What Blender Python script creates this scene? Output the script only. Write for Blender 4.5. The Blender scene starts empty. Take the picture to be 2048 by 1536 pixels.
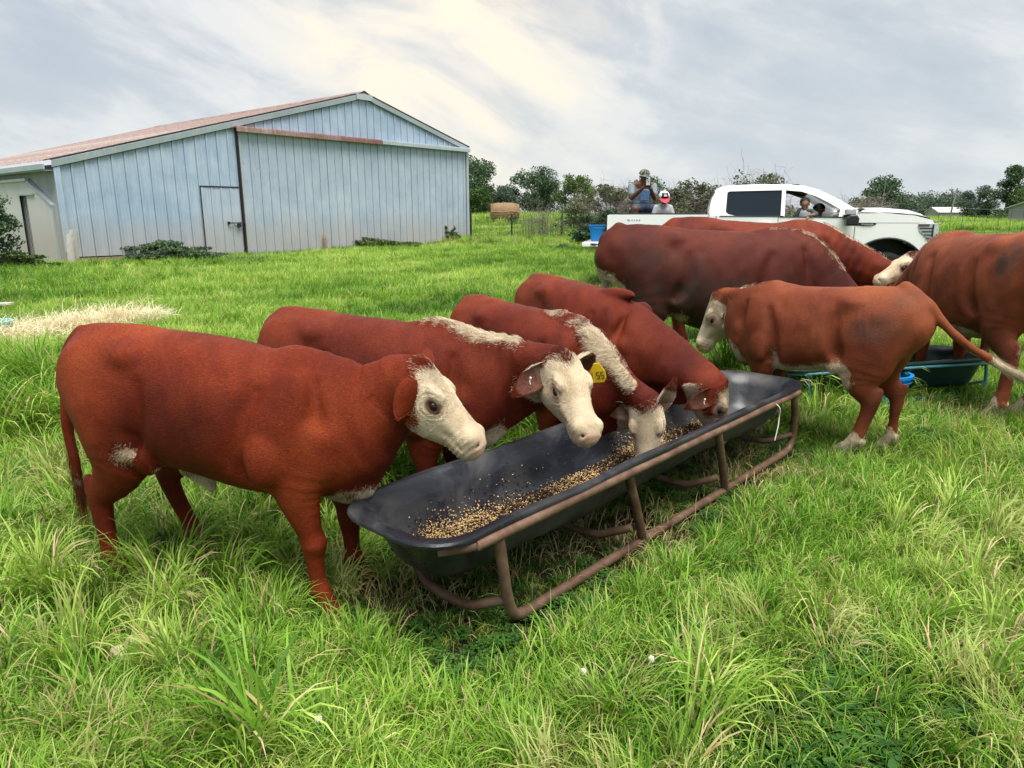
import bpy, bmesh, math, random
import numpy as np
from mathutils import Vector, Matrix, noise as mnoise

random.seed(7)
RNG = np.random.default_rng(11)
PI = math.pi
rad = math.radians
SC = bpy.context.scene
COL = SC.collection

# ------------------------------------------------------------------ camera
cam_d = bpy.data.cameras.new('camera')
cam_d.sensor_width = 36.0
cam_d.lens = 24.86
cam_d.clip_start = 0.05
cam_d.clip_end = 3000.0
cam = bpy.data.objects.new('camera', cam_d)
COL.objects.link(cam)
cam.location = (0, 0, 1.5)
cam.rotation_euler = (math.radians(90 - 13.6), 0, 0)
SC.camera = cam

# ------------------------------------------------------------------ sky and sun
SUN_ELEV, SUN_AZ = 73.0, 155.0          # azimuth measured from the view direction (+Y) towards +X
world = bpy.data.worlds.new('World')
SC.world = world
world.use_nodes = True
nt = world.node_tree
nt.nodes.clear()
N = nt.nodes.new
L = nt.links.new
out = N('ShaderNodeOutputWorld')
sky = N('ShaderNodeTexSky')
sky.sky_type = 'NISHITA'
sky.sun_disc = False
sky.sun_elevation = math.radians(SUN_ELEV)
sky.sun_rotation = math.radians(SUN_AZ)
sky.air_density = 1.2
sky.dust_density = 2.0
bg_sky = N('ShaderNodeBackground'); bg_sky.inputs[1].default_value = 0.06
L(sky.outputs[0], bg_sky.inputs[0])
tc = N('ShaderNodeTexCoord')
sep = N('ShaderNodeSeparateXYZ'); L(tc.outputs['Generated'], sep.inputs[0])


def wmath(op, a, b=None, c=None):
    n = N('ShaderNodeMath'); n.operation = op
    for i, v in enumerate((a, b, c)):
        if v is None:
            continue
        if isinstance(v, (int, float)):
            n.inputs[i].default_value = v
        else:
            L(v, n.inputs[i])
    return n.outputs[0]


# cloud deck: the view direction is projected onto a flat layer high above the field
zc = wmath('MAXIMUM', sep.outputs[2], 0.0)
zc = wmath('ADD', zc, 0.11)
cu = wmath('DIVIDE', sep.outputs[0], zc)
cv = wmath('DIVIDE', sep.outputs[1], zc)
comb = N('ShaderNodeCombineXYZ'); L(cu, comb.inputs[0]); L(cv, comb.inputs[1])


def cloud_noise(rot, scale, detail, rough, dist, loc=(0, 0, 0), sc=(1, 1, 1)):
    m = N('ShaderNodeMapping'); m.inputs['Rotation'].default_value = (0, 0, math.radians(rot))
    m.inputs['Location'].default_value = loc; m.inputs['Scale'].default_value = sc
    L(comb.outputs[0], m.inputs[0])
    t = N('ShaderNodeTexNoise'); t.inputs['Scale'].default_value = scale
    t.inputs['Detail'].default_value = detail; t.inputs['Roughness'].default_value = rough
    t.inputs['Distortion'].default_value = dist
    L(m.outputs[0], t.inputs[0])
    return t.outputs[0]


def wramp(fac, stops, interp='B_SPLINE'):
    r = N('ShaderNodeValToRGB'); r.color_ramp.interpolation = interp
    els = r.color_ramp.elements
    while len(els) < len(stops):
        els.new(0.5)
    for e, (p, c) in zip(els, stops):
        e.position = p
        e.color = (c if isinstance(c, tuple) else (c, c, c)) + (1,)
    L(fac, r.inputs[0])
    return r.outputs[0]


def wmix(fac, a, b):
    n = N('ShaderNodeMix'); n.data_type = 'RGBA'
    if isinstance(fac, (int, float)):
        n.inputs[0].default_value = fac
    else:
        L(fac, n.inputs[0])
    for i, v in ((6, a), (7, b)):
        if isinstance(v, tuple):
            n.inputs[i].default_value = v + (1,)
        else:
            L(v, n.inputs[i])
    return n.outputs[2]


def dir_noise(rot, sc, scale, detail, rough, dist, loc=(0, 0, 0)):
    m0 = N('ShaderNodeMapping'); m0.inputs['Rotation'].default_value = (0, math.radians(rot), 0)
    L(tc.outputs['Generated'], m0.inputs[0])
    m = N('ShaderNodeMapping'); m.inputs['Scale'].default_value = sc; m.inputs['Location'].default_value = loc
    L(m0.outputs[0], m.inputs[0])
    t = N('ShaderNodeTexNoise'); t.inputs['Scale'].default_value = scale
    t.inputs['Detail'].default_value = detail; t.inputs['Roughness'].default_value = rough
    t.inputs['Distortion'].default_value = dist
    L(m.outputs[0], t.inputs[0])
    return t.outputs[0]


n_big = dir_noise(-16, (1, 1, 2.1), 1.9, 5, 0.55, 0.35, (1.3, 0.4, 2.2))
n_mid = dir_noise(-20, (1, 1, 2.6), 4.2, 7, 0.58, 0.45, (0.7, 3.1, 0.6))
n_fine = dir_noise(-14, (1, 1, 2.2), 11.0, 7, 0.6, 0.3, (5.1, 1.7, 0))
mixn = wmath('ADD', wmath('MULTIPLY', n_big, 0.46), wmath('ADD', wmath('MULTIPLY', n_mid, 0.42), wmath('MULTIPLY', n_fine, 0.12)))
# more broken cloud to the left, an even sheet to the right
side = wmath('MULTIPLY_ADD', sep.outputs[0], -0.16, 0.0)
blue = wramp(wmath('ADD', mixn, wmath('MULTIPLY', side, -0.42)), [(0.38, 1.0), (0.48, 0.66), (0.56, 0.0)])
thin = wramp(mixn, [(0.49, 0.0), (0.59, 1.0)])
base = (0.63, 0.665, 0.69)
c1 = wmix(wmath('MULTIPLY', blue, 0.95), base, (0.30, 0.385, 0.50))
c2 = wmix(wmath('MULTIPLY', thin, 0.75), c1, (0.86, 0.85, 0.84))
# warm brightening of the cloud in front of the low sun side (a wide soft patch in the deck)
nrm = N('ShaderNodeVectorMath'); nrm.operation = 'DOT_PRODUCT'
L(tc.outputs['Generated'], nrm.inputs[0])
gd = Vector((-0.075, 1.0, 0.185)).normalized()
nrm.inputs[1].default_value = tuple(gd)
glow = wramp(wmath('ADD', nrm.outputs['Value'], wmath('MULTIPLY', wmath('SUBTRACT', n_mid, 0.5), 0.10)), [(0.966, 0.0), (0.990, 0.45), (0.999, 1.0)])
c3 = wmix(wmath('MULTIPLY', glow, 0.92), c2, (1.06, 0.92, 0.70))
# pale haze band towards the horizon
hz = wramp(sep.outputs[2], [(0.0, 1.0), (0.20, 0.30), (0.34, 0.0)])
c4 = wmix(wmath('MULTIPLY', hz, 0.55), c3, (0.66, 0.715, 0.745))
bg_cl = N('ShaderNodeBackground'); bg_cl.inputs[1].default_value = 0.675
L(c4, bg_cl.inputs[0])
mixs = N('ShaderNodeMixShader'); mixs.inputs[0].default_value = 0.93
L(bg_sky.outputs[0], mixs.inputs[1]); L(bg_cl.outputs[0], mixs.inputs[2])
L(mixs.outputs[0], out.inputs[0])

sun_d = bpy.data.lights.new('sun', 'SUN')
sun_d.energy = 4.1
sun_d.angle = math.radians(48)
sun_d.color = (1.0, 0.955, 0.88)
sun = bpy.data.objects.new('sun', sun_d)
COL.objects.link(sun)
_se, _sa = math.radians(SUN_ELEV), math.radians(SUN_AZ)
sun_dir = Vector((math.sin(_sa) * math.cos(_se), math.cos(_sa) * math.cos(_se), math.sin(_se)))
sun.rotation_euler = sun_dir.to_track_quat('Z', 'Y').to_euler()

SC.view_settings.view_transform = 'Standard'
SC.view_settings.look = 'None'
SC.view_settings.exposure = 0.80
SC.view_settings.gamma = 1.0
SC.view_settings.use_curve_mapping = False
SC.render.engine = 'CYCLES'
SC.cycles.max_bounces = 6
SC.cycles.diffuse_bounces = 3
SC.cycles.glossy_bounces = 3
SC.cycles.transmission_bounces = 4
SC.cycles.transparent_max_bounces = 8
SC.cycles.use_denoising = True
SC.cycles.caustics_reflective = False
SC.cycles.caustics_refractive = False

# ------------------------------------------------------------------ helpers


def srgb(r, g, b):
    def f(c):
        c /= 255.0
        return c / 12.92 if c <= 0.04045 else ((c + 0.055) / 1.055) ** 2.4
    return (f(r), f(g), f(b))


class NB:
    """small node builder for materials"""

    def __init__(self, name):
        self.m = bpy.data.materials.new(name)
        self.m.use_nodes = True
        self.t = self.m.node_tree
        self.b = self.t.nodes['Principled BSDF']
        self.o = self.t.nodes['Material Output']

    def n(self, kind, **kw):
        x = self.t.nodes.new('ShaderNode' + kind)
        for k, v in kw.items():
            if hasattr(x, k):
                setattr(x, k, v)
        return x

    def link(self, a, b):
        self.t.links.new(a, b)

    def put(self, sock, v):
        if isinstance(v, (int, float)):
            sock.default_value = v
        elif isinstance(v, tuple):
            sock.default_value = v + (1,) if len(v) == 3 and sock.type == 'RGBA' else v
        else:
            self.link(v, sock)

    def coord(self, kind='Object', scale=(1, 1, 1), rot=(0, 0, 0), loc=(0, 0, 0)):
        c = self.n('TexCoord')
        m = self.n('Mapping')
        m.inputs['Scale'].default_value = scale
        m.inputs['Rotation'].default_value = rot
        m.inputs['Location'].default_value = loc
        self.link(c.outputs[kind], m.inputs[0])
        return m.outputs[0]

    def noise(self, vec, scale=5, detail=4, rough=0.55, dist=0.0):
        x = self.n('TexNoise')
        x.inputs['Scale'].default_value = scale
        x.inputs['Detail'].default_value = detail
        x.inputs['Roughness'].default_value = rough
        x.inputs['Distortion'].default_value = dist
        if vec is not None:
            self.link(vec, x.inputs[0])
        return x.outputs[0]

    def ramp(self, fac, stops, interp='LINEAR'):
        r = self.n('ValToRGB')
        r.color_ramp.interpolation = interp
        e = r.color_ramp.elements
        while len(e) < len(stops):
            e.new(0.5)
        for el, (p, c) in zip(e, stops):
            el.position = p
            el.color = (c if isinstance(c, tuple) else (c, c, c)) + (1,)
        self.link(fac, r.inputs[0])
        return r.outputs[0]

    def mix(self, fac, a, b, blend='MIX'):
        x = self.n('Mix', data_type='RGBA', blend_type=blend)
        self.put(x.inputs[0], fac)
        self.put(x.inputs[6], a)
        self.put(x.inputs[7], b)
        return x.outputs[2]

    def math(self, op, a, b=None, c=None, clamp=False):
        x = self.n('Math', operation=op, use_clamp=clamp)
        for i, v in enumerate((a, b, c)):
            if v is not None:
                self.put(x.inputs[i], v)
        return x.outputs[0]

    def attr(self, name, kind='GEOMETRY', out='Fac'):
        x = self.n('Attribute', attribute_name=name, attribute_type=kind)
        return x.outputs[out]

    def bump(self, h, strength=0.3, dist=0.01, normal=None):
        x = self.n('Bump')
        x.inputs['Strength'].default_value = strength
        x.inputs['Distance'].default_value = dist
        self.link(h, x.inputs['Height'])
        if normal is not None:
            self.link(normal, x.inputs['Normal'])
        return x.outputs[0]

    def set(self, **kw):
        names = {'color': 'Base Color', 'rough': 'Roughness', 'metal': 'Metallic', 'spec': 'Specular IOR Level',
                 'normal': 'Normal', 'trans': 'Transmission Weight', 'ior': 'IOR', 'sheen': 'Sheen Weight',
                 'coat': 'Coat Weight', 'alpha': 'Alpha', 'sss': 'Subsurface Weight'}
        for k, v in kw.items():
            self.put(self.b.inputs[names[k]], v)
        return self


def simple_mat(name, color, rough=0.6, metal=0.0, var=0.12, scale=6.0, bump=0.0, coat=0.0, spec=0.5):
    b = NB(name)
    v = b.coord('Object')
    n = b.noise(v, scale, 5)
    dark = tuple(c * (1 - var) for c in color)
    lite = tuple(min(1, c * (1 + var)) for c in color)
    b.set(color=b.ramp(n, [(0.3, dark), (0.7, lite)]), metal=metal, coat=coat, spec=spec,
          rough=b.ramp(n, [(0.3, max(0.02, rough - 0.07)), (0.7, min(1, rough + 0.07))]))
    if bump:
        b.set(normal=b.bump(b.noise(v, scale * 8, 4), bump, 0.004))
    return b.m


def tag(o, label=None, cat=None, group=None, kind=None):
    if label: o['label'] = label
    if cat: o['category'] = cat
    if group: o['group'] = group
    if kind: o['kind'] = kind
    return o


def empty(name, label=None, cat=None, loc=(0, 0, 0), rz=0.0, group=None):
    o = bpy.data.objects.new(name, None)
    o.empty_display_size = 0.1
    COL.objects.link(o)
    o.location = loc
    o.rotation_euler = (0, 0, rz)
    return tag(o, label, cat, group)


def link(name, me, mats=(), parent=None, smooth=False):
    if mats is not None:
        for m in (mats if isinstance(mats, (list, tuple)) else [mats]):
            if m is not None and not isinstance(me, bpy.types.Object):
                me.materials.append(m)
    if smooth:
        me.shade_smooth()
    o = bpy.data.objects.new(name, me)
    COL.objects.link(o)
    if parent is not None:
        o.parent = parent
    return o


def inst(name, me, parent=None, loc=(0, 0, 0), rot=(0, 0, 0), scale=(1, 1, 1)):
    o = bpy.data.objects.new(name, me)
    COL.objects.link(o)
    o.location = loc
    o.rotation_euler = rot
    o.scale = scale
    if parent is not None:
        o.parent = parent
    return o


def pydata(name, v, f):
    me = bpy.data.meshes.new(name)
    me.from_pydata([tuple(map(float, p)) for p in v], [], [tuple(map(int, q)) for q in f])
    me.update()
    return me


def fast_mesh(name, verts, quads=None, tris=None):
    """numpy arrays to a mesh without per-face python"""
    me = bpy.data.meshes.new(name)
    verts = np.asarray(verts, np.float32)
    me.vertices.add(len(verts))
    me.vertices.foreach_set('co', verts.ravel())
    idx, starts, tot = [], [], 0
    if quads is not None and len(quads):
        q = np.asarray(quads, np.int32)
        idx.append(q.ravel()); starts.append(np.arange(len(q)) * 4); tot = len(q) * 4
    if tris is not None and len(tris):
        t = np.asarray(tris, np.int32)
        idx.append(t.ravel()); starts.append(tot + np.arange(len(t)) * 3)
    idx = np.concatenate(idx); starts = np.concatenate(starts).astype(np.int32)
    me.loops.add(len(idx)); me.loops.foreach_set('vertex_index', idx)
    me.polygons.add(len(starts)); me.polygons.foreach_set('loop_start', starts)
    me.update(calc_edges=True)
    me.validate()
    return me


class MB:
    """collects boxes, tubes and lofts into ONE mesh"""

    def __init__(self):
        self.v, self.f, self.mi, self.cur = [], [], [], 0

    def add(self, v, f):
        o = len(self.v)
        self.v += [tuple(map(float, p)) for p in v]
        self.f += [tuple(int(i) + o for i in q) for q in f]
        self.mi += [self.cur] * len(f)

    def box(self, c, s, rz=0.0, M=None, taper=(1, 1)):
        vs = []
        for dz in (-0.5, 0.5):
            k = taper if dz > 0 else (1, 1)
            for dx, dy in ((-.5, -.5), (.5, -.5), (.5, .5), (-.5, .5)):
                p = Vector((dx * s[0] * k[0], dy * s[1] * k[1], dz * s[2]))
                if M is not None:
                    p = M @ p
                elif rz:
                    p = Matrix.Rotation(rz, 3, 'Z') @ p
                vs.append(p + Vector(c))
        self.add(vs, [(3, 2, 1, 0), (4, 5, 6, 7), (0, 1, 5, 4), (1, 2, 6, 5), (2, 3, 7, 6), (3, 0, 4, 7)])

    def tube(self, pts, r, n=10, cap=True, closed=False, squash=1.0):
        P = [Vector(p) for p in pts]
        R = r if isinstance(r, (list, tuple)) else [r] * len(P)
        rings, prev = [], None
        m = len(P)
        for i, p in enumerate(P):
            if closed:
                d = P[(i + 1) % m] - P[i - 1]
            else:
                d = P[min(i + 1, m - 1)] - P[max(i - 1, 0)]
            d.normalize()
            if prev is None:
                u = d.orthogonal().normalized()
                if abs(d.z) < 0.9:
                    u = d.cross(Vector((0, 0, 1))).normalized()
            else:
                u = (prev - d * prev.dot(d))
                u.normalize()
            prev = u
            w = d.cross(u)
            rings.append([p + (u * math.cos(2 * PI * k / n) + w * math.sin(2 * PI * k / n) * squash) * R[i] for k in range(n)])
        vs = [q for rg in rings for q in rg]
        fs = []
        for i in range(m if closed else m - 1):
            j = (i + 1) % m
            for k in range(n):
                fs.append((i * n + k, i * n + (k + 1) % n, j * n + (k + 1) % n, j * n + k))
        if cap and not closed:
            fs.append(tuple(range(n - 1, -1, -1)))
            fs.append(tuple((m - 1) * n + k for k in range(n)))
        self.add(vs, fs)

    def loft(self, rings, cap=True, closed_ring=True):
        n = len(rings[0])
        vs = [q for rg in rings for q in rg]
        fs = []
        for i in range(len(rings) - 1):
            for k in range(n if closed_ring else n - 1):
                fs.append((i * n + k, i * n + (k + 1) % n, (i + 1) * n + (k + 1) % n, (i + 1) * n + k))
        if cap:
            fs.append(tuple(range(n - 1, -1, -1)))
            fs.append(tuple((len(rings) - 1) * n + k for k in range(n)))
        self.add(vs, fs)

    def ellipsoid(self, c, s, nu=16, nv=10, M=None):
        vs, fs = [], []
        for j in range(nv + 1):
            t = PI * j / nv
            for i in range(nu):
                a = 2 * PI * i / nu
                p = Vector((math.sin(t) * math.cos(a) * s[0], math.sin(t) * math.sin(a) * s[1], math.cos(t) * s[2]))
                if M is not None:
                    p = M @ p
                vs.append(p + Vector(c))
        for j in range(nv):
            for i in range(nu):
                fs.append((j * nu + i, (j + 1) * nu + i, (j + 1) * nu + (i + 1) % nu, j * nu + (i + 1) % nu))
        self.add(vs, fs)

    def mesh(self, name, bevel=0.0, seg=2, merge=False, smooth_angle=None):
        me = pydata(name, self.v, self.f)
        if any(self.mi):
            me.polygons.foreach_set('material_index', self.mi)
        bm = bmesh.new(); bm.from_mesh(me)
        if merge:
            bmesh.ops.remove_doubles(bm, verts=bm.verts, dist=1e-5)
        bmesh.ops.recalc_face_normals(bm, faces=bm.faces)
        if bevel:
            es = [e for e in bm.edges if len(e.link_faces) == 2 and e.calc_face_angle(0) > 0.5]
            bmesh.ops.bevel(bm, geom=es, offset=bevel, segments=seg, affect='EDGES', profile=0.5)
        bm.to_mesh(me); bm.free()
        if smooth_angle is not None:
            me.shade_smooth()
            try:
                me.set_sharp_from_angle(angle=math.radians(smooth_angle))
            except Exception:
                pass
        return me

    def build(self, name, mats, parent=None, bevel=0.0, seg=2, merge=False, smooth_angle=None):
        return link(name, self.mesh(name, bevel, seg, merge, smooth_angle), mats, parent)


def catmull(P, sub):
    P = np.asarray(P, float)
    n = len(P)
    out_ = []
    for i in range(n - 1):
        p0, p1, p2, p3 = P[max(i - 1, 0)], P[i], P[i + 1], P[min(i + 2, n - 1)]
        for k in range(sub):
            t = k / sub
            out_.append(0.5 * ((2 * p1) + (-p0 + p2) * t + (2 * p0 - 5 * p1 + 4 * p2 - p3) * t * t + (-p0 + 3 * p1 - 3 * p2 + p3) * t ** 3))
    out_.append(P[-1])
    return np.array(out_)


def ground_z(x, y):
    """gentle relief of the pasture; flat round the trough and truck"""
    x = np.asarray(x, float); y = np.asarray(y, float)
    r = np.hypot(x, y)
    k = np.clip((r - 6) / 12, 0, 1)
    return k * (0.055 * np.sin(x * 0.31 + 1.3) * np.cos(y * 0.27) + 0.03 * np.sin(x * 0.9) * np.sin(y * 0.7 + 2)) * np.clip(1.6 - y / 60, .3, 1) \
        + 0.012 * np.sin(x * 2.1 + y * 1.3) * np.sin(y * 2.7 - x * 0.8) * np.clip((40 - y) / 20, 0, 1) \
        + np.interp(y, [14, 32, 38, 50, 80, 1500], [0, .17, .33, .85, 1.12, 1.3]) * np.clip(1.0 - (x - 4) / 26 * np.clip((y - 20) / 20, 0, 1), .48, 1)


BARN_O = np.array([-12.367, 19.973]); BARN_TH = 0.874
BARN_A = np.array([math.cos(BARN_TH), math.sin(BARN_TH)]); BARN_B = np.array([-BARN_A[1], BARN_A[0]])


# ------------------------------------------------------------------ cattle: bodies from signed-distance muscles, one continuous mesh each


def _n(v):
    v = np.asarray(v, float)
    return v / (np.linalg.norm(v) + 1e-12)


class Field:
    """distance grid to which muscles are added with soft unions"""

    def __init__(self, lo, hi, h):
        self.h = h
        self.lo = np.asarray(lo, np.float32)
        n = np.ceil((np.asarray(hi) - self.lo) / h).astype(int) + 1
        self.ax = [self.lo[i] + h * np.arange(n[i], dtype=np.float32) for i in range(3)]
        self.F = np.full(tuple(n), 0.5, np.float32)

    def block(self, lo, hi):
        s = []
        for i in range(3):
            a = int(max(0, math.floor((lo[i] - self.lo[i]) / self.h)))
            b = int(min(len(self.ax[i]), math.ceil((hi[i] - self.lo[i]) / self.h) + 1))
            s.append(slice(a, max(b, a)))
        return tuple(s)

    def grid(self, s):
        return (self.ax[0][s[0]][:, None, None], self.ax[1][s[1]][None, :, None], self.ax[2][s[2]][None, None, :])

    def union(self, s, d, k):
        F = self.F[s]
        h = np.clip(k - np.abs(F - d), 0, None) / k
        self.F[s] = np.minimum(F, d) - h * h * k * 0.25

    def carve(self, s, d, k):
        F = self.F[s]
        h = np.clip(k - np.abs(F + d), 0, None) / k
        self.F[s] = np.maximum(F, -d) + h * h * k * 0.25

    def ell(self, c, r, k=0.03, R=None, cut=False):
        c = np.asarray(c, float)
        R = np.eye(3) if R is None else np.asarray(R)      # rows = ellipsoid axes
        r = np.asarray(r, float)
        e = np.sqrt(((R * r[:, None]) ** 2).sum(0)) + k + 2 * self.h
        s = self.block(c - e, c + e)
        X, Y, Z = self.grid(s)
        X = X - c[0]; Y = Y - c[1]; Z = Z - c[2]
        q = 0
        for i in range(3):
            q = q + ((X * R[i, 0] + Y * R[i, 1] + Z * R[i, 2]) / r[i]) ** 2
        rr = np.sqrt(q) + 1e-5
        ln = np.sqrt(X * X + Y * Y + Z * Z) + 1e-5
        d = (ln - ln / rr).astype(np.float32)
        (self.carve if cut else self.union)(s, d, k)

    def tube(self, P, a, b, up, k=0.03, p=2.0, cut=False, egg=0.0):
        P = np.asarray(P, float); a = np.asarray(a, float); b = np.asarray(b, float)
        up = np.asarray(up, float)
        if up.ndim == 1:
            up = np.tile(up, (len(P), 1))
        D = None
        m = max(a.max(), b.max()) + k + 2 * self.h
        s = self.block(P.min(0) - m, P.max(0) + m)
        D = np.full(tuple(x.stop - x.start for x in s), 0.5, np.float32)
        for i in range(len(P) - 1):
            A, B = P[i], P[i + 1]
            mr = max(a[i], a[i + 1], b[i], b[i + 1]) + k + 2 * self.h
            lo = np.minimum(A, B) - mr; hi = np.maximum(A, B) + mr
            t = self.block(lo, hi)
            X, Y, Z = self.grid(t)
            d = B - A
            l2 = d @ d
            X = X - A[0]; Y = Y - A[1]; Z = Z - A[2]
            tt = np.clip((X * d[0] + Y * d[1] + Z * d[2]) / l2, 0, 1)
            u0 = up[i] - d * (up[i] @ d) / l2
            u = _n(u0); sd = np.cross(_n(d), u); f = _n(d)
            ox, oy, oz = X - tt * d[0], Y - tt * d[1], Z - tt * d[2]
            ra = a[i] + (a[i + 1] - a[i]) * tt
            rb = b[i] + (b[i + 1] - b[i]) * tt
            os_ = ox * sd[0] + oy * sd[1] + oz * sd[2]
            ou = ox * u[0] + oy * u[1] + oz * u[2]
            ol = ox * f[0] + oy * f[1] + oz * f[2]
            if egg:
                ra = ra * (1 - egg * np.clip(ou / rb, -1, 1))
            rc = np.minimum(ra, rb)
            if p == 2.0:
                rr = np.sqrt((os_ / ra) ** 2 + (ou / rb) ** 2 + (ol / rc) ** 2) + 1e-5
            else:
                rr = (np.abs(os_ / ra) ** p + np.abs(ou / rb) ** p + np.abs(ol / rc) ** p) ** (1 / p) + 1e-5
            ln = np.sqrt(ox * ox + oy * oy + oz * oz) + 1e-5
            dd = (ln - ln / rr).astype(np.float32)
            q = tuple(slice(t[j].start - s[j].start, t[j].stop - s[j].start) for j in range(3))
            D[q] = np.minimum(D[q], dd)
        (self.carve if cut else self.union)(s, D, k)

    def mesh(self):
        F = self.F
        I = F < 0
        nx, ny, nz = F.shape
        c = [(i, j, k) for i in (0, 1) for j in (0, 1) for k in (0, 1)]
        cnt = np.zeros((nx - 1, ny - 1, nz - 1), np.uint8)
        for i, j, k in c:
            cnt += I[i:nx - 1 + i, j:ny - 1 + j, k:nz - 1 + k]
        act = (cnt > 0) & (cnt < 8)
        idx = np.argwhere(act)
        vid = np.full(act.shape, -1, np.int32)
        vid[act] = np.arange(len(idx))
        acc = np.zeros((len(idx), 3)); num = np.zeros(len(idx))
        vals = {q: F[idx[:, 0] + q[0], idx[:, 1] + q[1], idx[:, 2] + q[2]] for q in c}
        for q in c:
            for ax in range(3):
                if q[ax]:
                    continue
                r = list(q); r[ax] = 1; r = tuple(r)
                fa, fb = vals[q], vals[r]
                x = (fa < 0) != (fb < 0)
                t = np.where(x, fa / np.where(x, fa - fb, 1), 0)
                for d in range(3):
                    acc[:, d] += np.where(x, q[d] + (t if d == ax else 0), 0)
                num += x
        V = (acc / num[:, None] + idx) * self.h + self.lo
        quads = []
        for ax in range(3):
            sl0 = [slice(1, n - 1) for n in F.shape]; sl1 = list(sl0)
            sl0[ax] = slice(0, F.shape[ax] - 1); sl1[ax] = slice(1, F.shape[ax])
            A, B = I[tuple(sl0)], I[tuple(sl1)]
            e = np.argwhere(A != B)
            flip = A[e[:, 0], e[:, 1], e[:, 2]]
            off = np.array([1, 1, 1]); off[ax] = 0
            e = e + off
            o1, o2 = [(1, 2), (2, 0), (0, 1)][ax]
            def g(d1, d2):
                q = e.copy(); q[:, o1] -= d1; q[:, o2] -= d2
                return vid[q[:, 0], q[:, 1], q[:, 2]]
            Q = np.stack([g(1, 1), g(0, 1), g(0, 0), g(1, 0)], 1)
            Q[~flip] = Q[~flip][:, ::-1]
            quads.append(Q)
        Q = np.concatenate(quads)
        Q = Q[(Q >= 0).all(1)]
        return V, Q


def sm_noise(V, freq, seed):
    """cheap smooth 3-D noise from summed sines, about -1..1"""
    r = np.random.default_rng(seed)
    o = np.zeros(len(V))
    for i in range(7):
        k = r.normal(size=3); k = k / np.linalg.norm(k) * freq * r.uniform(0.6, 1.7)
        o += np.sin(V @ k + r.uniform(0, 6.28))
    return o / 3.2


def d_ell(V, c, r):
    q = np.sqrt((((V - np.asarray(c)) / np.asarray(r)) ** 2).sum(1)) + 1e-6
    l = np.linalg.norm(V - np.asarray(c), axis=1)
    return l - l / q


def d_line(V, P, r):
    P = np.asarray(P, float)
    r = np.broadcast_to(np.asarray(r, float), (len(P),))
    best = np.full(len(V), 9.0)
    for i in range(len(P) - 1):
        d = P[i + 1] - P[i]
        t = np.clip(((V - P[i]) @ d) / (d @ d), 0, 1)
        q = np.linalg.norm(V - P[i] - t[:, None] * d, axis=1) - (r[i] + (r[i + 1] - r[i]) * t)
        best = np.minimum(best, q)
    return best


def coat_mat(name, dark, mid, lite, dirt_col=(0.035, 0.028, 0.022), rough=0.47):
    b = NB(name)
    v = b.coord('Object')
    n1 = b.noise(v, 1.7, 4, 0.55, 0.5)
    n2 = b.noise(v, 9.0, 6, 0.65, 0.4)
    # hair lies back and down: stretched grain
    g = b.coord('Object', scale=(26, 60, 90), rot=(0, 0.7, 0))
    grain = b.noise(g, 3.0, 5, 0.7, 1.2)
    m = b.math('ADD', b.math('MULTIPLY', n1, 0.58), b.math('MULTIPLY', grain, 0.42))
    red = b.ramp(m, [(0.38, dark), (0.5, mid), (0.62, lite)])
    wh = b.math('ADD', b.attr('white'), b.math('MULTIPLY', b.math('SUBTRACT', n2, 0.5), 0.085))
    wh = b.math('ADD', wh, b.math('MULTIPLY', b.math('SUBTRACT', grain, 0.5), 0.05))
    wf = b.ramp(b.math('MULTIPLY_ADD', wh, 42.0, 0.5, clamp=True), [(0.3, 1.0), (0.7, 0.0)])
    cream = b.ramp(b.math('ADD', b.math('MULTIPLY', n2, 0.6), b.math('MULTIPLY', grain, 0.4)),
                   [(0.34, (0.33, 0.24, 0.145)), (0.5, (0.54, 0.43, 0.29)), (0.68, (0.70, 0.60, 0.44))])
    col = b.mix(wf, red, cream)
    col = b.mix(b.math('MULTIPLY', b.attr('pink'), 0.9), col, b.ramp(n2, [(0.3, (0.50, 0.28, 0.20)), (0.7, (0.70, 0.48, 0.37))]))
    col = b.mix(b.math('MULTIPLY', b.attr('dark'), 0.92), col, (0.075, 0.022, 0.011))
    dn = b.math('MULTIPLY', b.attr('dirt'), b.ramp(n2, [(0.35, 0.25), (0.62, 1.0)]))
    col = b.mix(dn, col, dirt_col)
    b.set(color=col, rough=rough, spec=0.13, sheen=0.0)
    b.b.inputs['Sheen Roughness'].default_value = 0.4
    b.b.inputs['Sheen Tint'].default_value = (.9, .5, .3, 1)
    b.set(normal=b.bump(b.math('ADD', grain, b.math('MULTIPLY', n2, 0.25)), 0.8, 0.006))
    return b.m


def fur_mat(name, rough=0.5):
    b = NB(name)
    b.set(color=b.attr('fcol', out='Color'), rough=rough, spec=0.16)
    return b.m


M_fur = fur_mat('short_fur')
b = NB('eyeball')
v = b.coord('Object')
b.set(color=(0.010, 0.005, 0.004), rough=0.08, spec=0.45)
M_eye = b.m
M_hoof = simple_mat('hoof_horn', (0.11, 0.085, 0.06), 0.5, var=0.35, scale=25, bump=0.3)
M_tagy = simple_mat('tag_yellow', (0.86, 0.56, 0.012), 0.4, var=0.06)
M_tagw = simple_mat('tag_white', (0.7, 0.7, 0.66), 0.4)
M_ink = simple_mat('tag_ink', (0.03, 0.025, 0.02), 0.6)

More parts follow.
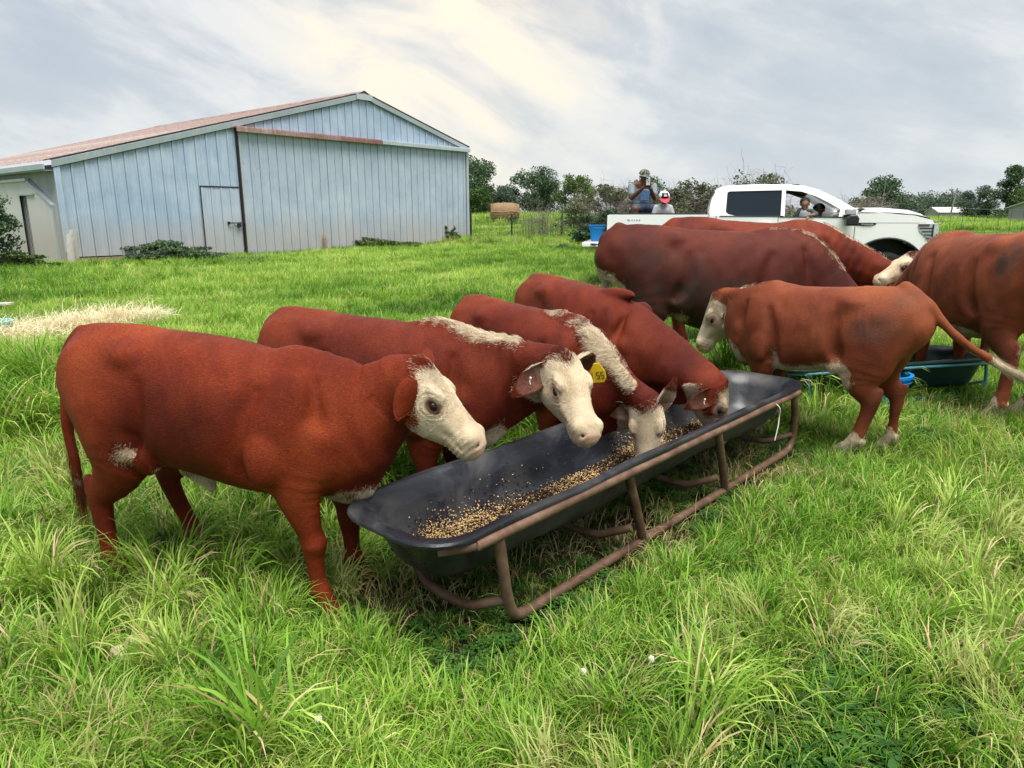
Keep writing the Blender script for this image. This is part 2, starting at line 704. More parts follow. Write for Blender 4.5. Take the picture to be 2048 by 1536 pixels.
LEG_H = [  # hind leg: x, |y|, z, side radius, fore-aft radius
    (-.400, .105, .74, .088, .155), (-.370, .122, .62, .084, .148), (-.372, .128, .52, .064, .112), (-.420, .126, .44, .043, .070),
    (-.482, .122, .375, .033, .050), (-.487, .120, .30, .0265, .034), (-.478, .120, .20, .025, .0285), (-.468, .120, .130, .031, .034),
    (-.446, .120, .085, .028, .030), (-.425, .120, .05, .034, .038), (-.412, .120, .02, .039, .048)]
LEG_F = [
    (.330, .120, .70, .055, .130), (.305, .138, .58, .062, .118), (.292, .138, .50, .052, .088), (.300, .133, .42, .039, .058),
    (.315, .128, .34, .033, .038), (.320, .126, .295, .036, .041), (.318, .124, .25, .030, .033), (.316, .122, .17, .0245, .0265), (.320, .122, .125, .031, .033),
    (.335, .122, .085, .027, .029), (.350, .122, .05, .034, .038), (.360, .122, .02, .039, .048)]
TORSO = [  # x, centre z, half width, half height
    (-.600, .855, .060, .080), (-.565, .835, .110, .135), (-.50, .815, .150, .180), (-.42, .795, .172, .205), (-.30, .775, .190, .225),
    (-.15, .748, .212, .243), (0.0, .728, .222, .255), (.14, .715, .218, .262), (.26, .712, .200, .262),
    (.36, .712, .172, .250), (.44, .708, .145, .220), (.51, .69, .112, .165), (.555, .675, .070, .095)]


class Cow:
    pass


def make_cow(name, label, group, loc, yaw, s, poll, nose, coat, h=0.0075, hup=(0, 0, 1), lx=1.0, girth=1.0, belly=0.0,
             legs=None, white=None, face='full', tail=None, tail_r=None, ear_rot=(-.35, 1., -.25, .75, .35, -.3), fur=30000, fur_len=0.011, hooves=(0, 1, 2, 3),
             stripe=None, neck_drop=0.0, dirt=(), fur_cols=None, seed=0, neck_up=None, eye_dark=1.0, head_l=None, tags=(), cheek=0.0,
             crest=0.0, drop=0.0, seg_noise=0.0, ear_len=0.17, eye_open=1.0, leg_fat=1.0, fold_k=1.0, jaw=1.06, fore_x=0.0, wdrop=0.0):
    """all lengths in units of withers height, then scaled by s; poll and nose in world metres"""
    cy, sy = math.cos(yaw), math.sin(yaw)
    Rw = np.array([[cy, -sy, 0], [sy, cy, 0], [0, 0, 1]])
    loc = np.asarray(loc, float)
    tol = lambda p: (Rw.T @ (np.asarray(p, float) - loc)) / s
    O, Q = tol(poll), tol(nose)
    f = _n(Q - O)
    Lh = np.linalg.norm(Q - O) if head_l is None else head_l
    upv = Rw.T @ np.asarray(hup, float)
    up = _n(upv - f * (upv @ f))
    sd = np.cross(up, f)          # animal's left
    HR = np.stack([f, sd, up])

    def hp(x, y, z):
        return O + (f * x + sd * y + up * z) * Lh

    T = np.array(TORSO)
    T[:, 0] *= lx
    T[:, 2] *= girth
    bz = belly * np.exp(-((T[:, 0] / lx + 0.02) / .22) ** 2)
    T[:, 1] -= bz / 2; T[:, 3] += bz / 2
    T[:, 1] -= drop * np.clip((T[:, 0] / lx) / .4, 0, 1)
    if crest:
        cz = crest * np.exp(-((T[:, 0] / lx - 0.30) / .12) ** 2)
        T[:, 1] += cz / 2; T[:, 3] += cz / 2
    wz = wdrop * np.exp(-((T[:, 0] / lx - .30) / .20) ** 2)
    T[:, 1] -= wz / 2; T[:, 3] -= wz / 2
    TP = catmull(T, 3)
    tp = TP[:, [0, 0, 1]].copy(); tp[:, 1] = 0
    lo = np.array([-.75 * lx - .1, -.36 * girth - .03, -0.02]); hi = np.array([.62 * lx, .36 * girth + .03, 1.14 + crest])
    hc = hp(.5, 0, -.15)
    lo = np.minimum(lo, hc - Lh * .72); hi = np.maximum(hi, hc + Lh * .72)
    tl = None
    if tail is not None:
        tl = catmull(np.array([tol(p) for p in tail]), 5)
        lo = np.minimum(lo, tl.min(0) - .05); hi = np.maximum(hi, tl.max(0) + .05)
    G = Field(lo, hi, h / s)
    X = np.array([1., 0, 0]); Z = np.array([0, 0, 1.]); Y = np.array([0, 1., 0])
    G.tube(tp, TP[:, 2], TP[:, 3], Z, k=.02, p=2.35, egg=0.10)
    # hip bones, tail head, ribs, flank
    for sg in (-1, 1):
        G.ell((-.27 * lx, .128 * sg, .925), (.055, .04, .032), .06)
        G.ell((-.54 * lx, .085 * sg, .86), (.05, .04, .07), .06)
        G.ell((-.41 * lx, .10 * sg, .66), (.148, .086, .24), .06, R=[[.97, 0, .25], [0, 1, 0], [-.25, 0, .97]])
        G.ell((.30 * lx, .125 * sg, .70), (.105, .070, .21), .05, R=[[.96, 0, -.28], [0, 1, 0], [.28, 0, .96]])
        G.ell((.41 * lx, .105 * sg, .63), (.08, .055, .10), .05)
        pass
    for sg in (-1, 1):
        G.ell((.325 * lx, .158 * sg, .74), (.026, .014, .10), .06, R=[[.93, 0, -.36], [0, 1, 0], [.36, 0, .93]])      # spine of the shoulder blade
        G.ell((.255 * lx, .205 * sg, .60), (.06, .028, .08), .04)                                                    # triceps
        G.ell((-.245 * lx, .165 * sg * girth, .575), (.05, .030, .085), .05, R=[[.8, 0, .6], [0, 1, 0], [-.6, 0, .8]])  # flank fold
        G.ell((-.50 * lx, .135 * sg, .66), (.016, .024, .15), .035, R=[[.98, 0, .2], [0, 1, 0], [-.2, 0, .98]], cut=True)
    def sy(x, z):
        hw = np.interp(x * lx, TP[:, 0], TP[:, 2]); hh = np.interp(x * lx, TP[:, 0], TP[:, 3]); cc = np.interp(x * lx, TP[:, 0], TP[:, 1])
        q = min(.98, abs(z - cc) / hh)
        return hw * (1 - q ** 2.35) ** (1 / 2.35) * (1 - .10 * (z - cc) / hh)
    for sg in (-1, 1):
        for path, rr in (([(-.205, .84), (-.205, .76), (-.225, .66), (-.265, .59)], .025), ([(.225, .84), (.190, .74), (.165, .62), (.190, .53)], .021), ([(.415, .86), (.430, .76), (.455, .66)], .018)):
            pp_ = catmull(np.array([(x * lx, (sy(x, z) + rr * .45) * sg, z) for x, z in path]), 3)
            rq = rr * np.interp(np.linspace(0, 1, len(pp_)), [0, .35, .8, 1], [.25, .85, 1, .6])
            G.tube(pp_, rq, rq, (0, sg, .2), k=.06, cut=True)
        G.ell((-.565 * lx, .075 * sg, .885), (.030, .028, .035), .035)
        G.ell((.445 * lx, .115 * sg, .68), (.045, .035, .050), .05)
    G.tube([(-.62 * lx, 0, .93), (-.55 * lx, 0, .975), (-.44 * lx, 0, .975), (-.3 * lx, 0, .965)], [.022, .03, .03, .02], [.02, .03, .03, .02], Z, k=.06)
    G.ell((.27 * lx, 0, .955 - wdrop), (.13, .03, .03), .07)
    # legs
    legs = legs or {}
    feet = []
    fat = lambda z: leg_fat * (1.0 + .22 * math.exp(-((z - .42) / .10) ** 2) + .13 * (z < .35))
    for li, (tab, sg, lk) in enumerate(((LEG_F, 1, 'fl'), (LEG_F, -1, 'fr'), (LEG_H, 1, 'hl'), (LEG_H, -1, 'hr'))):
        A = np.array(tab)
        dx, dy = legs.get(lk, (0, 0))
        w = np.clip((A[0, 2] - A[:, 2]) / A[0, 2], 0, 1) ** 1.15
        if tab is LEG_F:
            A[:, 0] += fore_x
            w = np.clip((.62 - A[:, 2]) / .60, 0, 1)
        else:
            w = np.clip((.62 - A[:, 2]) / .60, 0, 1)
        A[:, 3:] *= np.array([fat(z_) for z_ in A[:, 2]])[:, None]
        P = np.stack([A[:, 0] * lx + dx * w, A[:, 1] * sg * (0.9 + .1 * girth) + dy * w, A[:, 2]], 1)
        A2 = catmull(np.concatenate([P, A[:, 3:]], 1), 2)
        G.tube(A2[:, :3], A2[:, 3], A2[:, 4], X, k=.028)
        if tab is LEG_H:
            hk = P[4]
            G.ell(hk + np.array([-.038, 0, .035]), (.022, .018, .042), .022, R=[[.94, 0, .34], [0, 1, 0], [-.34, 0, .94]])
        else:
            G.ell(P[5] + np.array([.020, 0, 0]), (.024, .031, .034), .018)
        for c_ in (-1, 1):
            G.ell(P[-4] + np.array([-.036, .013 * c_, -.012]), (.010, .009, .014), .008)
        feet.append(P[-1])
    # neck
    b0 = np.array([.30 * lx, 0, .765 - drop]); b1 = np.array([.40 * lx, 0, .775 - drop])
    e = hp(-.02, 0, -.26)
    m_ = b1 * .5 + e * .5 + Z * (-neck_drop)
    NP = catmull(np.array([np.r_[b0, .125, .215], np.r_[b1, .110, .195], np.r_[m_, .083, .150], np.r_[e * .85 + m_ * .15, .078, .100], np.r_[e, .074, .086]]), 4)
    upn = np.linspace(0, 1, len(NP))[:, None] * up + np.linspace(1, 0, len(NP))[:, None] * Z
    G.tube(NP[:, :3], NP[:, 3], NP[:, 4], upn, k=.05, egg=.12)
    # dewlap and brisket
    th = hp(.18, 0, -.46)
    bk = np.array([.47 * lx, 0, .50 - drop])
    G.ell(bk + np.array([-.03, 0, .02]), (.10, .055, .085), .06)
    G.tube([th, th * .5 + bk * .5 + np.array([-.03, 0, -.01]), bk], [.022, .022, .030], [.05, .06, .06], _n(np.cross(np.cross(bk - th, Z + .01), bk - th)), k=.06)
    if white and white.get('sheath'):
        G.tube([(-.20, 0, .485), (-.14, 0, .445), (-.105, 0, .405)], [.032, .028, .016], [.045, .035, .018], Z, k=.04)
    # head
    HP = [(-.02, -.18, .170, .15), (.06, -.185, .235, .200), (.18, -.215, .262, .245), (.34, -.240, .250, .262), (.48, -.235, .212, .240),
          (.62, -.212, .180, .205), (.76, -.192, .165, .175), (.86, -.188, .180, .165), (.935, -.192, .172, .150), (.975, -.192, .142, .115)]
    HP = [(a_, b_ * (1 + (jaw - 1) * 1.1), c_ * (1 + (jaw - 1) * .4), d_ * jaw) for a_, b_, c_, d_ in HP]
    H_ = catmull(np.array(HP), 3)
    HPp = np.array([hp(a_[0], 0, a_[1]) for a_ in H_])
    G.tube(HPp, H_[:, 2] * Lh, H_[:, 3] * Lh, up, k=.02, p=2.3)
    G.ell(hp(.03, 0, -.05), (.10 * Lh, .10 * Lh, .075 * Lh), .03, R=HR)
    EY, EZ = .262, -.145
    for sg in (-1, 1):
        G.ell(hp(.30, .19 * sg, -.34), np.array([.16, .065, .15]) * Lh, .03, R=HR)      # cheek
        G.ell(hp(.34, .205 * sg, -.05), np.array([.11, .055, .05]) * Lh, .022, R=HR)   # brow
        G.ell(hp(.60, .165 * sg, -.20), np.array([.17, .025, .035]) * Lh, .03, R=HR)      # cheek line
        G.ell(hp(.91, .130 * sg, -.12), np.array([.07, .065, .07]) * Lh, .02, R=HR)    # nostril wing
        G.ell(hp(.41, EY * sg, EZ), np.array([.062, .034, .046]) * Lh, .010, R=HR, cut=True)
        # eyelids: a rim round the socket
        rim = [hp(.41 + .072 * math.cos(t), (EY - .020 - .012 * abs(math.cos(t))) * sg, EZ + .048 * math.sin(t)) for t in np.linspace(0, 2 * PI, 13)]
        G.tube(rim, [.013 * Lh] * 13, [.013 * Lh] * 13, up + sd * .3, k=.010)
        G.ell(hp(.985, .105 * sg, -.135), np.array([.045, .030, .034]) * Lh, .008, R=HR, cut=True)
        G.tube([hp(.70, .185 * sg, -.275), hp(.84, .195 * sg, -.265), hp(.94, .165 * sg, -.262), hp(1.02, .04 * sg, -.255)], [.008 * Lh] * 4, [.008 * Lh] * 4, up, k=.010, cut=True)
    if tl is not None:
        tr = np.interp(np.linspace(0, 1, len(tl)), [0, .15, .6, 1], tail_r or [.036, .028, .020, .016])
        G.tube(tl, tr, tr, X + Y * .1 + Z * .1, k=.025)
    V, Qd = G.mesh()
    # skin folds on the neck and slow unevenness of the flesh
    nrm = np.zeros_like(V)
    e1 = V[Qd[:, 2]] - V[Qd[:, 0]]; e2 = V[Qd[:, 3]] - V[Qd[:, 1]]
    fn = np.cross(e1, e2)
    for i in range(4):
        np.add.at(nrm, Qd[:, i], fn)
    nrm /= np.linalg.norm(nrm, axis=1)[:, None] + 1e-9
    hx = (V - O) @ f / Lh; hy = (V - O) @ sd / Lh; hz = (V - O) @ up / Lh
    inhead = (hx > -.1) & (np.abs(hy) < .5) & (hz > -.62) & (hz < .3) & (hx < 1.2)
    bodyw = np.where(inhead, 0.15, 1.0)
    disp = .0040 * sm_noise(V, 11, seed + 1) + .0018 * sm_noise(V, 45, seed + 2)
    nk = np.clip((V[:, 0] - .30 * lx) / .1, 0, 1) * np.clip((V[:, 2] - .40) / .1, 0, 1) * (~inhead)
    na = _n(e - b1)
    fold = np.sin(((V - b1) @ na) * 95 + 2.2 * sm_noise(V, 7, seed + 3))
    disp = disp * bodyw + nk * .0016 * fold_k * fold * np.clip(.5 + sm_noise(V, 9, seed + 4), 0, 1)
    rib = np.exp(-((V[:, 0] / lx - .02) / .16) ** 2) * np.clip((V[:, 2] - .55) / .1, 0, 1) * np.clip((.95 - V[:, 2]) / .1, 0, 1)
    disp += .0006 * rib * np.sin((V[:, 0] + (V[:, 2] - .7) * .25) * 105) * (~inhead)
    # folds of skin over and below each eye, creases on the muzzle
    hq = np.stack([hx, hy, hz], 1)
    for sg in (-1, 1):
        de = np.linalg.norm((hq - np.array([.40, sg * EY, EZ])) * [1, .6, 1.25], axis=1)
        wv_ = np.exp(-((de - .135) / .055) ** 2) * inhead * (hy * sg > 0)
        disp += .0022 * wv_ * np.sin(de * 120) * (Lh / .36)
    disp += .0012 * inhead * np.clip((hx - .62) / .2, 0, 1) * np.sin(hx * 110 + 3 * sm_noise(V, 20, seed + 9)) * np.clip((-.05 - hz) / .1, 0, 1)
    V = V + nrm * disp[:, None]

    nV = len(V)
    # ---- markings as distance fields (negative inside the white)
    R_ = Lh
    if face == 'full':
        w0 = (0.06 + .035 * np.sin(hy * 17 + seed) - hx + np.clip(-hz - .05, 0, 9) * cheek + .02 * np.sin(hz * 30)) * Lh
        w0 = np.where(inhead, w0, 9)
    else:   # blaze: brown cheeks and eye surround, white forehead, muzzle and lower jaw
        blaze = (-.125 - hz + .03 * np.sin(hx * 19)) * Lh
        low = (hz + .41) * Lh * 1.0
        muz = (.50 - hx) * Lh
        w0 = np.minimum(np.minimum(np.maximum(blaze, (.10 - hx) * Lh), muz), low)
        w0 = np.where(inhead, w0, 9)
    W = w0
    for kind, *a_ in (white or {}).get('prims', []):
        if kind == 'ell':
            W = np.minimum(W, d_ell(V, a_[0], a_[1]))
        elif kind == 'line':
            W = np.minimum(W, d_line(V, a_[0], a_[1]))
        elif kind == 'brown':
            W = np.maximum(W, -d_ell(V, a_[0], a_[1]))
        elif kind == 'hline':
            W = np.minimum(W, d_line(V, [hp(*q) for q in a_[0]], np.asarray(a_[1]) * Lh))
        elif kind == 'hbrown':
            W = np.maximum(W, -d_ell(np.stack([hx, hy, hz], 1), a_[0], a_[1]) * Lh)
    if stripe:
        x0, x1, w = stripe
        # white line along the top of shoulders and crest
        top = []
        for x in np.linspace(x0, min(x1, .42), 6):
            top.append((x * lx, 0, np.interp(x * lx, TP[:, 0], TP[:, 1] + TP[:, 3]) + .01))
        if x1 > .42:
            fr = (x1 - .42)
            for q in NP[4:]:
                t_ = (np.linalg.norm(q[:3] - NP[0, :3])) / np.linalg.norm(NP[-1, :3] - NP[0, :3])
                if t_ <= fr + .25:
                    i_ = int(np.argmin(np.linalg.norm(NP - q, axis=1)))
                    top.append(tuple(q[:3] + _n(upn[i_]) * (q[4] + .005)))
        tp_ = np.array(top)
        rad = w * np.interp(np.linspace(0, 1, len(tp_)), [0, .2, .7, 1], [.25, .8, 1.15, .7])
        W = np.minimum(W, d_line(V, tp_, rad))
    for i, hgt in enumerate((white or {}).get('socks', (0, 0, 0, 0))):
        if hgt:
            c = feet[i]
            W = np.minimum(W, np.where(np.linalg.norm(V[:, :2] - c[:2], axis=1) < .16, V[:, 2] - hgt + .02 * np.sin(V[:, 0] * 60 + V[:, 1] * 50), 9))
    if tl is not None:
        W = np.minimum(W, np.where((np.linalg.norm(V - tl[-1], axis=1) < .25) & (V[:, 0] < -.5 * lx), np.linalg.norm(V - tl[-1], axis=1) - (white or {}).get('tailw', .18), 9))
    pink = .75 * np.clip((hx - .972 - .02 * np.sin(hy * 25)) / .05, 0, 1) * inhead * np.clip((hz + .29) / .03, 0, 1) * np.clip((-.06 - hz) / .02, 0, 1)
    eyed = np.minimum(d_ell(np.stack([hx, hy, hz], 1), (.41, EY - .02, EZ), (.105, .07, .072)), d_ell(np.stack([hx, hy, hz], 1), (.41, -EY + .02, EZ), (.105, .07, .072)))
    dark = np.clip((.012 - eyed) / .03, 0, 1) * inhead * eye_dark
    nos = np.minimum(d_ell(np.stack([hx, hy, hz], 1), (.988, .105, -.135), (.05, .034, .036)), d_ell(np.stack([hx, hy, hz], 1), (.988, -.105, -.135), (.05, .034, .036)))
    dark = np.maximum(dark, np.clip((.006 - nos) / .020, 0, 1) * .85 * inhead)
    pink = np.maximum(pink, np.clip((.055 - eyed) / .05, 0, 1) * inhead * (.8 if eye_dark < .9 else .25))
    D = np.zeros(nV)
    for c, r, a_ in dirt:
        q = d_ell(V, c, r)
        D = np.maximum(D, a_ * np.clip((.05 - q + .035 * sm_noise(V, 12, seed + 12)) / .10, 0, 1))
    D = np.maximum(D, .5 * np.clip((.13 - V[:, 2]) / .08, 0, 1))

    # ---- ears, joined to the body mesh
    allV, allQ = [V], [Qd]
    attrs = {'white': [W], 'pink': [pink], 'dark': [dark], 'dirt': [D], 'ear': [np.zeros(nV)]}
    base = nV
    ears = []
    for sg in (1, -1):
        er = ear_rot if not isinstance(ear_rot, dict) else ear_rot.get(sg, (-.35, 1., -.25, .75, .35, -.3))
        bp = hp(.085, .225 * sg, -.15)
        fr_ = np.stack([f, sd * sg, up])
        ax = _n(np.asarray(er[:3]) @ fr_)
        opn = _n(np.asarray(er[3:6]) @ fr_)
        opn = _n(opn - ax * (opn @ ax))
        wv = np.cross(ax, opn)
        nu, nv_ = 13, 11
        Ls = ear_len * 1.0; Wd = .050 * (ear_len / .17) ** .8
        rings = {}
        for side_ in (0, 1):
            for iu in range(nu):
                u = iu / (nu - 1)
                wd = Wd * (math.sin(PI * min(1, u * .80 + .16)) ** .85) * (1.0 if u < .85 else max(.12, math.sqrt(max(0, 1 - ((u - .85) / .16) ** 2))))
                cup = 1.15 * (1 - u) ** .8 + .35
                for iv in range(nv_):
                    t = (iv / (nv_ - 1) - .5) * 2
                    an = t * cup
                    cx = math.sin(an) / max(math.sin(cup), .5) * wd if cup < 1.5 else math.sin(an) * wd
                    cz = (math.cos(an) - math.cos(cup)) * wd * .75
                    thick = .0050 * (1 - .9 * abs(t) ** 3) * (1 - .7 * u ** 4) + .0012
                    o_ = thick if side_ == 0 else -thick
                    p_ = bp + ax * (u * Ls - .012) + wv * cx - opn * (cz + o_ * 1.0) + ax * 0
                    p_ = p_ - opn * (.018 * u * u) - up * .02 * u * u
                    rings[(side_, iu, iv)] = p_
        vs = []; id_ = {}
        for side_ in (0, 1):
            for iu in range(nu):
                for iv in range(nv_):
                    id_[(side_, iu, iv)] = len(vs) + base; vs.append(rings[(side_, iu, iv)])
        qs = []
        for iu in range(nu - 1):
            for iv in range(nv_ - 1):
                a_, b_, c_, d_ = id_[(0, iu, iv)], id_[(0, iu + 1, iv)], id_[(0, iu + 1, iv + 1)], id_[(0, iu, iv + 1)]
                qs.append((a_, b_, c_, d_))
                a_, b_, c_, d_ = id_[(1, iu, iv)], id_[(1, iu + 1, iv)], id_[(1, iu + 1, iv + 1)], id_[(1, iu, iv + 1)]
                qs.append((d_, c_, b_, a_))
            for iv, fl in ((0, 0), (nv_ - 1, 1)):
                q_ = (id_[(0, iu, iv)], id_[(1, iu, iv)], id_[(1, iu + 1, iv)], id_[(0, iu + 1, iv)])
                qs.append(q_ if not fl else q_[::-1])
        for iv in range(nv_ - 1):
            qs.append((id_[(0, nu - 1, iv)], id_[(1, nu - 1, iv)], id_[(1, nu - 1, iv + 1)], id_[(0, nu - 1, iv + 1)]))
        vs = np.array(vs); qs = np.array(qs)
        if sg < 0:
            qs = qs[:, ::-1]
        allV.append(vs); allQ.append(qs)
        u_ = np.tile(np.repeat(np.linspace(0, 1, nu), nv_), 2)
        inner = np.r_[np.zeros(nu * nv_), np.ones(nu * nv_)]
        ew = (white or {}).get('ear', 9)
        attrs['white'].append(np.where(u_ < ew, -.05, .05) + (.0 if ew > 1 else 0) if ew <= 1 else np.full(len(vs), .06))
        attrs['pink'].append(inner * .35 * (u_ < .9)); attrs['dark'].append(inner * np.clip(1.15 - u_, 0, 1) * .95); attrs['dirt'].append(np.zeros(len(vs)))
        attrs['ear'].append(np.ones(len(vs)))
        ears.append((bp, ax, opn, wv, Ls))
        base += len(vs)
    V = np.concatenate(allV); Qd = np.concatenate(allQ)
    at = {k_: np.concatenate(v_) for k_, v_ in attrs.items()}
    me = fast_mesh('body', V * s, Qd)
    for k_ in ('white', 'pink', 'dark', 'dirt'):
        a_ = me.attributes.new(k_, 'FLOAT', 'POINT')
        a_.data.foreach_set('value', at[k_].astype(np.float32))
    root = empty(name, label, 'cow', tuple(loc), yaw, group)
    body = link('body', me, [coat], root, smooth=True)
    # ---- eyes
    for sg in (1, -1):
        mb = MB()
        mb.ellipsoid((0, 0, 0), (.052 * Lh * s, .034 * Lh * s, .040 * Lh * s * (0.6 + .4 * eye_open)), 16, 12, M=Matrix(HR.T.tolist()))
        eo = mb.build('eye', [M_eye], root, smooth_angle=60)
        eo.location = tuple(hp(.41, (EY - .036) * sg, EZ) * s)
    # ---- hooves
    for i in hooves:
        p_ = feet[i]
        mb = MB()
        for c_ in (-1, 1):
            for zz in (0,):
                r0 = []
                for (z_, rx, ry, ox) in ((0.0, .046, .021, .012), (.012, .044, .0205, .010), (.038, .034, .019, -.002), (.05, .028, .017, -.006)):
                    r0.append([Vector(((p_[0] + ox + rx * math.cos(t)) * s, (p_[1] + c_ * .0215 + ry * math.sin(t)) * s, (z_ + .001) * s)) for t in np.linspace(0, 2 * PI, 13)[:-1]])
                mb.loft(r0)
        mb.build('hoof', [M_hoof], root, smooth_angle=40)
    # ---- ear tags
    for (kind, sg, pos) in tags:
        bp, ax, opn, wv, Ls = ears[0 if sg > 0 else 1]
        c = bp + ax * Ls * pos[0] + wv * pos[1] - opn * (-.012)
        if kind == 'yellow':
            mb = MB()
            dn = _n(-Z + ax * .25); fc = _n(np.cross(dn, np.cross(_n(Rw.T @ np.array([-.25, -1, .25])), dn)))
            sx = -np.cross(dn, fc)
            c = c + fc * .016
            pr = [(-.013, -.008), (-.016, .0), (-.034, .030), (-.036, .060), (-.024, .082), (.024, .082), (.036, .060), (.034, .030), (.016, .0), (.013, -.008)]
            fr = [c + sx * a_ + dn * b_ + fc * .0018 for a_, b_ in pr]; bk_ = [c + sx * a_ + dn * b_ - fc * .0018 for a_, b_ in pr]
            n_ = len(pr)
            mb.add([tuple(q * s) for q in fr + bk_], [tuple(range(n_)), tuple(range(2 * n_ - 1, n_ - 1, -1))] + [(i, n_ + i, n_ + (i + 1) % n_, (i + 1) % n_) for i in range(n_)])
            tg = mb.build('ear_tag', [M_tagy], root)
            mb = MB()
            segs = {'1': [((0, 0), (0, 1))], '5': [((1, 0), (0, 0)), ((0, 0), (0, .5)), ((0, .5), (1, .5)), ((1, .5), (1, 1)), ((1, 1), (0, 1))]}
            for di, ch in enumerate('155'):
                for (a0, a1) in segs[ch]:
                    q = [c + sx * (-.024 + di * .019 + x_ * .012) * 1.0 + dn * (.034 + y_ * .030) + fc * .0034 for x_, y_ in (a0, a1)]
                    mb.tube([tuple(q[0] * s), tuple(q[1] * s)], .0017 * s, 6)
            mb.build('number', [M_ink], tg)
        else:
            mb = MB()
            mb.ellipsoid(tuple(c * s), (.005 * s, .005 * s, .005 * s), 10, 6)
            mb.tube([tuple(c * s), tuple((c - Z * .014 + ax * .004) * s), tuple((c - Z * .026) * s)], [.0018 * s, .0022 * s, .003 * s], 8)
            mb.build('ear_tag', [M_tagw], root)
    # ---- fur: short hairs lying along the coat
    if fur:
        rng = np.random.default_rng(seed + 50)
        tri = np.concatenate([Qd[:, [0, 1, 2]], Qd[:, [0, 2, 3]]])
        A_, B_, C_ = V[tri[:, 0]], V[tri[:, 1]], V[tri[:, 2]]
        N_ = np.cross(B_ - A_, C_ - A_); ar = np.linalg.norm(N_, axis=1)
        wgt = ar.copy()
        cen = (A_ + B_ + C_) / 3
        chx = (cen - O) @ f / Lh
        chz = (cen - O) @ up / Lh
        wgt *= np.where((np.abs(chx - .4) < .65) & (np.linalg.norm(cen - hp(.45, 0, -.15), axis=1) < Lh * .75), 2.2, 1)
        bare = at['pink'][tri[:, 0]] * (at['ear'][tri[:, 0]] < .5) + at['dark'][tri[:, 0]] * (at['ear'][tri[:, 0]] < .5)
        wgt *= np.clip(1 - 1.3 * bare, 0, 1)
        redb = (at['white'][tri[:, 0]] > .03) & (at['ear'][tri[:, 0]] < .5) & (np.linalg.norm(cen - hp(.04, 0, .02), axis=1) > .22 * Lh)
        wgt *= np.where(redb, .14, 1.0)
        pick = rng.choice(len(tri), fur, p=wgt / wgt.sum())
        r1, r2 = rng.random(fur), rng.random(fur)
        sw = r1 + r2 > 1; r1[sw] = 1 - r1[sw]; r2[sw] = 1 - r2[sw]
        T_ = tri[pick]
        P_ = V[T_[:, 0]] * (1 - r1 - r2)[:, None] + V[T_[:, 1]] * r1[:, None] + V[T_[:, 2]] * r2[:, None]
        Nn = N_[pick] / (ar[pick][:, None] + 1e-12)
        gx = (P_ - O) @ f / Lh; gz = (P_ - O) @ up / Lh; gy = (P_ - O) @ sd / Lh
        hd = (gx > .0) & (gx < 1.1) & (np.abs(gy) < .5) & (gz < .25) & (gz > -.55)
        fl = np.tile(np.array([-.85, 0, -.55]), (fur, 1))
        lowz = np.clip((.58 - P_[:, 2]) / .15, 0, 1)[:, None]
        fl = fl * (1 - lowz) + np.array([-.05, 0, -1.]) * lowz
        fl[hd] = (-f * .6 - up * .5)[None] + 0
        isear = at['ear'][T_[:, 0]] > .5
        for (bp, ax, opn, wv, Ls), sg in zip(ears, (1, -1)):
            mk = isear & (((P_ - O) @ sd) * sg > 0)
            fl[mk] = ax
        cl = np.stack([sm_noise(P_, 26, seed + 60 + i) for i in range(3)], 1)
        fl = fl + cl * .07 + rng.normal(size=(fur, 3)) * .06
        fl -= Nn * (fl * Nn).sum(1)[:, None]
        fl /= np.linalg.norm(fl, axis=1)[:, None] + 1e-9
        # the poll and the crest carry longer, tufty hair
        ln = fur_len * rng.uniform(.6, 1.25, fur)
        poll_w = np.exp(-(np.linalg.norm(P_ - hp(.04, 0, .02), axis=1) / (.16 * Lh)) ** 2)
        ww = at['white'][T_[:, 0]]
        strp = (ww < .0) & (~hd) & (P_[:, 2] > .68)
        redh = (at['white'][T_[:, 0]] > .03) & (~isear) & (poll_w < .3)
        ln *= np.where(redh, .62, 1.0)
        ln *= 1 + .9 * poll_w + 1.6 * strp + .7 * isear
        ln *= np.where(hd & (gx > .6), .5, 1) * np.where(hd, .8, 1)
        belly_w = (ww < 0) & (P_[:, 2] < .6) & (~hd)
        ln *= 1 + .8 * belly_w
        lift = .05 + .22 * poll_w + .40 * strp + .09 * rng.random(fur)
        lift = np.where(isear, .12, lift)
        d0 = fl * (1 - lift)[:, None] + Nn * (lift + .20)[:, None]
        d1 = fl + Nn * (lift * .15)[:, None]
        p0 = P_ - Nn * .001
        p1 = p0 + d0 * (ln * .5)[:, None]
        p2 = p1 + d1 * (ln * .55)[:, None]
        pts = np.stack([p0, p1, p2], 1) * s
        # colours follow the coat
        wn = ww + .020 * sm_noise(P_, 60, seed + 71) + .016 * rng.normal(size=fur)
        isw = wn < 0
        dk, md, lt = [np.array(c) for c in (fur_cols or ((.11, .022, .009), (.19, .045, .016), (.30, .085, .030)))]
        tcol = np.clip(.5 + .30 * sm_noise(P_, 5, seed + 72) + .14 * sm_noise(P_, 14, seed + 77) + .10 * rng.normal(size=fur), 0, 1)[:, None]
        red = np.where(tcol < .5, dk + (md - dk) * tcol * 2, md + (lt - md) * (tcol - .5) * 2)
        wt = np.clip(.58 + .22 * sm_noise(P_, 38, seed + 78) + .26 * rng.normal(size=fur), 0, 1)[:, None]
        whc = np.array([.33, .245, .15]) * (1 - wt) + np.array([.74, .65, .49]) * wt
        colr = np.where(isw[:, None], whc, red)
        dd = at['dirt'][T_[:, 0]][:, None] * np.clip(.5 + .7 * sm_noise(P_, 30, seed + 73), 0, 1)[:, None]
        colr = colr * (1 - dd) + np.array([.035, .028, .022]) * dd
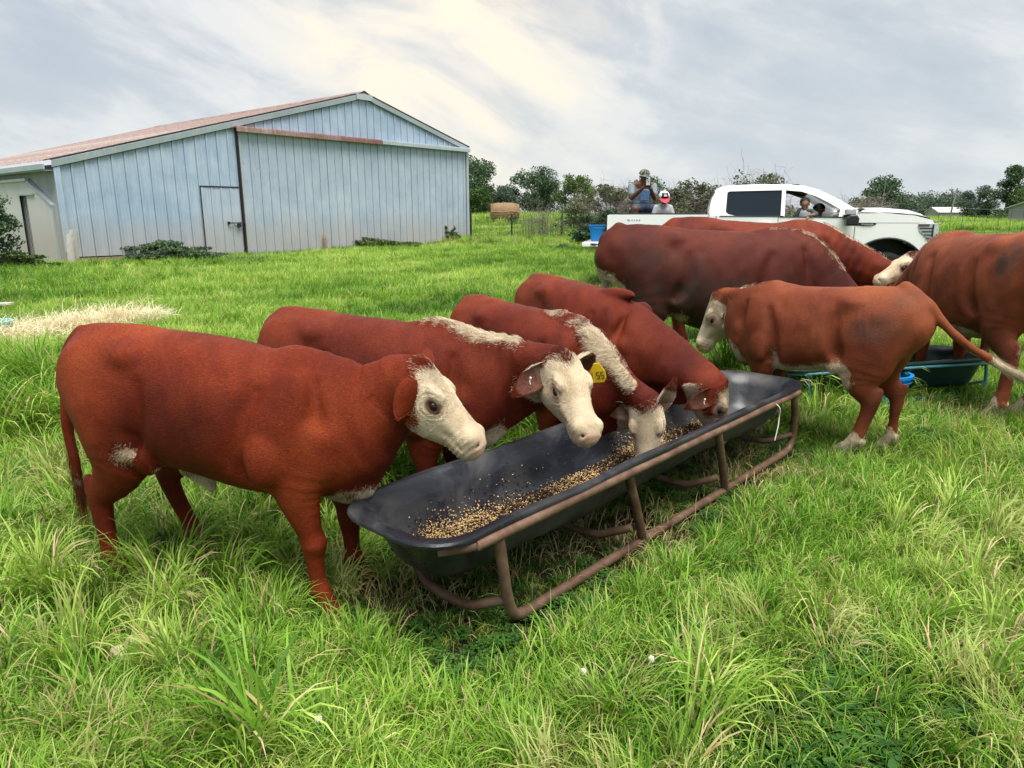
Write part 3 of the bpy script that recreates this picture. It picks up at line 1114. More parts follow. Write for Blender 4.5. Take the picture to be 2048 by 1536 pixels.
        dkk = np.clip(at['dark'][T_[:, 0]], 0, 1)[:, None] * .9
        colr = colr * (1 - dkk) + np.array([.07, .022, .012]) * dkk
        # tail switch
        if tl is not None and fur > 3000:
            ns = 900
            i0 = rng.integers(int(len(tl) * .62), len(tl), ns)
            q0 = tl[i0] + rng.normal(size=(ns, 3)) * .006
            tdir = _n(tl[-1] - tl[-4])
            dr = tdir + rng.normal(size=(ns, 3)) * .09
            l_ = rng.uniform(.10, .20, ns)[:, None]
            q1 = q0 + dr * l_ * .5 + rng.normal(size=(ns, 3)) * .004
            q2 = q1 + (dr + np.array([0, 0, -.15])) * l_ * .5
            pts = np.concatenate([pts, np.stack([q0, q1, q2], 1) * s])
            tw_ = rng.uniform(0, 1, ns)[:, None]
            sc_ = np.array((white or {}).get('switch', (.60, .50, .36)))
            colr = np.concatenate([colr, sc_ * (.55 + .55 * tw_)])
        nC = len(pts)
        hcv = bpy.data.hair_curves.new('fur')
        hcv.add_curves([3] * nC)
        hcv.attributes['position'].data.foreach_set('vector', pts.reshape(-1, 3).astype(np.float32).ravel())
        ra = hcv.attributes.get('radius') or hcv.attributes.new('radius', 'FLOAT', 'POINT')
        w_ = .00062 * s * (1.0 + .3 * (h > .009)) * (30000 / max(fur, 30000)) ** .25
        ra.data.foreach_set('value', np.tile(np.array([1., .8, .18]) * w_, nC).astype(np.float32))
        fc_ = hcv.attributes.new('fcol', 'FLOAT_COLOR', 'CURVE')
        fc_.data.foreach_set('color', np.concatenate([colr, np.ones((nC, 1))], 1).astype(np.float32).ravel())
        hcv.materials.append(M_fur)
        fo = bpy.data.objects.new('fur', hcv)
        COL.objects.link(fo)
        fo.parent = root
        fo['kind'] = 'stuff'
    return root
# ------------------------------------------------------------------ ground sheet


def ground_material():
    b = NB('pasture_soil_and_turf')
    v = b.coord('Object')
    n1 = b.noise(v, 0.16, 6, 0.6)
    n2 = b.noise(v, 2.3, 8, 0.7)
    n3 = b.noise(v, 22, 5, 0.7)
    turf = b.ramp(n3, [(0.3, (0.035, 0.062, 0.012)), (0.5, (0.075, 0.125, 0.024)), (0.7, (0.14, 0.20, 0.045))])
    turf2 = b.mix(b.ramp(n1, [(0.4, 0.0), (0.62, 0.75)]), turf, (0.13, 0.20, 0.035))
    soil = b.ramp(n2, [(0.35, (0.020, 0.016, 0.010)), (0.65, (0.042, 0.034, 0.019))])
    # bare brown soil shows between the tufts only close by, where real blades stand on it
    sep_ = b.n('SeparateXYZ'); b.link(v, sep_.inputs[0])
    dist = b.n('VectorMath', operation='LENGTH'); b.link(v, dist.inputs[0])
    far = b.ramp(b.math('DIVIDE', dist.outputs['Value'], 60.0), [(0.05, 0.0), (0.45, 1.0)])
    thatch = b.mix(b.ramp(n2, [(0.42, 0.0), (0.60, 0.8)]), soil, (0.040, 0.055, 0.018))
    col = b.mix(far, thatch, turf2)
    b.set(color=col, rough=0.95, spec=0.08, normal=b.bump(b.math('ADD', n3, n2), 0.8, 0.03))
    return b.m


def build_ground():
    xs = np.unique(np.concatenate([np.linspace(-900, -60, 15), np.linspace(-60, -14, 24), np.linspace(-14, 14, 113), np.linspace(14, 60, 24), np.linspace(60, 900, 15)]))
    ys = np.unique(np.concatenate([np.linspace(-60, -4, 10), np.linspace(-4, 16, 81), np.linspace(16, 70, 40), np.linspace(70, 1500, 20)]))
    X, Y = np.meshgrid(xs, ys, indexing='ij')
    Z = ground_z(X, Y)
    V = np.stack([X, Y, Z], -1).reshape(-1, 3)
    ny = len(ys)
    i, j = np.meshgrid(np.arange(len(xs) - 1), np.arange(ny - 1), indexing='ij')
    a = (i * ny + j).ravel()
    Q = np.stack([a, a + ny, a + ny + 1, a + 1], 1)
    me = fast_mesh('ground', V, Q)
    o = link('ground', me, [ground_material()], smooth=True)
    tag(o, kind='structure')


build_ground()

# ------------------------------------------------------------------ grass: real blades, gathered in tufts and scattered


def blade_mat(name, stops, trans=0.35, rough=0.5):
    b = NB(name)
    r = b.attr('tint', 'INSTANCER')
    bl = b.attr('shade')
    f = b.math('ADD', b.math('MULTIPLY', r, 0.62), b.math('MULTIPLY', bl, 0.38))
    col = b.ramp(f, stops)
    b.set(color=col, rough=rough, spec=0.22)
    t = b.n('BsdfTranslucent')
    b.link(b.mix(0.5, col, b.mix(1.0, col, (1.0, 1.0, 0.45), 'MULTIPLY')), t.inputs[0])
    m = b.n('MixShader'); m.inputs[0].default_value = trans
    b.link(b.b.outputs[0], m.inputs[1]); b.link(t.outputs[0], m.inputs[2])
    b.link(m.outputs[0], b.o.inputs[0])
    return b.m


G_STOPS = [(0.05, (0.018, 0.074, 0.008)), (0.28, (0.065, 0.185, 0.014)), (0.50, (0.190, 0.365, 0.035)), (0.74, (0.42, 0.56, 0.11)), (0.95, (0.66, 0.70, 0.30))]
M_grass = blade_mat('grass_blades', G_STOPS)
M_grass_pale = blade_mat('grass_blades_pale', [(0.05, (0.16, 0.24, 0.045)), (0.45, (0.30, 0.38, 0.09)), (0.9, (0.52, 0.54, 0.22))])
M_straw = blade_mat('straw_blades', [(0.1, (0.42, 0.33, 0.17)), (0.5, (0.66, 0.56, 0.36)), (0.9, (0.85, 0.78, 0.60))], trans=0.2)
M_dry = blade_mat('dry_blades', [(0.1, (0.20, 0.145, 0.06)), (0.5, (0.42, 0.33, 0.16)), (0.9, (0.62, 0.53, 0.31))], trans=0.2)
M_weed = blade_mat('weed_leaves', [(0.1, (0.022, 0.075, 0.014)), (0.5, (0.048, 0.135, 0.022)), (0.9, (0.10, 0.20, 0.035))])


def tuft_mesh(name, n, hmin, hmax, spread, lean, width, seg, seed, mats, dry_share=0.0, arch=1.0, comb=None):
    """n curved tapering blades as one small mesh"""
    r = np.random.default_rng(seed)
    V, Q, T, S, MI = [], [], [], [], []
    for i in range(n):
        a = r.uniform(0, 2 * PI)
        rr = spread * math.sqrt(r.random())
        bx, by = rr * math.cos(a), rr * math.sin(a)
        az = a + r.normal() * .9 if comb is None else comb + r.normal() * .55
        h_ = r.uniform(hmin, hmax)
        ln = abs(r.normal(lean, lean * .4)) + .08
        w = width * r.uniform(.6, 1.25)
        tw = r.normal() * .5
        dx, dy = math.cos(az), math.sin(az)
        px, py = -math.sin(az + tw), math.cos(az + tw)
        base = len(V)
        for k in range(seg + 1):
            t = k / seg
            bend = ln * t + arch * .5 * ln * t * t * t * 1.6
            th = min(bend, 2.3)
            # integrate a bending stem
            if k == 0:
                x = y = z = 0.0
                X, Zz = 0.0, 0.0
            else:
                X += math.sin(th) * h_ / seg
                Zz += math.cos(th) * h_ / seg
            ww = w * (1 - t ** 2.2) * (.65 + .35 * min(1, t * 4))
            cx, cy_, cz = bx + dx * X, by + dy * X, Zz
            if k < seg:
                V.append((cx - px * ww / 2, cy_ - py * ww / 2, cz)); V.append((cx + px * ww / 2, cy_ + py * ww / 2, cz + w * .12))
            else:
                V.append((cx, cy_, cz))
        for k in range(seg - 1):
            q = base + 2 * k
            Q.append((q, q + 1, q + 3, q + 2))
        q = base + 2 * (seg - 1)
        T.append((q, q + 1, q + 2))
        sh = np.clip(r.normal(.5, .25), 0, 1)
        S += [sh] * (2 * seg + 1)
        MI.append(1 if r.random() < dry_share else 0)
    me = fast_mesh(name, np.array(V), np.array(Q), np.array(T))
    at_ = me.attributes.new('shade', 'FLOAT', 'POINT')
    at_.data.foreach_set('value', np.array(S, np.float32))
    for m in mats:
        me.materials.append(m)
    mi = np.concatenate([np.repeat(MI, seg - 1), np.array(MI)]).astype(np.int32)
    me.polygons.foreach_set('material_index', mi)
    return me


def leafy_mesh(name, n, h, spread, leaf, seed, mats, trefoil=True):
    """clover or broad-leaved weed: small rounded leaves on stalks"""
    r = np.random.default_rng(seed)
    V, T, S = [], [], []
    for i in range(n):
        a = r.uniform(0, 2 * PI); rr = spread * math.sqrt(r.random())
        c = np.array([rr * math.cos(a), rr * math.sin(a), h * r.uniform(.45, 1.0)])
        tilt = r.normal(size=2) * .35
        a0 = r.uniform(0, 2 * PI)
        sh = np.clip(r.normal(.5, .22), 0, 1)
        for k in range(3 if trefoil else 1):
            an = a0 + k * 2 * PI / 3
            L_ = leaf * r.uniform(.8, 1.2)
            d = np.array([math.cos(an), math.sin(an), 0.12 + tilt[0] * math.cos(an) + tilt[1] * math.sin(an)])
            p = np.array([-math.sin(an), math.cos(an), 0])
            w = L_ * (.46 if trefoil else .30)
            pts = [c, c + d * L_ * .45 + p * w, c + d * L_ * .85 + p * w * .75, c + d * L_ * (1.0 if trefoil else 1.25) - np.array([0, 0, .1 * L_]), c + d * L_ * .85 - p * w * .75, c + d * L_ * .45 - p * w]
            b0 = len(V)
            V += [tuple(q) for q in pts]
            T += [(b0, b0 + 1, b0 + 2), (b0, b0 + 2, b0 + 3), (b0, b0 + 3, b0 + 4), (b0, b0 + 4, b0 + 5)]
            S += [sh] * 6
    me = fast_mesh(name, np.array(V), None, np.array(T))
    at_ = me.attributes.new('shade', 'FLOAT', 'POINT')
    at_.data.foreach_set('value', np.array(S, np.float32))
    for m in mats:
        me.materials.append(m)
    return me


def scatter(name, protos, P, rot, scale, which, tint, kind='stuff'):
    """one object: a point cloud whose points carry the tufts, instanced by geometry nodes"""
    pc = bpy.data.meshes.new(name + '_points')
    pc.vertices.add(len(P)); pc.vertices.foreach_set('co', np.asarray(P, np.float32).ravel())
    for k, typ, arr in (('rot', 'FLOAT_VECTOR', rot), ('scl', 'FLOAT', scale), ('which', 'INT', which), ('tint', 'FLOAT', tint)):
        a = pc.attributes.new(k, typ, 'POINT')
        a.data.foreach_set('vector' if typ == 'FLOAT_VECTOR' else 'value', np.asarray(arr, np.int32 if typ == 'INT' else np.float32).ravel())
    o = bpy.data.objects.new(name, pc); COL.objects.link(o)
    o['kind'] = kind
    coll = bpy.data.collections.new(name + '_kinds')
    for i, me in enumerate(protos):
        q = bpy.data.objects.new('%s_%03d' % (name, i), me)
        coll.objects.link(q)
    g = bpy.data.node_groups.new(name + '_nodes', 'GeometryNodeTree')
    g.interface.new_socket('Geometry', in_out='INPUT', socket_type='NodeSocketGeometry')
    g.interface.new_socket('Geometry', in_out='OUTPUT', socket_type='NodeSocketGeometry')
    n = g.nodes.new; l = g.links.new
    gi, go = n('NodeGroupInput'), n('NodeGroupOutput')
    m2p = n('GeometryNodeMeshToPoints'); l(gi.outputs[0], m2p.inputs[0])
    ci = n('GeometryNodeCollectionInfo'); ci.inputs['Collection'].default_value = coll
    ci.inputs['Separate Children'].default_value = True; ci.inputs['Reset Children'].default_value = True
    ip = n('GeometryNodeInstanceOnPoints')
    l(m2p.outputs[0], ip.inputs['Points']); l(ci.outputs[0], ip.inputs['Instance'])
    ip.inputs['Pick Instance'].default_value = True

    def na(nm, t):
        x = n('GeometryNodeInputNamedAttribute'); x.data_type = t; x.inputs[0].default_value = nm
        return x.outputs[0]
    l(na('which', 'INT'), ip.inputs['Instance Index'])
    e2r = n('FunctionNodeEulerToRotation'); l(na('rot', 'FLOAT_VECTOR'), e2r.inputs[0])
    l(e2r.outputs[0], ip.inputs['Rotation'])
    l(na('scl', 'FLOAT'), ip.inputs['Scale'])
    l(ip.outputs[0], go.inputs[0])
    md = o.modifiers.new('scatter', 'NODES'); md.node_group = g
    return o


def vnoise(x, y, f, seed):
    return sm_noise(np.stack([x, y, np.zeros_like(x)], 1), f, seed)


def bare_mask(x, y):
    """1 where something sits on the grass: keep tufts from growing through it"""
    k = np.zeros(len(x), bool)
    # barn footprint is handled by its plane
    return k


def in_barn(x, y):
    s = (x - BARN_O[0]) * BARN_A[0] + (y - BARN_O[1]) * BARN_A[1]
    t = (x - BARN_O[0]) * BARN_B[0] + (y - BARN_O[1]) * BARN_B[1]
    return (s > -.6) & (s < 16.3) & (t > .02) & (t < 18)


def build_grass():
    r = RNG
    short = [tuft_mesh('grass', 46, .045, .105, .085, .80, .0050, 3, 100 + i, [M_grass, M_dry], .05, arch=.8) for i in range(5)]
    mid = [tuft_mesh('grass', 38, .09, .19, .07, .66, .0062, 4, 120 + i, [M_grass, M_dry], .07, arch=1.2) for i in range(4)]
    tall = [tuft_mesh('grass', 40, .20, .42, .060, .62, .0090, 6, 140 + i, [M_grass, M_dry], .06, arch=1.7, comb=[None, 1.2, 4.0][i]) for i in range(3)]
    pale = [tuft_mesh('grass', 44, .16, .36, .065, .80, .0080, 6, 160 + i, [M_grass_pale, M_dry], .12, arch=1.7, comb=[None, 0.3, 3.3][i]) for i in range(3)]
    dry = [tuft_mesh('grass', 20, .08, .20, .10, 1.25, .0042, 4, 180 + i, [M_dry, M_grass], .25, arch=.9) for i in range(2)]
    clover = [leafy_mesh('clover', 38, .085, .085, .0165, 200 + i, [M_weed]) for i in range(3)]
    weed = [leafy_mesh('weed', 16, .10, .09, .045, 220 + i, [M_weed], trefoil=False) for i in range(2)]
    protos = short + mid + tall + pale + dry + clover + weed
    iS, iM, iT, iP, iD, iC, iW = 0, 5, 9, 12, 15, 17, 20
    P, R_, S_, W_, T_ = [], [], [], [], []

    SPOTS = ((-1.286, 2.031, .085), (1.28, 2.30, .16), (3.35, 5.10, .42), (-1.15, 2.40, .13), (.98, 2.22, .10), (.33, 2.92, .2), (1.4, 3.9, .25), (-.35, 2.62, .22), (.5, 3.2, .25))

    def put(x, y, which, sc, tint, dz=0.0):
        keep = np.ones(len(x), bool)
        for cx, cy_, rr_ in SPOTS:
            keep &= r.random(len(x)) > .82 * np.exp(-((x - cx) ** 2 + (y - cy_) ** 2) / (rr_ * rr_))
        x, y, which, sc, tint = x[keep], y[keep], which[keep], sc[keep], tint[keep]
        z = ground_z(x, y) + dz
        P.append(np.stack([x, y, z], 1))
        R_.append(np.stack([r.normal(0, .10, len(x)), r.normal(0, .10, len(x)), r.uniform(0, 2 * PI, len(x))], 1))
        S_.append(sc); W_.append(which); T_.append(np.clip(tint, 0, 1))

    def band(y0, y1, dens, sc0, margin=1.0):
        w0, w1 = .80 * y0 + margin, .80 * y1 + margin
        area = (w0 + w1) * (y1 - y0)
        n = int(area * dens)
        y = r.uniform(y0, y1, n); x = r.uniform(-1, 1, n) * (.80 * y + margin)
        ok = ~in_barn(x, y)
        x, y = x[ok], y[ok]
        n = len(x)
        patch = vnoise(x, y, 1.9, 5) * .6 + vnoise(x, y, 5.0, 6) * .45
        tone = .44 + .17 * vnoise(x, y, .9, 8) + .16 * vnoise(x, y, 4.2, 9) + r.normal(0, .16, n)
        q = r.random(n)
        which = np.empty(n, int)
        isclover = (vnoise(x, y, 2.6, 15) + .4 * vnoise(x, y, 7, 16) > .55) & (y0 < 6)
        lng = patch > .55
        which[:] = iS + r.integers(0, 5, n)
        qm = .45 if y0 < 3 else .60
        which[q > qm] = iM + r.integers(0, 4, (q > qm).sum())
        k = lng & (q > .30); which[k] = iM + r.integers(0, 4, k.sum())
        k = lng & (q > .70) & (y0 < 6); which[k] = iT + r.integers(0, 3, k.sum())
        k = isclover & (q < .60); which[k] = iC + r.integers(0, 3, k.sum())
        k = isclover & (q > .95); which[k] = iW + r.integers(0, 2, k.sum())
        k = (q > .955) & (vnoise(x, y, 1.3, 18) > .1); which[k] = iD + r.integers(0, 2, k.sum())
        sc = sc0 * r.uniform(.75, 1.25, n) * np.clip(1 + (.35 if y0 < 6 else .15) * patch, .6, 1.6)
        ru = (x + .024) * .674 + (y - 2.238) * .739
        rn = -(x + .024) * .739 + (y - 2.238) * .674
        near_t = (ru > -.35) & (ru < 3.0) & (rn > -.16) & (rn < .65)
        which = np.where(near_t, np.where(q < .6, iS + r.integers(0, 5, n), iC + r.integers(0, 3, n)), which)
        sc = np.where(near_t, sc * .5, sc)
        if y0 >= 22:
            which[:] = np.where(q < .75, iS + r.integers(0, 5, n), iM + r.integers(0, 4, n)); sc *= .8
            tone = tone + .12
        put(x, y, which, sc, tone)

    band(.9, 3.2, 520, 1.0, 1.2)
    band(3.2, 6.5, 360, 1.0, 1.2)
    band(6.5, 12, 190, 1.25, 1.2)
    band(12, 22, 100, 1.45, 1.5)
    band(22, 46, 42, 1.9, 2)
    band(46, 130, 4.5, 4.6, 2)
    # long arching clumps, placed in drifts in the foreground and midfield
    n = 3600
    y = r.uniform(1.0, 7.5, n) ** 1.0; x = r.uniform(-1, 1, n) * (.80 * y + 1.0)
    f = vnoise(x, y, 1.5, 31) + .35 * vnoise(x, y, 4, 32)
    # the drifts seen in the picture
    for (cx, cy_, rr_) in ((-.25, 1.72, .35), (.4, 1.68, .3), (-1.35, 1.95, .45), (1.55, 2.05, .4), (2.1, 3.0, .45), (-.3, 2.05, .22), (1.0, 2.25, .25), (3.1, 4.3, .5), (.10, 1.72, .40), (-1.05, 1.80, .45), (-.45, 1.62, .30), (1.9, 2.35, .35), (2.9, 3.6, .65), (-.75, 3.1, .35), (-1.5, 2.35, .5), (.62, 1.95, .28), (1.35, 1.75, .3), (2.3, 4.9, .5), (-.95, 2.72, .3)):
        f = np.maximum(f, 1.35 * np.exp(-((x - cx) ** 2 + (y - cy_) ** 2) / (rr_ * rr_)))
    rim_ = ((x - .85) * .728 - (y - 3.1) * .686)   # signed distance from the trough's axis
    k = (f > .62) & ~((np.abs(rim_) < .42) & (x > -.5) & (x < 1.9))
    x, y, f = x[k], y[k], f[k]
    n = len(x)
    which = np.where(r.random(n) < .48, iP + r.integers(0, 3, n), iT + r.integers(0, 3, n))
    put(x, y, which, r.uniform(.55, 1.0, n) * np.clip(.6 + .35 * f, .6, 1.0), .52 + r.normal(0, .18, n))
    # flattened brown thatch where the cattle have trodden
    for cx, cy_, rr_ in SPOTS:
        m_ = int(rr_ * 260)
        x = r.normal(cx, rr_ * .7, m_); y = r.normal(cy_, rr_ * .7, m_)
        put(x, y, iD + r.integers(0, 2, m_), r.uniform(.6, 1.1, m_), np.clip(.3 + r.normal(0, .3, m_), 0, 1))
    # rank growth along the foot of the barn
    n = 900
    s = r.uniform(2.0, 16.3, n); t = -np.abs(r.normal(0, .35, n)) - .04
    x = BARN_O[0] + BARN_A[0] * s + BARN_B[0] * t; y = BARN_O[1] + BARN_A[1] * s + BARN_B[1] * t
    put(x, y, np.where(r.random(n) < .5, iT + r.integers(0, 3, n), iM + r.integers(0, 4, n)), r.uniform(.4, .85, n), .22 + r.normal(0, .12, n))
    # taller grass by the fences
    n = 2600
    x = r.uniform(-3, 26, n); y = 31.5 + r.normal(0, .8, n) - .0 * x
    put(x, y, np.where(r.random(n) < .5, iP + r.integers(0, 3, n), iT + r.integers(0, 3, n)), r.uniform(.8, 1.7, n), .45 + r.normal(0, .15, n))
    n = 1500
    x = r.uniform(-16, -7, n); y = r.uniform(13, 20.5, n)
    k = ~in_barn(x, y); x, y = x[k], y[k]; n = len(x)
    put(x, y, np.where(r.random(n) < .6, iM + r.integers(0, 4, n), iT + r.integers(0, 3, n)), r.uniform(.6, 1.15, n), .35 + r.normal(0, .15, n))
    P_, R2, S2, W2, T2 = (np.concatenate(a) for a in (P, R_, S_, W_, T_))
    o = scatter('grass', protos, P_, R2, S2, W2, T2)
    # dry straw spilt on the turf behind the nearest calf
    st = [tuft_mesh('straw', 60, .12, .30, .22, 1.9, .006, 3, 300 + i, [M_straw, M_straw], 0, arch=.1) for i in range(2)]
    n = 300
    u = r.random(n)
    x = -5.95 + .85 * u + r.normal(0, .17, n); y = 7.95 + 1.7 * u + r.normal(0, .22, n)
    scatter('straw', st, np.stack([x, y, ground_z(x, y) + .02 + .06 * r.random(n)], 1), np.stack([r.normal(0, .3, n), r.normal(0, .3, n), r.uniform(0, 6.28, n)], 1),
            r.uniform(.7, 1.2, n), r.integers(0, 2, n), np.clip(.85 + r.normal(0, .2, n), 0, 1))
    # white clover heads
    mb = MB()
    for k in range(26):
        t = math.acos(1 - 2 * (k + .5) / 26); a = k * 2.4
        mb.ellipsoid((.008 * math.sin(t) * math.cos(a), .008 * math.sin(t) * math.sin(a), .10 + .008 * math.cos(t)), (.0035, .0035, .005), 5, 3)
    mb.tube([(0, 0, 0), (.003, .002, .05), (0, 0, .10)], .0012, 4)
    fm = mb.mesh('clover_head')
    fm.materials.append(simple_mat('clover_white', (.75, .74, .66), .7))
    for (x, y, lab) in ((0.210, 1.912, 'white clover flower right of centre near the bottom of the picture'), (-0.546, 1.707, 'lone white clover flower left of centre by the bottom edge'), (0.453, 1.966, 'faint white clover flower to the right of the central one')):
        o = inst('clover_flower', fm, None, (x, y, float(ground_z(x, y)) + .02), (.1, .1, x * 7), (1, 1, 1))
        tag(o, lab, 'flower', 'white clover flowers in the foreground')


build_grass()


# two pale field stones in the foreground grass
def stone(name, label, c, s, seed):
    bm = bmesh.new()
    bmesh.ops.create_icosphere(bm, subdivisions=3, radius=1)
    for v_ in bm.verts:
        k = 1 + .22 * mnoise.noise(v_.co * 1.3 + Vector((seed, 0, 0))) + .07 * mnoise.noise(v_.co * 5 + Vector((0, seed, 0)))
        v_.co = Vector((v_.co.x * s[0], v_.co.y * s[1], v_.co.z * s[2])) * k
    me = bpy.data.meshes.new(name); bm.to_mesh(me); bm.free()
    o = link(name, me, [simple_mat('limestone_' + str(seed), (.50, .40, .28), .85, var=.35, scale=30, bump=.6)], smooth=True)
    o.location = c
    tag(o, label, 'stone')


stone('stone', 'small rounded tan stone lying in the foreground grass', (-1.296, 2.061, .085), (.033, .028, .030), 3)
stone('stone', 'flat grey brown stone right behind the tan stone in the grass', (-1.286, 2.150, .075), (.042, .03, .020), 8)
# ------------------------------------------------------------------ the metal barn
TH = BARN_TH
barn = empty('metal_barn', 'long weathered pale blue metal barn with a rusty roof and big sliding door', 'barn', (BARN_O[0], BARN_O[1], 0), TH)
PK, RT, EV, PITCH = 10.607, 16.094, 2.877, .275
HP_ = EV + PITCH * PK
BL = 17.0


def rake(s):
    return EV + PITCH * s if s <= PK else HP_ - PITCH * (s - PK)


def metal_sheet_mat(name, stops, rust=0.0, rough=.42, low=True):
    b = NB(name)
    v = b.coord('Object')
    streak = b.noise(b.coord('Object', scale=(9, 9, .35)), 3.0, 7, .68)
    blot = b.noise(v, .9, 7, .66, .4)
    fine = b.noise(v, 24, 4, .6)
    m = b.math('ADD', b.math('MULTIPLY', streak, .5), b.math('MULTIPLY', blot, .5))
    col = b.ramp(m, stops)
    if rust:
        rs = b.noise(b.coord('Object', scale=(5, 5, 1.2), loc=(3, 1, 0)), 2.2, 8, .72)
        col = b.mix(b.ramp(rs, [(.62 - rust * .2, 0.0), (.74 - rust * .2, .8)]), col, (.20, .085, .048))
    if low:
        # splashed earth along the foot of the wall
        s_ = b.n('SeparateXYZ'); b.link(v, s_.inputs[0])
        zz = b.math('ADD', s_.outputs[2], b.math('MULTIPLY', blot, -1.1))
        col = b.mix(b.ramp(zz, [(.0, .55), (.55, .30), (.95, 0.0)]), col, (.40, .34, .30))
    b.set(color=col, rough=b.ramp(fine, [(.3, rough - .06), (.7, rough + .14)]), spec=.45, metal=.0, normal=b.bump(blot, .16, .02))
    return b.m


BLUE = [(.30, (.25, .345, .47)), (.46, (.33, .43, .565)), (.56, (.41, .505, .63)), (.70, (.53, .61, .71))]
M_wall = metal_sheet_mat('wall_sheet_blue', BLUE)
M_door = metal_sheet_mat('door_sheet_grey_blue', [(.30, (.285, .36, .46)), (.46, (.365, .44, .55)), (.58, (.45, .52, .62)), (.72, (.57, .625, .69))], rust=.06)
M_roof = metal_sheet_mat('roof_sheet_rusty', [(.32, (.115, .058, .048)), (.46, (.185, .110, .095)), (.56, (.265, .21, .195)), (.68, (.38, .36, .35))], rust=.25, low=False)
M_trim = metal_sheet_mat('trim_sheet', [(.3, (.28, .34, .39)), (.5, (.37, .43, .475)), (.7, (.49, .53, .56))], rust=.03, low=False)
M_track = metal_sheet_mat('track_rusty', [(.35, (.16, .07, .06)), (.5, (.26, .14, .125)), (.68, (.42, .35, .34))], rust=.2, low=False)
M_shed = metal_sheet_mat('shed_sheet_cream', [(.3, (.46, .465, .45)), (.5, (.55, .555, .54)), (.7, (.64, .645, .63))])
M_side = metal_sheet_mat('side_sheet_grey', [(.3, (.28, .29, .31)), (.5, (.38, .39, .41)), (.7, (.48, .48, .48))])
M_dark = simple_mat('dark_gap', (.015, .016, .018), .9)
M_plank = simple_mat('old_plank', (.26, .185, .13), .85, var=.4, scale=9, bump=.5)


def rib_strip(w, zb0, ztop, rib=.035, minor=2):
    """one sheet strip: a box rib at its left edge, flat pan with faint stiffeners; x 0..w, y towards the viewer is -"""
    prof = [(0, 0), (.010, -rib), (.052, -rib), (.064, 0)]
    for k in range(minor):
        c = .064 + (w - .064) * (k + 1) / (minor + 1)
        prof += [(c - .014, 0), (c, -.006), (c + .014, 0)]
    prof.append((w - .007, -.0))
    V = [(x, y, zb0) for x, y in prof] + [(x, y, ztop(x)) for x, y in prof]
    n = len(prof)
    return V, [(i, i + 1, n + i + 1, n + i) for i in range(n - 1)]


def strips(parent, s0, s1, w, zb0, zt, mat, name, y=0.0, rib=.035, jit=0.0):
    s = s0
    rr_ = random.Random(int(s0 * 100))
    while s < s1 - .02:
        ww = min(w, s1 - s)
        V, F = rib_strip(ww, zb0, lambda x: zt(s + x), rib)
        dy = rr_.uniform(-1, 1) * jit
        V = [(s + x, y + yy + dy, z) for x, yy, z in V]
        me = pydata(name, V, F)
        link(name, me, [mat], parent)
        s += w


D0, DT = 5.353, 4.10
STW = .358
strips(barn, .02, D0 - .02, STW, .30, lambda s: rake(s) - .05, M_wall, 'wall_panel', jit=.003)
# below the eaves line the wall starts on planks at the left, on earth further along
strips(barn, D0 + .03, RT, .335, DT - .05, lambda s: rake(s) - .05, M_wall, 'wall_panel', y=.0, jit=.003)
# sliding door hung in front
door = MB()
for z in (.25, 2.1, 3.95):
    door.box(((D0 + RT) / 2, -.04, z), (RT - D0 - .1, .05, .10))
dr = door.build('sliding_door', [M_dark], barn)
strips(dr, D0 + .06, RT - .08, .337, .10, lambda s: DT + .01, M_door, 'door_panel', y=-.075, rib=.030, jit=.004)
mb = MB(); mb.box(((D0 + RT) / 2, -.055, 2.1), (RT - D0 - .2, .01, 3.9)); mb.build('door_core', [M_dark], dr)
mb = MB(); mb.box((D0 - .01, -.07, 2.05), (.035, .10, 4.15)); mb.build('door_edge', [M_dark], barn)
mb = MB(); mb.box((D0 + .050, -.10, 2.03), (.045, .05, 4.0)); mb.build('door_stile', [M_side], dr)
# track cover, rusty at its left half
mb = MB(); mb.box((D0 + 2.9, -.17, DT + .08), (6.0, .22, .055)); mb.box((D0 + 2.9, -.275, DT + .005), (6.0, .03, .15)); mb.build('track_cover', [M_track], barn, bevel=.01)
mb = MB(); mb.box((D0 + 8.32, -.17, DT + .09), (4.9, .22, .05)); mb.box((D0 + 8.32, -.272, DT + .02), (4.9, .03, .14)); mb.build('track_cover', [M_trim], barn, bevel=.01)
# small personnel door cut into the wall
pd = MB(); pd.box((4.62, -.055, 2.31), (1.32, .035, .045)); pd.box((3.972, -.05, 1.2), (.022, .03, 2.2))
pdo = pd.build('door_frame', [M_dark], barn)
strips(pdo, 3.99, 5.27, .32, .10, lambda s: 2.28, M_door, 'door_panel', y=-.055, rib=.02, jit=.002)
mb = MB(); mb.tube([(4.78, -.14, 1.18), (5.36, -.14, 1.185)], .018, 8); mb.box((4.80, -.11, 1.18), (.06, .08, .09)); mb.box((5.15, -.11, 1.10), (.12, .06, .12)); mb.build('latch', [M_dark], pdo)
mb = MB(); mb.tube([(4.95, -.15, 1.13), (5.1, -.16, 1.03), (5.25, -.15, 1.12)], .012, 6); mb.build('chain', [M_dark], pdo)
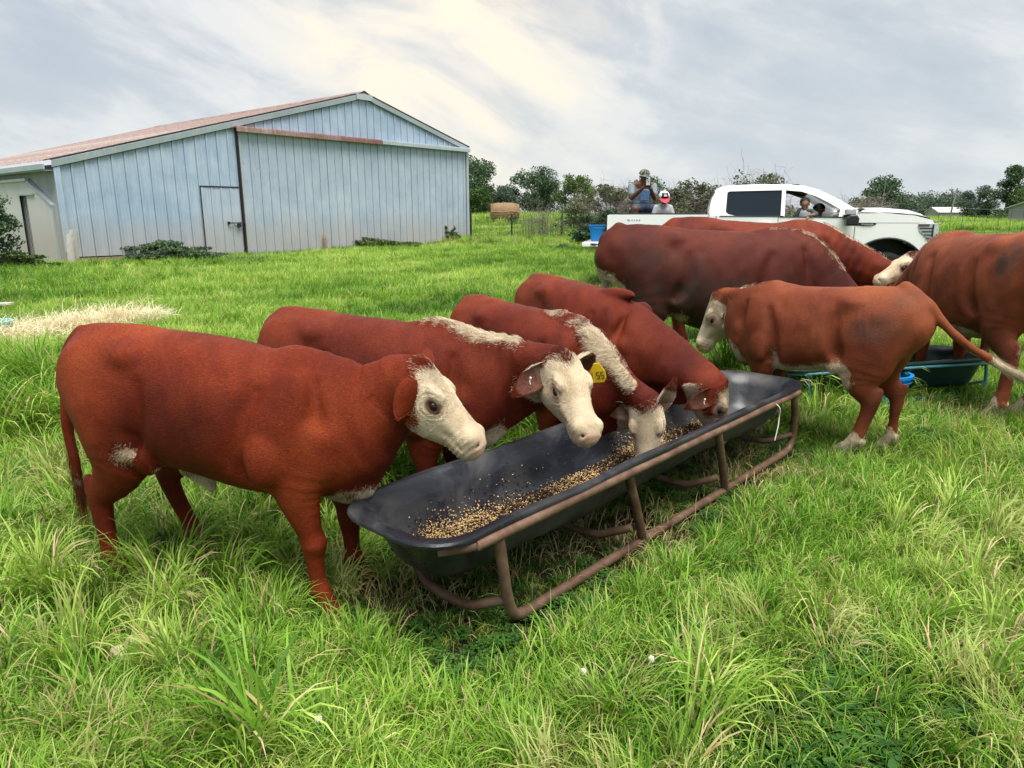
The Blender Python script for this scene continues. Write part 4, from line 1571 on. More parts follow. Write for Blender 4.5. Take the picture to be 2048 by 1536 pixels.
# trims
for (a, b_, nm) in ((-.10, PK, 'rake_trim'), (PK, RT + .10, 'rake_trim')):
    mb = MB()
    n = 2
    za, zb_ = (rake(0) - PITCH * .1 if a < 0 else HP_), (HP_ if b_ == PK else rake(RT) - PITCH * .1)
    V = []
    for (s, z) in ((a, za), (b_, zb_)):
        V += [(s, -.08, z - .15), (s, -.10, z + .02), (s, -.02, z + .045), (s, .16, z + .045)]
    mb.add(V, [(0, 4, 5, 1), (1, 5, 6, 2), (2, 6, 7, 3)])
    mb.build(nm, [M_trim], barn)
    mb = MB()
    for (s, z) in ((a, za), (b_, zb_)):
        pass
    mb.add([(a, -.085, za - .17), (a, -.085, za - .15), (b_, -.085, zb_ - .15), (b_, -.085, zb_ - .17)], [(0, 1, 2, 3)])
    mb.build('trim_edge', [M_dark], barn)
mb = MB(); mb.box((PK, -.115, HP_ - .12), (.75, .012, .20)); mb.build('peak_cap', [M_trim], barn, bevel=.004)
mb = MB(); mb.box((RT + .02, -.05, 2.2), (.14, .14, 4.0)); mb.build('corner_trim', [M_trim], barn, bevel=.01)
mb = MB(); mb.box((.02, -.045, 1.65), (.16, .05, 2.45)); mb.build('corner_trim', [M_wall], barn, bevel=.01)
# bent, torn sheet at the low left corner
mb = MB()
V = [(-.04 + .33 * i / 4, -.06 - .10 * math.sin(i * 1.3) * (1 - j / 5), .05 + j * .2) for j in range(6) for i in range(5)]
mb.add(V, [(j * 5 + i, j * 5 + i + 1, (j + 1) * 5 + i + 1, (j + 1) * 5 + i) for j in range(5) for i in range(4)])
mb.build('torn_sheet', [M_shed], barn)
# foundation planks under the left third
for k in range(3):
    for (a, b_) in ((.05, 2.1), (2.12, 4.3)):
        mb = MB(); mb.box(((a + b_) / 2, .015 - .012 * ((k + int(a)) % 2), -.02 + k * .115), (b_ - a, .05, .108)); mb.build('plank', [M_plank], barn, bevel=.006)
mb = MB(); mb.add([(.05, .03, .2), (RT - .05, .03, .2), (RT - .05, .03, rake(RT) - .12), (PK, .03, HP_ - .12), (.05, .03, EV - .1)], [(0, 1, 2, 3, 4)]); mb.box((RT / 2, .25, .0), (RT - .1, .3, .3)); mb.build('inner_wall', [M_dark], barn)  # near-black backing sheet, its colour stands in for shade in the open seams
# roof sheets, each from eave to ridge, lapped; rust in the pans
for side, (sa, sb) in (('l', (-.28, PK)), ('r', (RT + .22, PK))):
    za = EV - PITCH * .28 if side == 'l' else rake(RT) - PITCH * .22
    w = .92
    k = 0
    t = -.10
    proto = None
    while t < BL:
        if proto is None:
            V, F = [], []
            prof = [(0, .03), (.03, .03), (.05, 0), (.27, 0), (.29, .022), (.32, .022), (.34, 0), (.58, 0), (.60, .022), (.63, .022), (.65, 0), (.90, 0), (.92, .03), (.95, .03)]
            V = [(sa, y, za + z + .05) for y, z in prof] + [(sb, y, HP_ + z + .05) for y, z in prof]
            n = len(prof)
            F = [(i, i + 1, n + i + 1, n + i) for i in range(n - 1)]
            proto = pydata('roof_panel', V, F); proto.materials.append(M_roof)
        inst('roof_panel', proto, barn, (0, t, .002 * (k % 2)))
        t += w; k += 1
mb = MB(); mb.add([(PK - .2, -.12, HP_ + .02), (PK, -.12, HP_ + .115), (PK + .2, -.12, HP_ + .02), (PK - .2, BL, HP_ + .02), (PK, BL, HP_ + .115), (PK + .2, BL, HP_ + .02)], [(0, 1, 4, 3), (1, 2, 5, 4)])
mb.build('ridge_cap', [M_roof], barn)
# eave fascia of the left side and the side wall of corrugated sheet
mb = MB(); mb.box((-.30, BL / 2 - .1, EV - .17), (.05, BL, .15)); mb.box((-.15, BL / 2, EV - .26), (.30, BL, .02)); mb.build('fascia', [M_trim], barn, bevel=.01)
side = empty('side_wall'); side.parent = barn
pt = None
t = .04
while t < BL - .1:
    if pt is None:
        prof = []
        for i in range(13):
            prof.append((.06 * i, .016 if i % 2 else -.016))
        V = [(x_, y_, .1) for y_, x_ in prof] + [(x_, y_, EV - .1) for y_, x_ in prof]
        n = len(prof)
        pt = pydata('side_panel', V, [(i + 1, i, n + i, n + i + 1) for i in range(n - 1)]); pt.materials.append(M_side)
    inst('side_panel', pt, side, (0, t, 0))
    t += .72
mb = MB(); mb.box((RT, BL / 2, 2.0), (.04, BL - .1, 4.1)); mb.box((RT / 2, BL, 1.45), (RT - .3, .04, 2.9)); mb.build('far_wall', [M_side], barn)

# the cream lean-to shed against the side wall
shed = empty('lean_to_shed', 'small cream corrugated metal shed leaning against the left side of the barn', 'shed', (BARN_O[0], BARN_O[1], 0), TH)
SX = -.10


def shed_top(t):
    return 2.39 if t > 2.0 else 1.70 + max(0, t - .3) / 1.7 * .69


def corr(parent, name, t0, t1, zb0, zt, x=SX):
    t = t0
    while t < t1 - .01:
        e = min(t + .48, t1)
        n = max(2, int(round((e - t) / .08)))
        prof = [(t + (e - t) * i / n, .016 if i % 2 else -.016) for i in range(n + 1)]
        V = [(x + a, q, zb0) for q, a in prof] + [(x + a, q, zt(q)) for q, a in prof]
        m = len(prof)
        me = pydata(name, V, [(i + 1, i, m + i, m + i + 1) for i in range(m - 1)])
        link(name, me, [M_shed], parent)
        t = e


corr(shed, 'wall_panel', .28, 2.25, -.15, lambda t: min(shed_top(t), 2.02))
corr(shed, 'wall_panel', 2.85, 8.5, -.15, shed_top)
corr(shed, 'wall_panel', 1.1, 2.86, 2.03, lambda t: max(2.035, shed_top(t)))
mb = MB(); mb.box((SX + .12, 2.55, .95), (.05, .66, 2.1)); mb.build('doorway_shade', [M_dark], shed)  # near-black slab painted in for the shade inside the open door
mb = MB(); mb.box((SX - .03, 2.25, 2.02), (.05, 1.35, .05)); mb.build('door_header', [M_trim], shed)
mb = MB(); mb.box((SX - .02, 5.2, 2.43), (.09, 6.4, .08)); mb.build('top_trim', [M_shed], shed, bevel=.01)
mb = MB(); mb.add([(SX - .03, .28, 1.70), (SX - .03, 2.0, 2.41), (-.02, 2.0, 2.43), (-.02, .28, 1.72)], [(0, 3, 2, 1)]); mb.add([(SX - .035, .28, 1.66), (SX - .035, .28, 1.71), (SX - .035, 2.0, 2.42), (SX - .035, 2.0, 2.37)], [(0, 1, 2, 3)]); mb.build('roof', [M_trim], shed)
mb = MB(); mb.box((SX / 2, .27, .8), (-SX, .03, 1.85)); mb.build('end_wall', [M_shed], shed)
mb = MB(); mb.box((SX - .005, .27, .8), (.05, .05, 1.85)); mb.build('corner_post', [M_trim], shed, bevel=.005)

# broken wooden post in front of the sliding door
mb = MB(); mb.loft([[Vector((.075 * math.cos(a) * k + ox, .06 * math.sin(a) * k, z)) for a in np.linspace(0, 2 * PI, 9)[:-1]] for (z, k, ox) in ((-.1, 1, 0), (.2, .95, .01), (.45, .9, -.01), (.60, .75, -.01), (.66, .35, -.03))])
o = mb.build('wooden_post', [M_plank], None, smooth_angle=45); o.location = (-6.82, 26.3, .1)
tag(o, 'short broken wooden post standing before the big sliding barn door', 'post')
# ------------------------------------------------------------------ feed troughs


def rrect(L_, W_, r_, z, n=6, wob=None):
    pts = []
    r_ = min(r_, L_ / 2 - .001, W_ / 2 - .001)
    for cx, cy_, a0 in ((L_ / 2 - r_, W_ / 2 - r_, 0), (-L_ / 2 + r_, W_ / 2 - r_, PI / 2), (-L_ / 2 + r_, -W_ / 2 + r_, PI), (L_ / 2 - r_, -W_ / 2 + r_, 1.5 * PI)):
        for k in range(n + 1):
            a = a0 + k * PI / 2 / n
            pts.append(Vector((cx + r_ * math.cos(a), cy_ + r_ * math.sin(a), z)))
    # subdivide the long sides so that the soft plastic can sag
    out_ = []
    m = len(pts)
    for i in range(m):
        p, q = pts[i], pts[(i + 1) % m]
        k = max(1, int((q - p).length / .09))
        for j in range(k):
            out_.append(p.lerp(q, j / k))
    return out_


def poly_shell(L_, W_, zr, zb, mats, parent, seed=0):
    """thin moulded tub with a rolled lip; cross-section a rounded U, ends sloping in"""
    lv = []     # (length, width, corner radius, z)
    depth = zr - zb
    prof = [(.0, .00), (.10, .026), (.30, .042), (.55, .058), (.80, .078), (.94, .100), (1.0, .135)]
    for t, ins in reversed(prof):
        lv.append((L_ - 2 * (.052 + ins * 1.35) + .016, W_ - 2 * (.047 + ins) + .016, .17 - .4 * ins + .0, zr - .014 - depth * t - .004))
    lv += [(L_ - .030, W_ - .030, .185, zr - .022), (L_, W_, .20, zr - .020), (L_ + .006, W_ + .006, .20, zr - .008), (L_ - .004, W_ - .004, .20, zr), (L_ - .070, W_ - .064, .18, zr + .001), (L_ - .094, W_ - .084, .175, zr - .010)]
    for t, ins in prof[1:]:
        lv.append((L_ - 2 * (.052 + ins * 1.35), W_ - 2 * (.047 + ins), .17 - .4 * ins, zr - .006 - depth * t))
    n0 = len(rrect(L_, W_, .2, 0))
    rings = []
    for (l_, w_, r_, z) in lv:
        base = rrect(L_, W_, .2, z)
        ring = []
        for p in base:
            # map the outer outline to this level
            q = Vector((p.x * l_ / L_, p.y * w_ / W_, z))
            low = max(0, min(1, (zr - z) / depth))
            for cx in (-.95, -.10, .80):
                g = math.exp(-((p.x - cx) / .035) ** 2)
                q.y *= 1 - .055 * g * low ** .5 * (1 if low < .95 else .3)
            q.y += .010 * low * math.sin(p.x * 4 + seed) + (.004 * math.sin(p.x * 9) if low < .1 else 0)
            q.z += .006 * math.sin(p.x * 2.3 + 1) * (1 if low > .9 else .4) + .004 * math.sin(p.x * 7 + p.y * 9)
            ring.append(q)
        rings.append(ring)
    mb = MB(); mb.loft(rings, cap=False)
    # close the floor with strips across
    for ring, flip in ((rings[0], True), (rings[-1], False)):
        m = len(ring); o = len(mb.v); mb.v += [tuple(p) for p in ring]
        c = sum((Vector(p) for p in ring), Vector()) / m
        # pair points front/back by index mirroring over x
        top = [i for i in range(m) if ring[i].y >= c.y]; bot = [i for i in range(m) if ring[i].y < c.y]
        top.sort(key=lambda i: ring[i].x); bot.sort(key=lambda i: ring[i].x)
        i = j = 0
        while i < len(top) - 1 or j < len(bot) - 1:
            if j >= len(bot) - 1 or (i < len(top) - 1 and ring[top[i + 1]].x < ring[bot[j + 1]].x):
                f = (top[i], top[i + 1], bot[j]); i += 1
            else:
                f = (top[i], bot[j + 1], bot[j]); j += 1
            mb.f.append(tuple(o + k for k in f)); mb.mi.append(0)
    return mb.build('tub', mats, parent, merge=True, smooth_angle=50)


def make_trough(name, label, loc, rz, L_, W_, zr, zb, m_tub, m_frame, legs_u, lean=.12, tube_r=.019):
    t = empty(name, label, 'trough', loc, rz)
    poly_shell(L_, W_, zr, zb, [m_tub], t)
    # rim tube under the lip, all the way round
    mb = MB()
    for sg in (-1, 1):
        mb = MB()
        yq = sg * (W_ / 2 - .003)
        mb.tube(catmull([(-L_ / 2 + .09, yq - sg * .075, zr - .046), (-L_ / 2 + .20, yq - sg * .012, zr - .042), (-L_ / 2 + .34, yq, zr - .040), (0, yq, zr - .040), (L_ / 2 - .34, yq, zr - .040), (L_ / 2 - .20, yq - sg * .012, zr - .042), (L_ / 2 - .09, yq - sg * .075, zr - .046)], 4), tube_r, 10)
        mb.build('rim_tube', [m_frame], t, smooth_angle=60)
    y_ = W_ / 2 - .012
    for sg in (-1, 1):
        # end legs bend into the skid in one run of pipe
        a, b_ = legs_u[0], legs_u[-1]
        P = [(a, sg * y_, zr - .055), (a + .025, sg * (y_ - .004), .30), (a + .055, sg * (y_ - .012), .17), (a + .10, sg * (y_ - .02), .075), (a + .17, sg * (y_ - .025), .050), (a + .26, sg * (y_ - .028), .045)]
        Q = [(b_ - .12, sg * (y_ - .028), .045), (b_ - .02, sg * (y_ - .025), .050), (b_ + .055, sg * (y_ - .02), .075), (b_ + .075, sg * (y_ - .012), .17), (b_ + .045, sg * (y_ - .004), .30), (b_, sg * y_, zr - .055)]
        mb = MB(); mb.tube(catmull(P, 4), tube_r * 1.15, 10); mb.build('leg', [m_frame], t, smooth_angle=60)
        mb = MB(); mb.tube(catmull(Q, 4), tube_r * 1.15, 10); mb.build('leg', [m_frame], t, smooth_angle=60)
        mb = MB(); mb.tube([P[-1], (.5 * (a + b_), sg * (y_ - .030), .042), Q[0]], tube_r * 1.12, 10); mb.build('skid', [m_frame], t, smooth_angle=60)
        for u in legs_u[1:-1]:
            mb = MB(); mb.tube([(u, sg * y_, zr - .05), (u + lean * .5, sg * (y_ - .012), zr * .5), (u + lean, sg * (y_ - .027), .035)], tube_r * 1.1, 10)
            mb.build('leg', [m_frame], t, smooth_angle=60)
    for u in legs_u:
        mb = MB()
        mb.tube(catmull([(u + .06, -y_ + .012, .155), (u + .03, -y_ + .09, .120), (u + .01, -.10, .088), (u + .01, .10, .088), (u + .03, y_ - .09, .120), (u + .06, y_ - .012, .155)], 4), tube_r * .95, 10)
        mb.build('crossbar', [m_frame], t, smooth_angle=60)
    return t


b = NB('black_poly')
v = b.coord('Object')
n1 = b.noise(v, 2.6, 6, 0.6, 0.8)
n2 = b.noise(v, 38, 4, 0.6)
sc_ = b.noise(b.coord('Object', scale=(3, 40, 40)), 4, 5, 0.7)
dust = b.ramp(n1, [(0.45, 0.0), (0.70, 0.65)])
col = b.mix(dust, (0.012, 0.014, 0.020), (0.105, 0.103, 0.100))
col = b.mix(b.ramp(sc_, [(0.60, 0.0), (0.68, 0.35)]), col, (0.11, 0.11, 0.12))
b.set(color=col, rough=b.ramp(n1, [(0.35, 0.24), (0.65, 0.50)]), spec=0.5, normal=b.bump(b.math('ADD', n2, b.math('MULTIPLY', n1, 2.0)), 0.10, 0.01))
M_poly = b.m

b = NB('rusty_pipe')
v = b.coord('Object')
n1 = b.noise(v, 7, 7, 0.65)
n2 = b.noise(v, 60, 4, 0.6)
col = b.ramp(n1, [(0.32, (0.055, 0.026, 0.018)), (0.5, (0.125, 0.070, 0.046)), (0.66, (0.19, 0.122, 0.086))])
b.set(color=col, rough=0.55, spec=0.4, metal=0.15, normal=b.bump(n2, 0.25, 0.003))
M_pipe = b.m
M_green_poly = simple_mat('dark_green_poly', (.008, .030, .026), .38, var=.3, scale=3)
M_cyan_pipe = simple_mat('light_blue_paint', (.05, .19, .24), .45, var=.25, scale=8)
M_blue_plastic = simple_mat('blue_plastic', (.010, .215, .60), .38, var=.08)

TR_S = Vector((-.024, 2.238, 0)); TR_U = Vector((.674, .739, 0)); TR_N = Vector((-.739, .674, 0))
TR_L, TR_W, TR_A = 3.18, .585, -.330
tr_c = TR_S + TR_U * (TR_A + TR_L / 2) + TR_N * (TR_W / 2)
TR_RZ = math.atan2(.739, .674)
off = -(TR_A + TR_L / 2)
make_trough('feed_trough', 'long black plastic feed trough in a rusty brown pipe frame', tuple(tr_c), TR_RZ, TR_L, TR_W, .472, .255, M_poly, M_pipe,
            [off - .02, off + .78, off + 1.60, off + 2.60], lean=.19)

# twist of wire tied to the frame
mb = MB()
mb.tube(catmull([(off + 2.26, -TR_W / 2 - .012, .44), (off + 2.28, -TR_W / 2 - .03, .41), (off + 2.30, -TR_W / 2 - .022, .36), (off + 2.29, -TR_W / 2 - .024, .30), (off + 2.27, -TR_W / 2 - .02, .22)], 4), .0035, 6)
o = mb.build('wire', [M_tagw], None, smooth_angle=60)
o.location = tr_c; o.rotation_euler = (0, 0, TR_RZ)
tag(o, 'thin pale twist of wire hanging from the rim of the black trough', 'wire')

# the feed: cracked corn and dark pellets on the trough floor
b = NB('feed_grain')
c_ = b.attr('gcol', out='Color')
b.set(color=c_, rough=.6, spec=.3)
M_feed = b.m


def feed(name, label, n, seed):
    r = np.random.default_rng(seed)
    V, Q, C = [], [], []
    cube = np.array([(-.6, -.5, -.4), (.6, -.4, -.4), (0, .65, -.4), (.05, 0, .65)])
    qf = np.array([(0, 1, 3), (1, 2, 3), (2, 0, 3), (0, 2, 1)])
    for i in range(n):
        # heaps along the near foot of the tub, thin scatter up the far wall
        x = r.uniform(-1.30, 1.0)
        dens = .50 + .50 * (math.sin(x * 5.1 + 1.0) * .5 + .5)
        if r.random() > dens:
            continue
        y = .085 + r.normal() * .030 + .018 * math.sin(x * 4)
        if r.random() < .07 and x > -.9:
            y = r.uniform(.0, .20)
        y = max(-.12, min(.225, y))
        ins = TR_W / 2 - .047 - abs(y)
        t_ = float(np.interp(ins, [.0, .026, .042, .058, .078, .100, .135], [0, .10, .30, .55, .80, .94, 1.0]))
        z = .472 - .006 - .217 * t_ + abs(r.normal()) * .014 * max(0, 1 - abs(y - .085) * 14) + .006
        s = r.uniform(.0035, .0078)
        M = np.array(Matrix.Rotation(r.uniform(0, 6.28), 3, 'Z') @ Matrix.Rotation(r.uniform(-1, 1), 3, 'X'))
        dark_ = r.random() < (.78 if math.sin(x * 9 + 2) > 0 else .42)
        sz = np.array([s * (1.6 if dark_ else 1.1), s, s * .7])
        b0 = len(V)
        V += list((cube * sz) @ M.T + np.array([x, y, z]))
        Q += [tuple(q + b0) for q in qf]
        c = np.array([.035, .018, .012]) * r.uniform(.5, 1.8) if dark_ else np.array([.74, .50, .22]) * r.uniform(.5, 1.15) + np.array([.12, .10, .07]) * r.random()
        C += [(*c, 1)] * 4
    me = fast_mesh(name, np.array(V), None, np.array(Q))
    a = me.attributes.new('gcol', 'FLOAT_COLOR', 'POINT')
    a.data.foreach_set('color', np.array(C, np.float32).ravel())
    o = link(name, me, [M_feed])
    o.location = tr_c; o.rotation_euler = (0, 0, TR_RZ)
    tag(o, label, 'feed', kind='stuff')


feed('cattle_feed', 'cracked corn and dark pellets strewn along the floor of the black trough', 52000, 5)

make_trough('feed_trough', 'dark green plastic trough on pale blue pipes in the grass behind the tan calf', (2.98, 5.72, 0), rad(14), 2.1, .60, .35, .10, M_green_poly, M_cyan_pipe, [-.85, 0, .80], lean=.05, tube_r=.012)


def bucket(name, label, loc, r0, r1, h_, mat, square=False, rz=0.0, cat='bucket'):
    t = empty(name, label, cat, loc, rz)
    mb = MB()
    n = 4 if square else 28
    rot = PI / 4 if square else 0

    def ring(r_, z):
        if square:
            return rrect(2 * r_, 1.5 * r_, .03, z, 3)[:]
        return [Vector((r_ * math.cos(2 * PI * k / n + rot), r_ * math.sin(2 * PI * k / n + rot), z)) for k in range(n)]
    if square:
        def ring(r_, z):
            return [Vector((p.x * r_ / r1, p.y * r_ / r1, z)) for p in rrect(2 * r1, 1.5 * r1, .035, z, 3)]
    mb.loft([ring(r0, 0), ring(r0 * .6 + r1 * .4, h_ * .5), ring(r1, h_ * .92), ring(r1 + .012, h_ * .92), ring(r1 + .014, h_), ring(r1 - .012, h_), ring(r1 - .014, h_ * .9), ring(r0 - .01, .02)])
    mb.build('wall', [mat], t, smooth_angle=40)
    mb = MB()
    for k in range(3):
        z = h_ * (.68 + .07 * k)
        rr_ = r0 + (r1 - r0) * z / h_
    mb.loft([ring(r1 - .002, h_ * .80), ring(r1 + .006, h_ * .815), ring(r1 + .002, h_ * .83)], cap=False)
    mb.build('rib', [mat], t, smooth_angle=40)
    return t


bucket('bucket', 'bright blue feed tub standing under the tan calf behind its hind legs', (2.93, 5.42, 0), .15, .19, .28, M_blue_plastic)
M_teal = simple_mat('teal_plastic', (.22, .50, .50), .4, var=.1)
bucket('tub', 'teal plastic tub on the grass, just cut off by the left edge of the picture', (-6.13, 8.20, .0), .17, .24, .27, M_teal, cat='tub')
mb = MB(); mb.box((-.45, 0, 0), (1.0, .12, .035)); mb.box((-.7, .3, -.03), (1.0, .12, .035))
o = mb.build('boards', [simple_mat('grey_wood', (.50, .48, .42), .8, var=.3, scale=12, bump=.3)], None, bevel=.004)
o.location = (-7.42, 10.4, .20); o.rotation_euler = (0, -.04, .05)
tag(o, 'pale weathered boards lying in the grass at the left edge behind the teal tub', 'boards')
# ------------------------------------------------------------------ the white pickup
b = NB('white_car_paint')
v = b.coord('Object')
b.set(color=b.ramp(b.noise(v, 1.4, 4), [(.3, (.88, .89, .90)), (.7, (.93, .935, .935))]), rough=.22, spec=.5, coat=.6)
b.b.inputs['Coat Roughness'].default_value = .06
M_paint = b.m
b = NB('dark_glass'); b.set(color=(.010, .016, .024), rough=.05, spec=.5); M_tint = b.m
b = NB('clear_glass'); b.set(color=(.75, .85, .85), rough=.02, trans=1.0, ior=1.45)
b.b.inputs['Alpha'].default_value = .35
M_clear = b.m
M_trimb = simple_mat('black_trim', (.014, .015, .018), .45)
M_inter = simple_mat('dark_interior', (.020, .021, .024), .8)
M_headl = simple_mat('ceiling_liner', (.045, .045, .05), .9)
M_chrome = simple_mat('chrome', (.62, .63, .65), .16, metal=.9, var=.03)
M_lamp = simple_mat('lamp_lens', (.55, .57, .60), .12, metal=.3, var=.2, scale=30)
M_lampd = simple_mat('lamp_dark', (.10, .05, .055), .2)
M_tyre = simple_mat('tyre_rubber', (.016, .016, .017), .8, var=.3, scale=20, bump=.3)
TY = 12.30
TRK_C, TRK_Y = Vector((4.833, 13.96, 0)), math.radians(-14)
truck = empty('pickup_truck', 'white crew cab pickup truck parked side-on behind the cattle with its tailgate down', 'pickup truck', tuple(TRK_C), TRK_Y)


def trk(lx_, ly_, z):
    return tuple(TRK_C + Matrix.Rotation(TRK_Y, 3, 'Z') @ Vector((lx_, ly_, z)))


def T(p):
    return (p[0] - 4.5, p[1] - 1.0, p[2])


def panel(name, outline, holes, mat, y, thick=.03, parent=truck, tilt=0.0, z_ref=1.45, flip=False, bevel=.006):
    """flat side panel with openings, extruded to real thickness; tilt leans it inwards above z_ref"""
    cu_ = bpy.data.curves.new(name, 'CURVE'); cu_.dimensions = '2D'; cu_.fill_mode = 'BOTH'
    for pts in [outline] + list(holes):
        sp = cu_.splines.new('POLY'); sp.points.add(len(pts) - 1)
        for q, (x, z) in zip(sp.points, pts):
            q.co = (x, z, 0, 1)
        sp.use_cyclic_u = True
    cu_.extrude = thick / 2
    ob_ = bpy.data.objects.new(name, cu_)
    me = bpy.data.meshes.new_from_object(ob_)
    bpy.data.objects.remove(ob_); bpy.data.curves.remove(cu_)
    bm = bmesh.new(); bm.from_mesh(me)
    for v_ in bm.verts:
        x, z, d = v_.co
        yy = d + thick / 2 + tilt * max(0, z - z_ref)
        yy = y + yy if not flip else 2.0 - y - yy
        v_.co = Vector(T((x, yy, z)))
    bmesh.ops.remove_doubles(bm, verts=bm.verts, dist=1e-5)
    bmesh.ops.recalc_face_normals(bm, faces=bm.faces)
    bm.to_mesh(me); bm.free()
    me.name = name
    me.materials.clear()
    return link(name, me, [mat], parent)


def arc_pts(cx, cz, r, a0, a1, n=14):
    return [(cx + r * math.cos(math.radians(a0 + (a1 - a0) * i / n)), cz + r * math.sin(math.radians(a0 + (a1 - a0) * i / n))) for i in range(n + 1)]


WF, WR_, WZ, AR = 6.50, 2.74, .42, .64
a_lo = math.degrees(math.asin((.56 - WZ) / AR))
for fl in (False, True):
    # bed side with the rear arch, doors, front wing
    panel('bed_side', [(1.62, .62), (1.62, 1.455), (1.66, 1.470), (3.44, 1.470), (3.455, .56)] + arc_pts(WR_, WZ, AR, a_lo, 180 - a_lo)[:0:1] + [], [], M_paint, .0, flip=fl) if False else None
    panel('bed_side', [(1.62, .62), (1.62, 1.455), (1.66, 1.470), (3.44, 1.470), (3.455, .56)] + arc_pts(WR_, WZ, AR, a_lo, 180 - a_lo) + [(1.7, .56)], [], M_paint, .0, flip=fl, thick=.06)
    panel('rear_door', [(3.62, .56), (3.60, 1.44), (4.655, 1.425), (4.655, .56)], [], M_paint, .0, flip=fl)
    panel('front_door', [(4.668, .56), (4.668, 1.425), (5.84, 1.415), (5.93, 1.30), (5.935, .56)], [], M_paint, .0, flip=fl)
    panel('front_wing', [(5.95, .56), (5.945, 1.31), (5.86, 1.43), (5.92, 1.49), (6.35, 1.495), (6.85, 1.46), (7.14, 1.385), (7.20, 1.30), (7.10, 1.00), (7.26, .86), (7.24, .62), (7.15, .56)] + arc_pts(WF, WZ, AR, a_lo, 180 - a_lo)[0:] , [], M_paint, .0, flip=fl, thick=.05)
    panel('cab_pillar', [(3.478, .56), (3.475, 1.47), (3.50, 1.45), (3.585, 1.45), (3.605, .56)], [], M_paint, .003, flip=fl)
    # cab side above the belt with both window openings
    WIN_R = [(3.80, 1.475), (3.755, 1.52), (3.765, 1.855), (3.80, 1.880), (4.70, 1.895), (4.70, 1.440), (3.93, 1.450)]
    WIN_F = [(4.765, 1.435), (4.765, 1.893), (5.03, 1.868), (5.27, 1.785), (5.46, 1.69), (5.68, 1.56), (5.66, 1.425)]
    panel('cab_side', [(3.475, 1.452), (3.47, 1.60), (3.50, 1.75), (3.56, 1.88), (3.66, 1.948), (3.80, 1.965), (4.80, 1.972), (5.10, 1.945), (5.36, 1.875), (5.68, 1.715), (5.97, 1.545), (5.95, 1.495), (5.86, 1.432), (4.668, 1.43), (3.62, 1.442)], [WIN_R, WIN_F], M_paint, .005, flip=fl, tilt=.26)
    panel('rear_window', [(3.79, 1.47), (3.745, 1.52), (3.755, 1.86), (3.80, 1.888), (4.705, 1.90), (4.705, 1.435), (3.93, 1.445)], [], M_tint, .026, thick=.006, flip=fl, tilt=.26, bevel=0)
    panel('window_pillar', [(4.70, 1.432), (4.70, 1.905), (4.768, 1.90), (4.768, 1.432)], [], M_trimb, .010, thick=.03, flip=fl, tilt=.26, bevel=0)
    if fl:
        pass
    for c_, nm in ((WF, 'arch_liner'), (WR_, 'arch_liner')):
        mb = MB()
        ys = (.012, .62) if not fl else (1.38, 1.988)
        pa = arc_pts(c_, WZ, AR - .006, -8, 188, 20)
        mb.add([T((x, ys[0], z)) for x, z in pa] + [T((x, ys[1], z)) for x, z in pa], [(i, i + 1, 22 + i - 0, 21 + i) for i in range(20)])
        yb = .62 if not fl else 1.38
        mb.add([T((x, yb, z)) for x, z in pa], [tuple(range(21))])
        mb.build(nm, [M_trimb], truck)
        mb = MB()
        yo = -.014 if not fl else 2.014
        P = [T((x, yo, z)) for x, z in arc_pts(c_, WZ, AR + .012, a_lo, 180 - a_lo, 20)]
        mb.tube(P, .020, 6); mb.build('arch_moulding', [M_trimb], truck, smooth_angle=60)
# rails, bed floor, tailgate, headboard
for y_ in (.05, 1.95):
    mb = MB(); mb.box(T((2.52, y_, 1.483)), (1.72, .085, .026)); mb.build('bed_rail', [M_trimb], truck, bevel=.006)
for y_ in (.10, 1.90):
    mb = MB(); mb.box(T((2.52, y_, 1.18)), (1.80, .05, .55)); mb.build('bed_inner_side', [M_trimb], truck)
mb = MB(); mb.box(T((2.52, 1.0, .905)), (1.86, 1.80, .03)); mb.build('bed_floor', [M_trimb], truck)
mb = MB(); mb.box(T((3.44, 1.0, 1.18)), (.04, 1.84, .58)); mb.build('headboard', [M_paint], truck)
tg = empty('tailgate'); tg.parent = truck
mb = MB(); mb.box(T((1.375, 1.0, .905)), (.50, 1.70, .085)); mb.build('gate_skin', [M_paint], tg, bevel=.012)
mb = MB(); mb.box(T((1.375, 1.0, .952)), (.44, 1.62, .012)); mb.build('gate_liner', [simple_mat('gate_liner', (.32, .33, .34), .6)], tg)
mb = MB(); mb.box(T((1.128, 1.0, .905)), (.012, 1.66, .09)); mb.build('gate_top', [M_trimb], tg)
mb = MB(); mb.tube([T((1.30, .14, .915)), T((1.40, .10, .905)), T((1.50, .10, .93)), T((1.62, .07, 1.08))], .014, 6); mb.box(T((1.36, .145, .91)), (.07, .02, .035)); mb.build('gate_strut', [M_trimb], tg)
# bumper, sill, underbody
mb = MB(); mb.box(T((1.62, 1.0, .70)), (.16, 1.9, .20)); mb.build('rear_bumper', [M_chrome], truck, bevel=.02)
mb = MB(); mb.box(T((4.4, 1.0, .55)), (5.3, 1.6, .22)); mb.build('chassis', [M_trimb], truck)
mb = MB(); mb.tube([T((3.55, -.02, .42)), T((5.8, -.02, .42))], .035, 8); mb.build('side_step', [M_trimb], truck, smooth_angle=60)
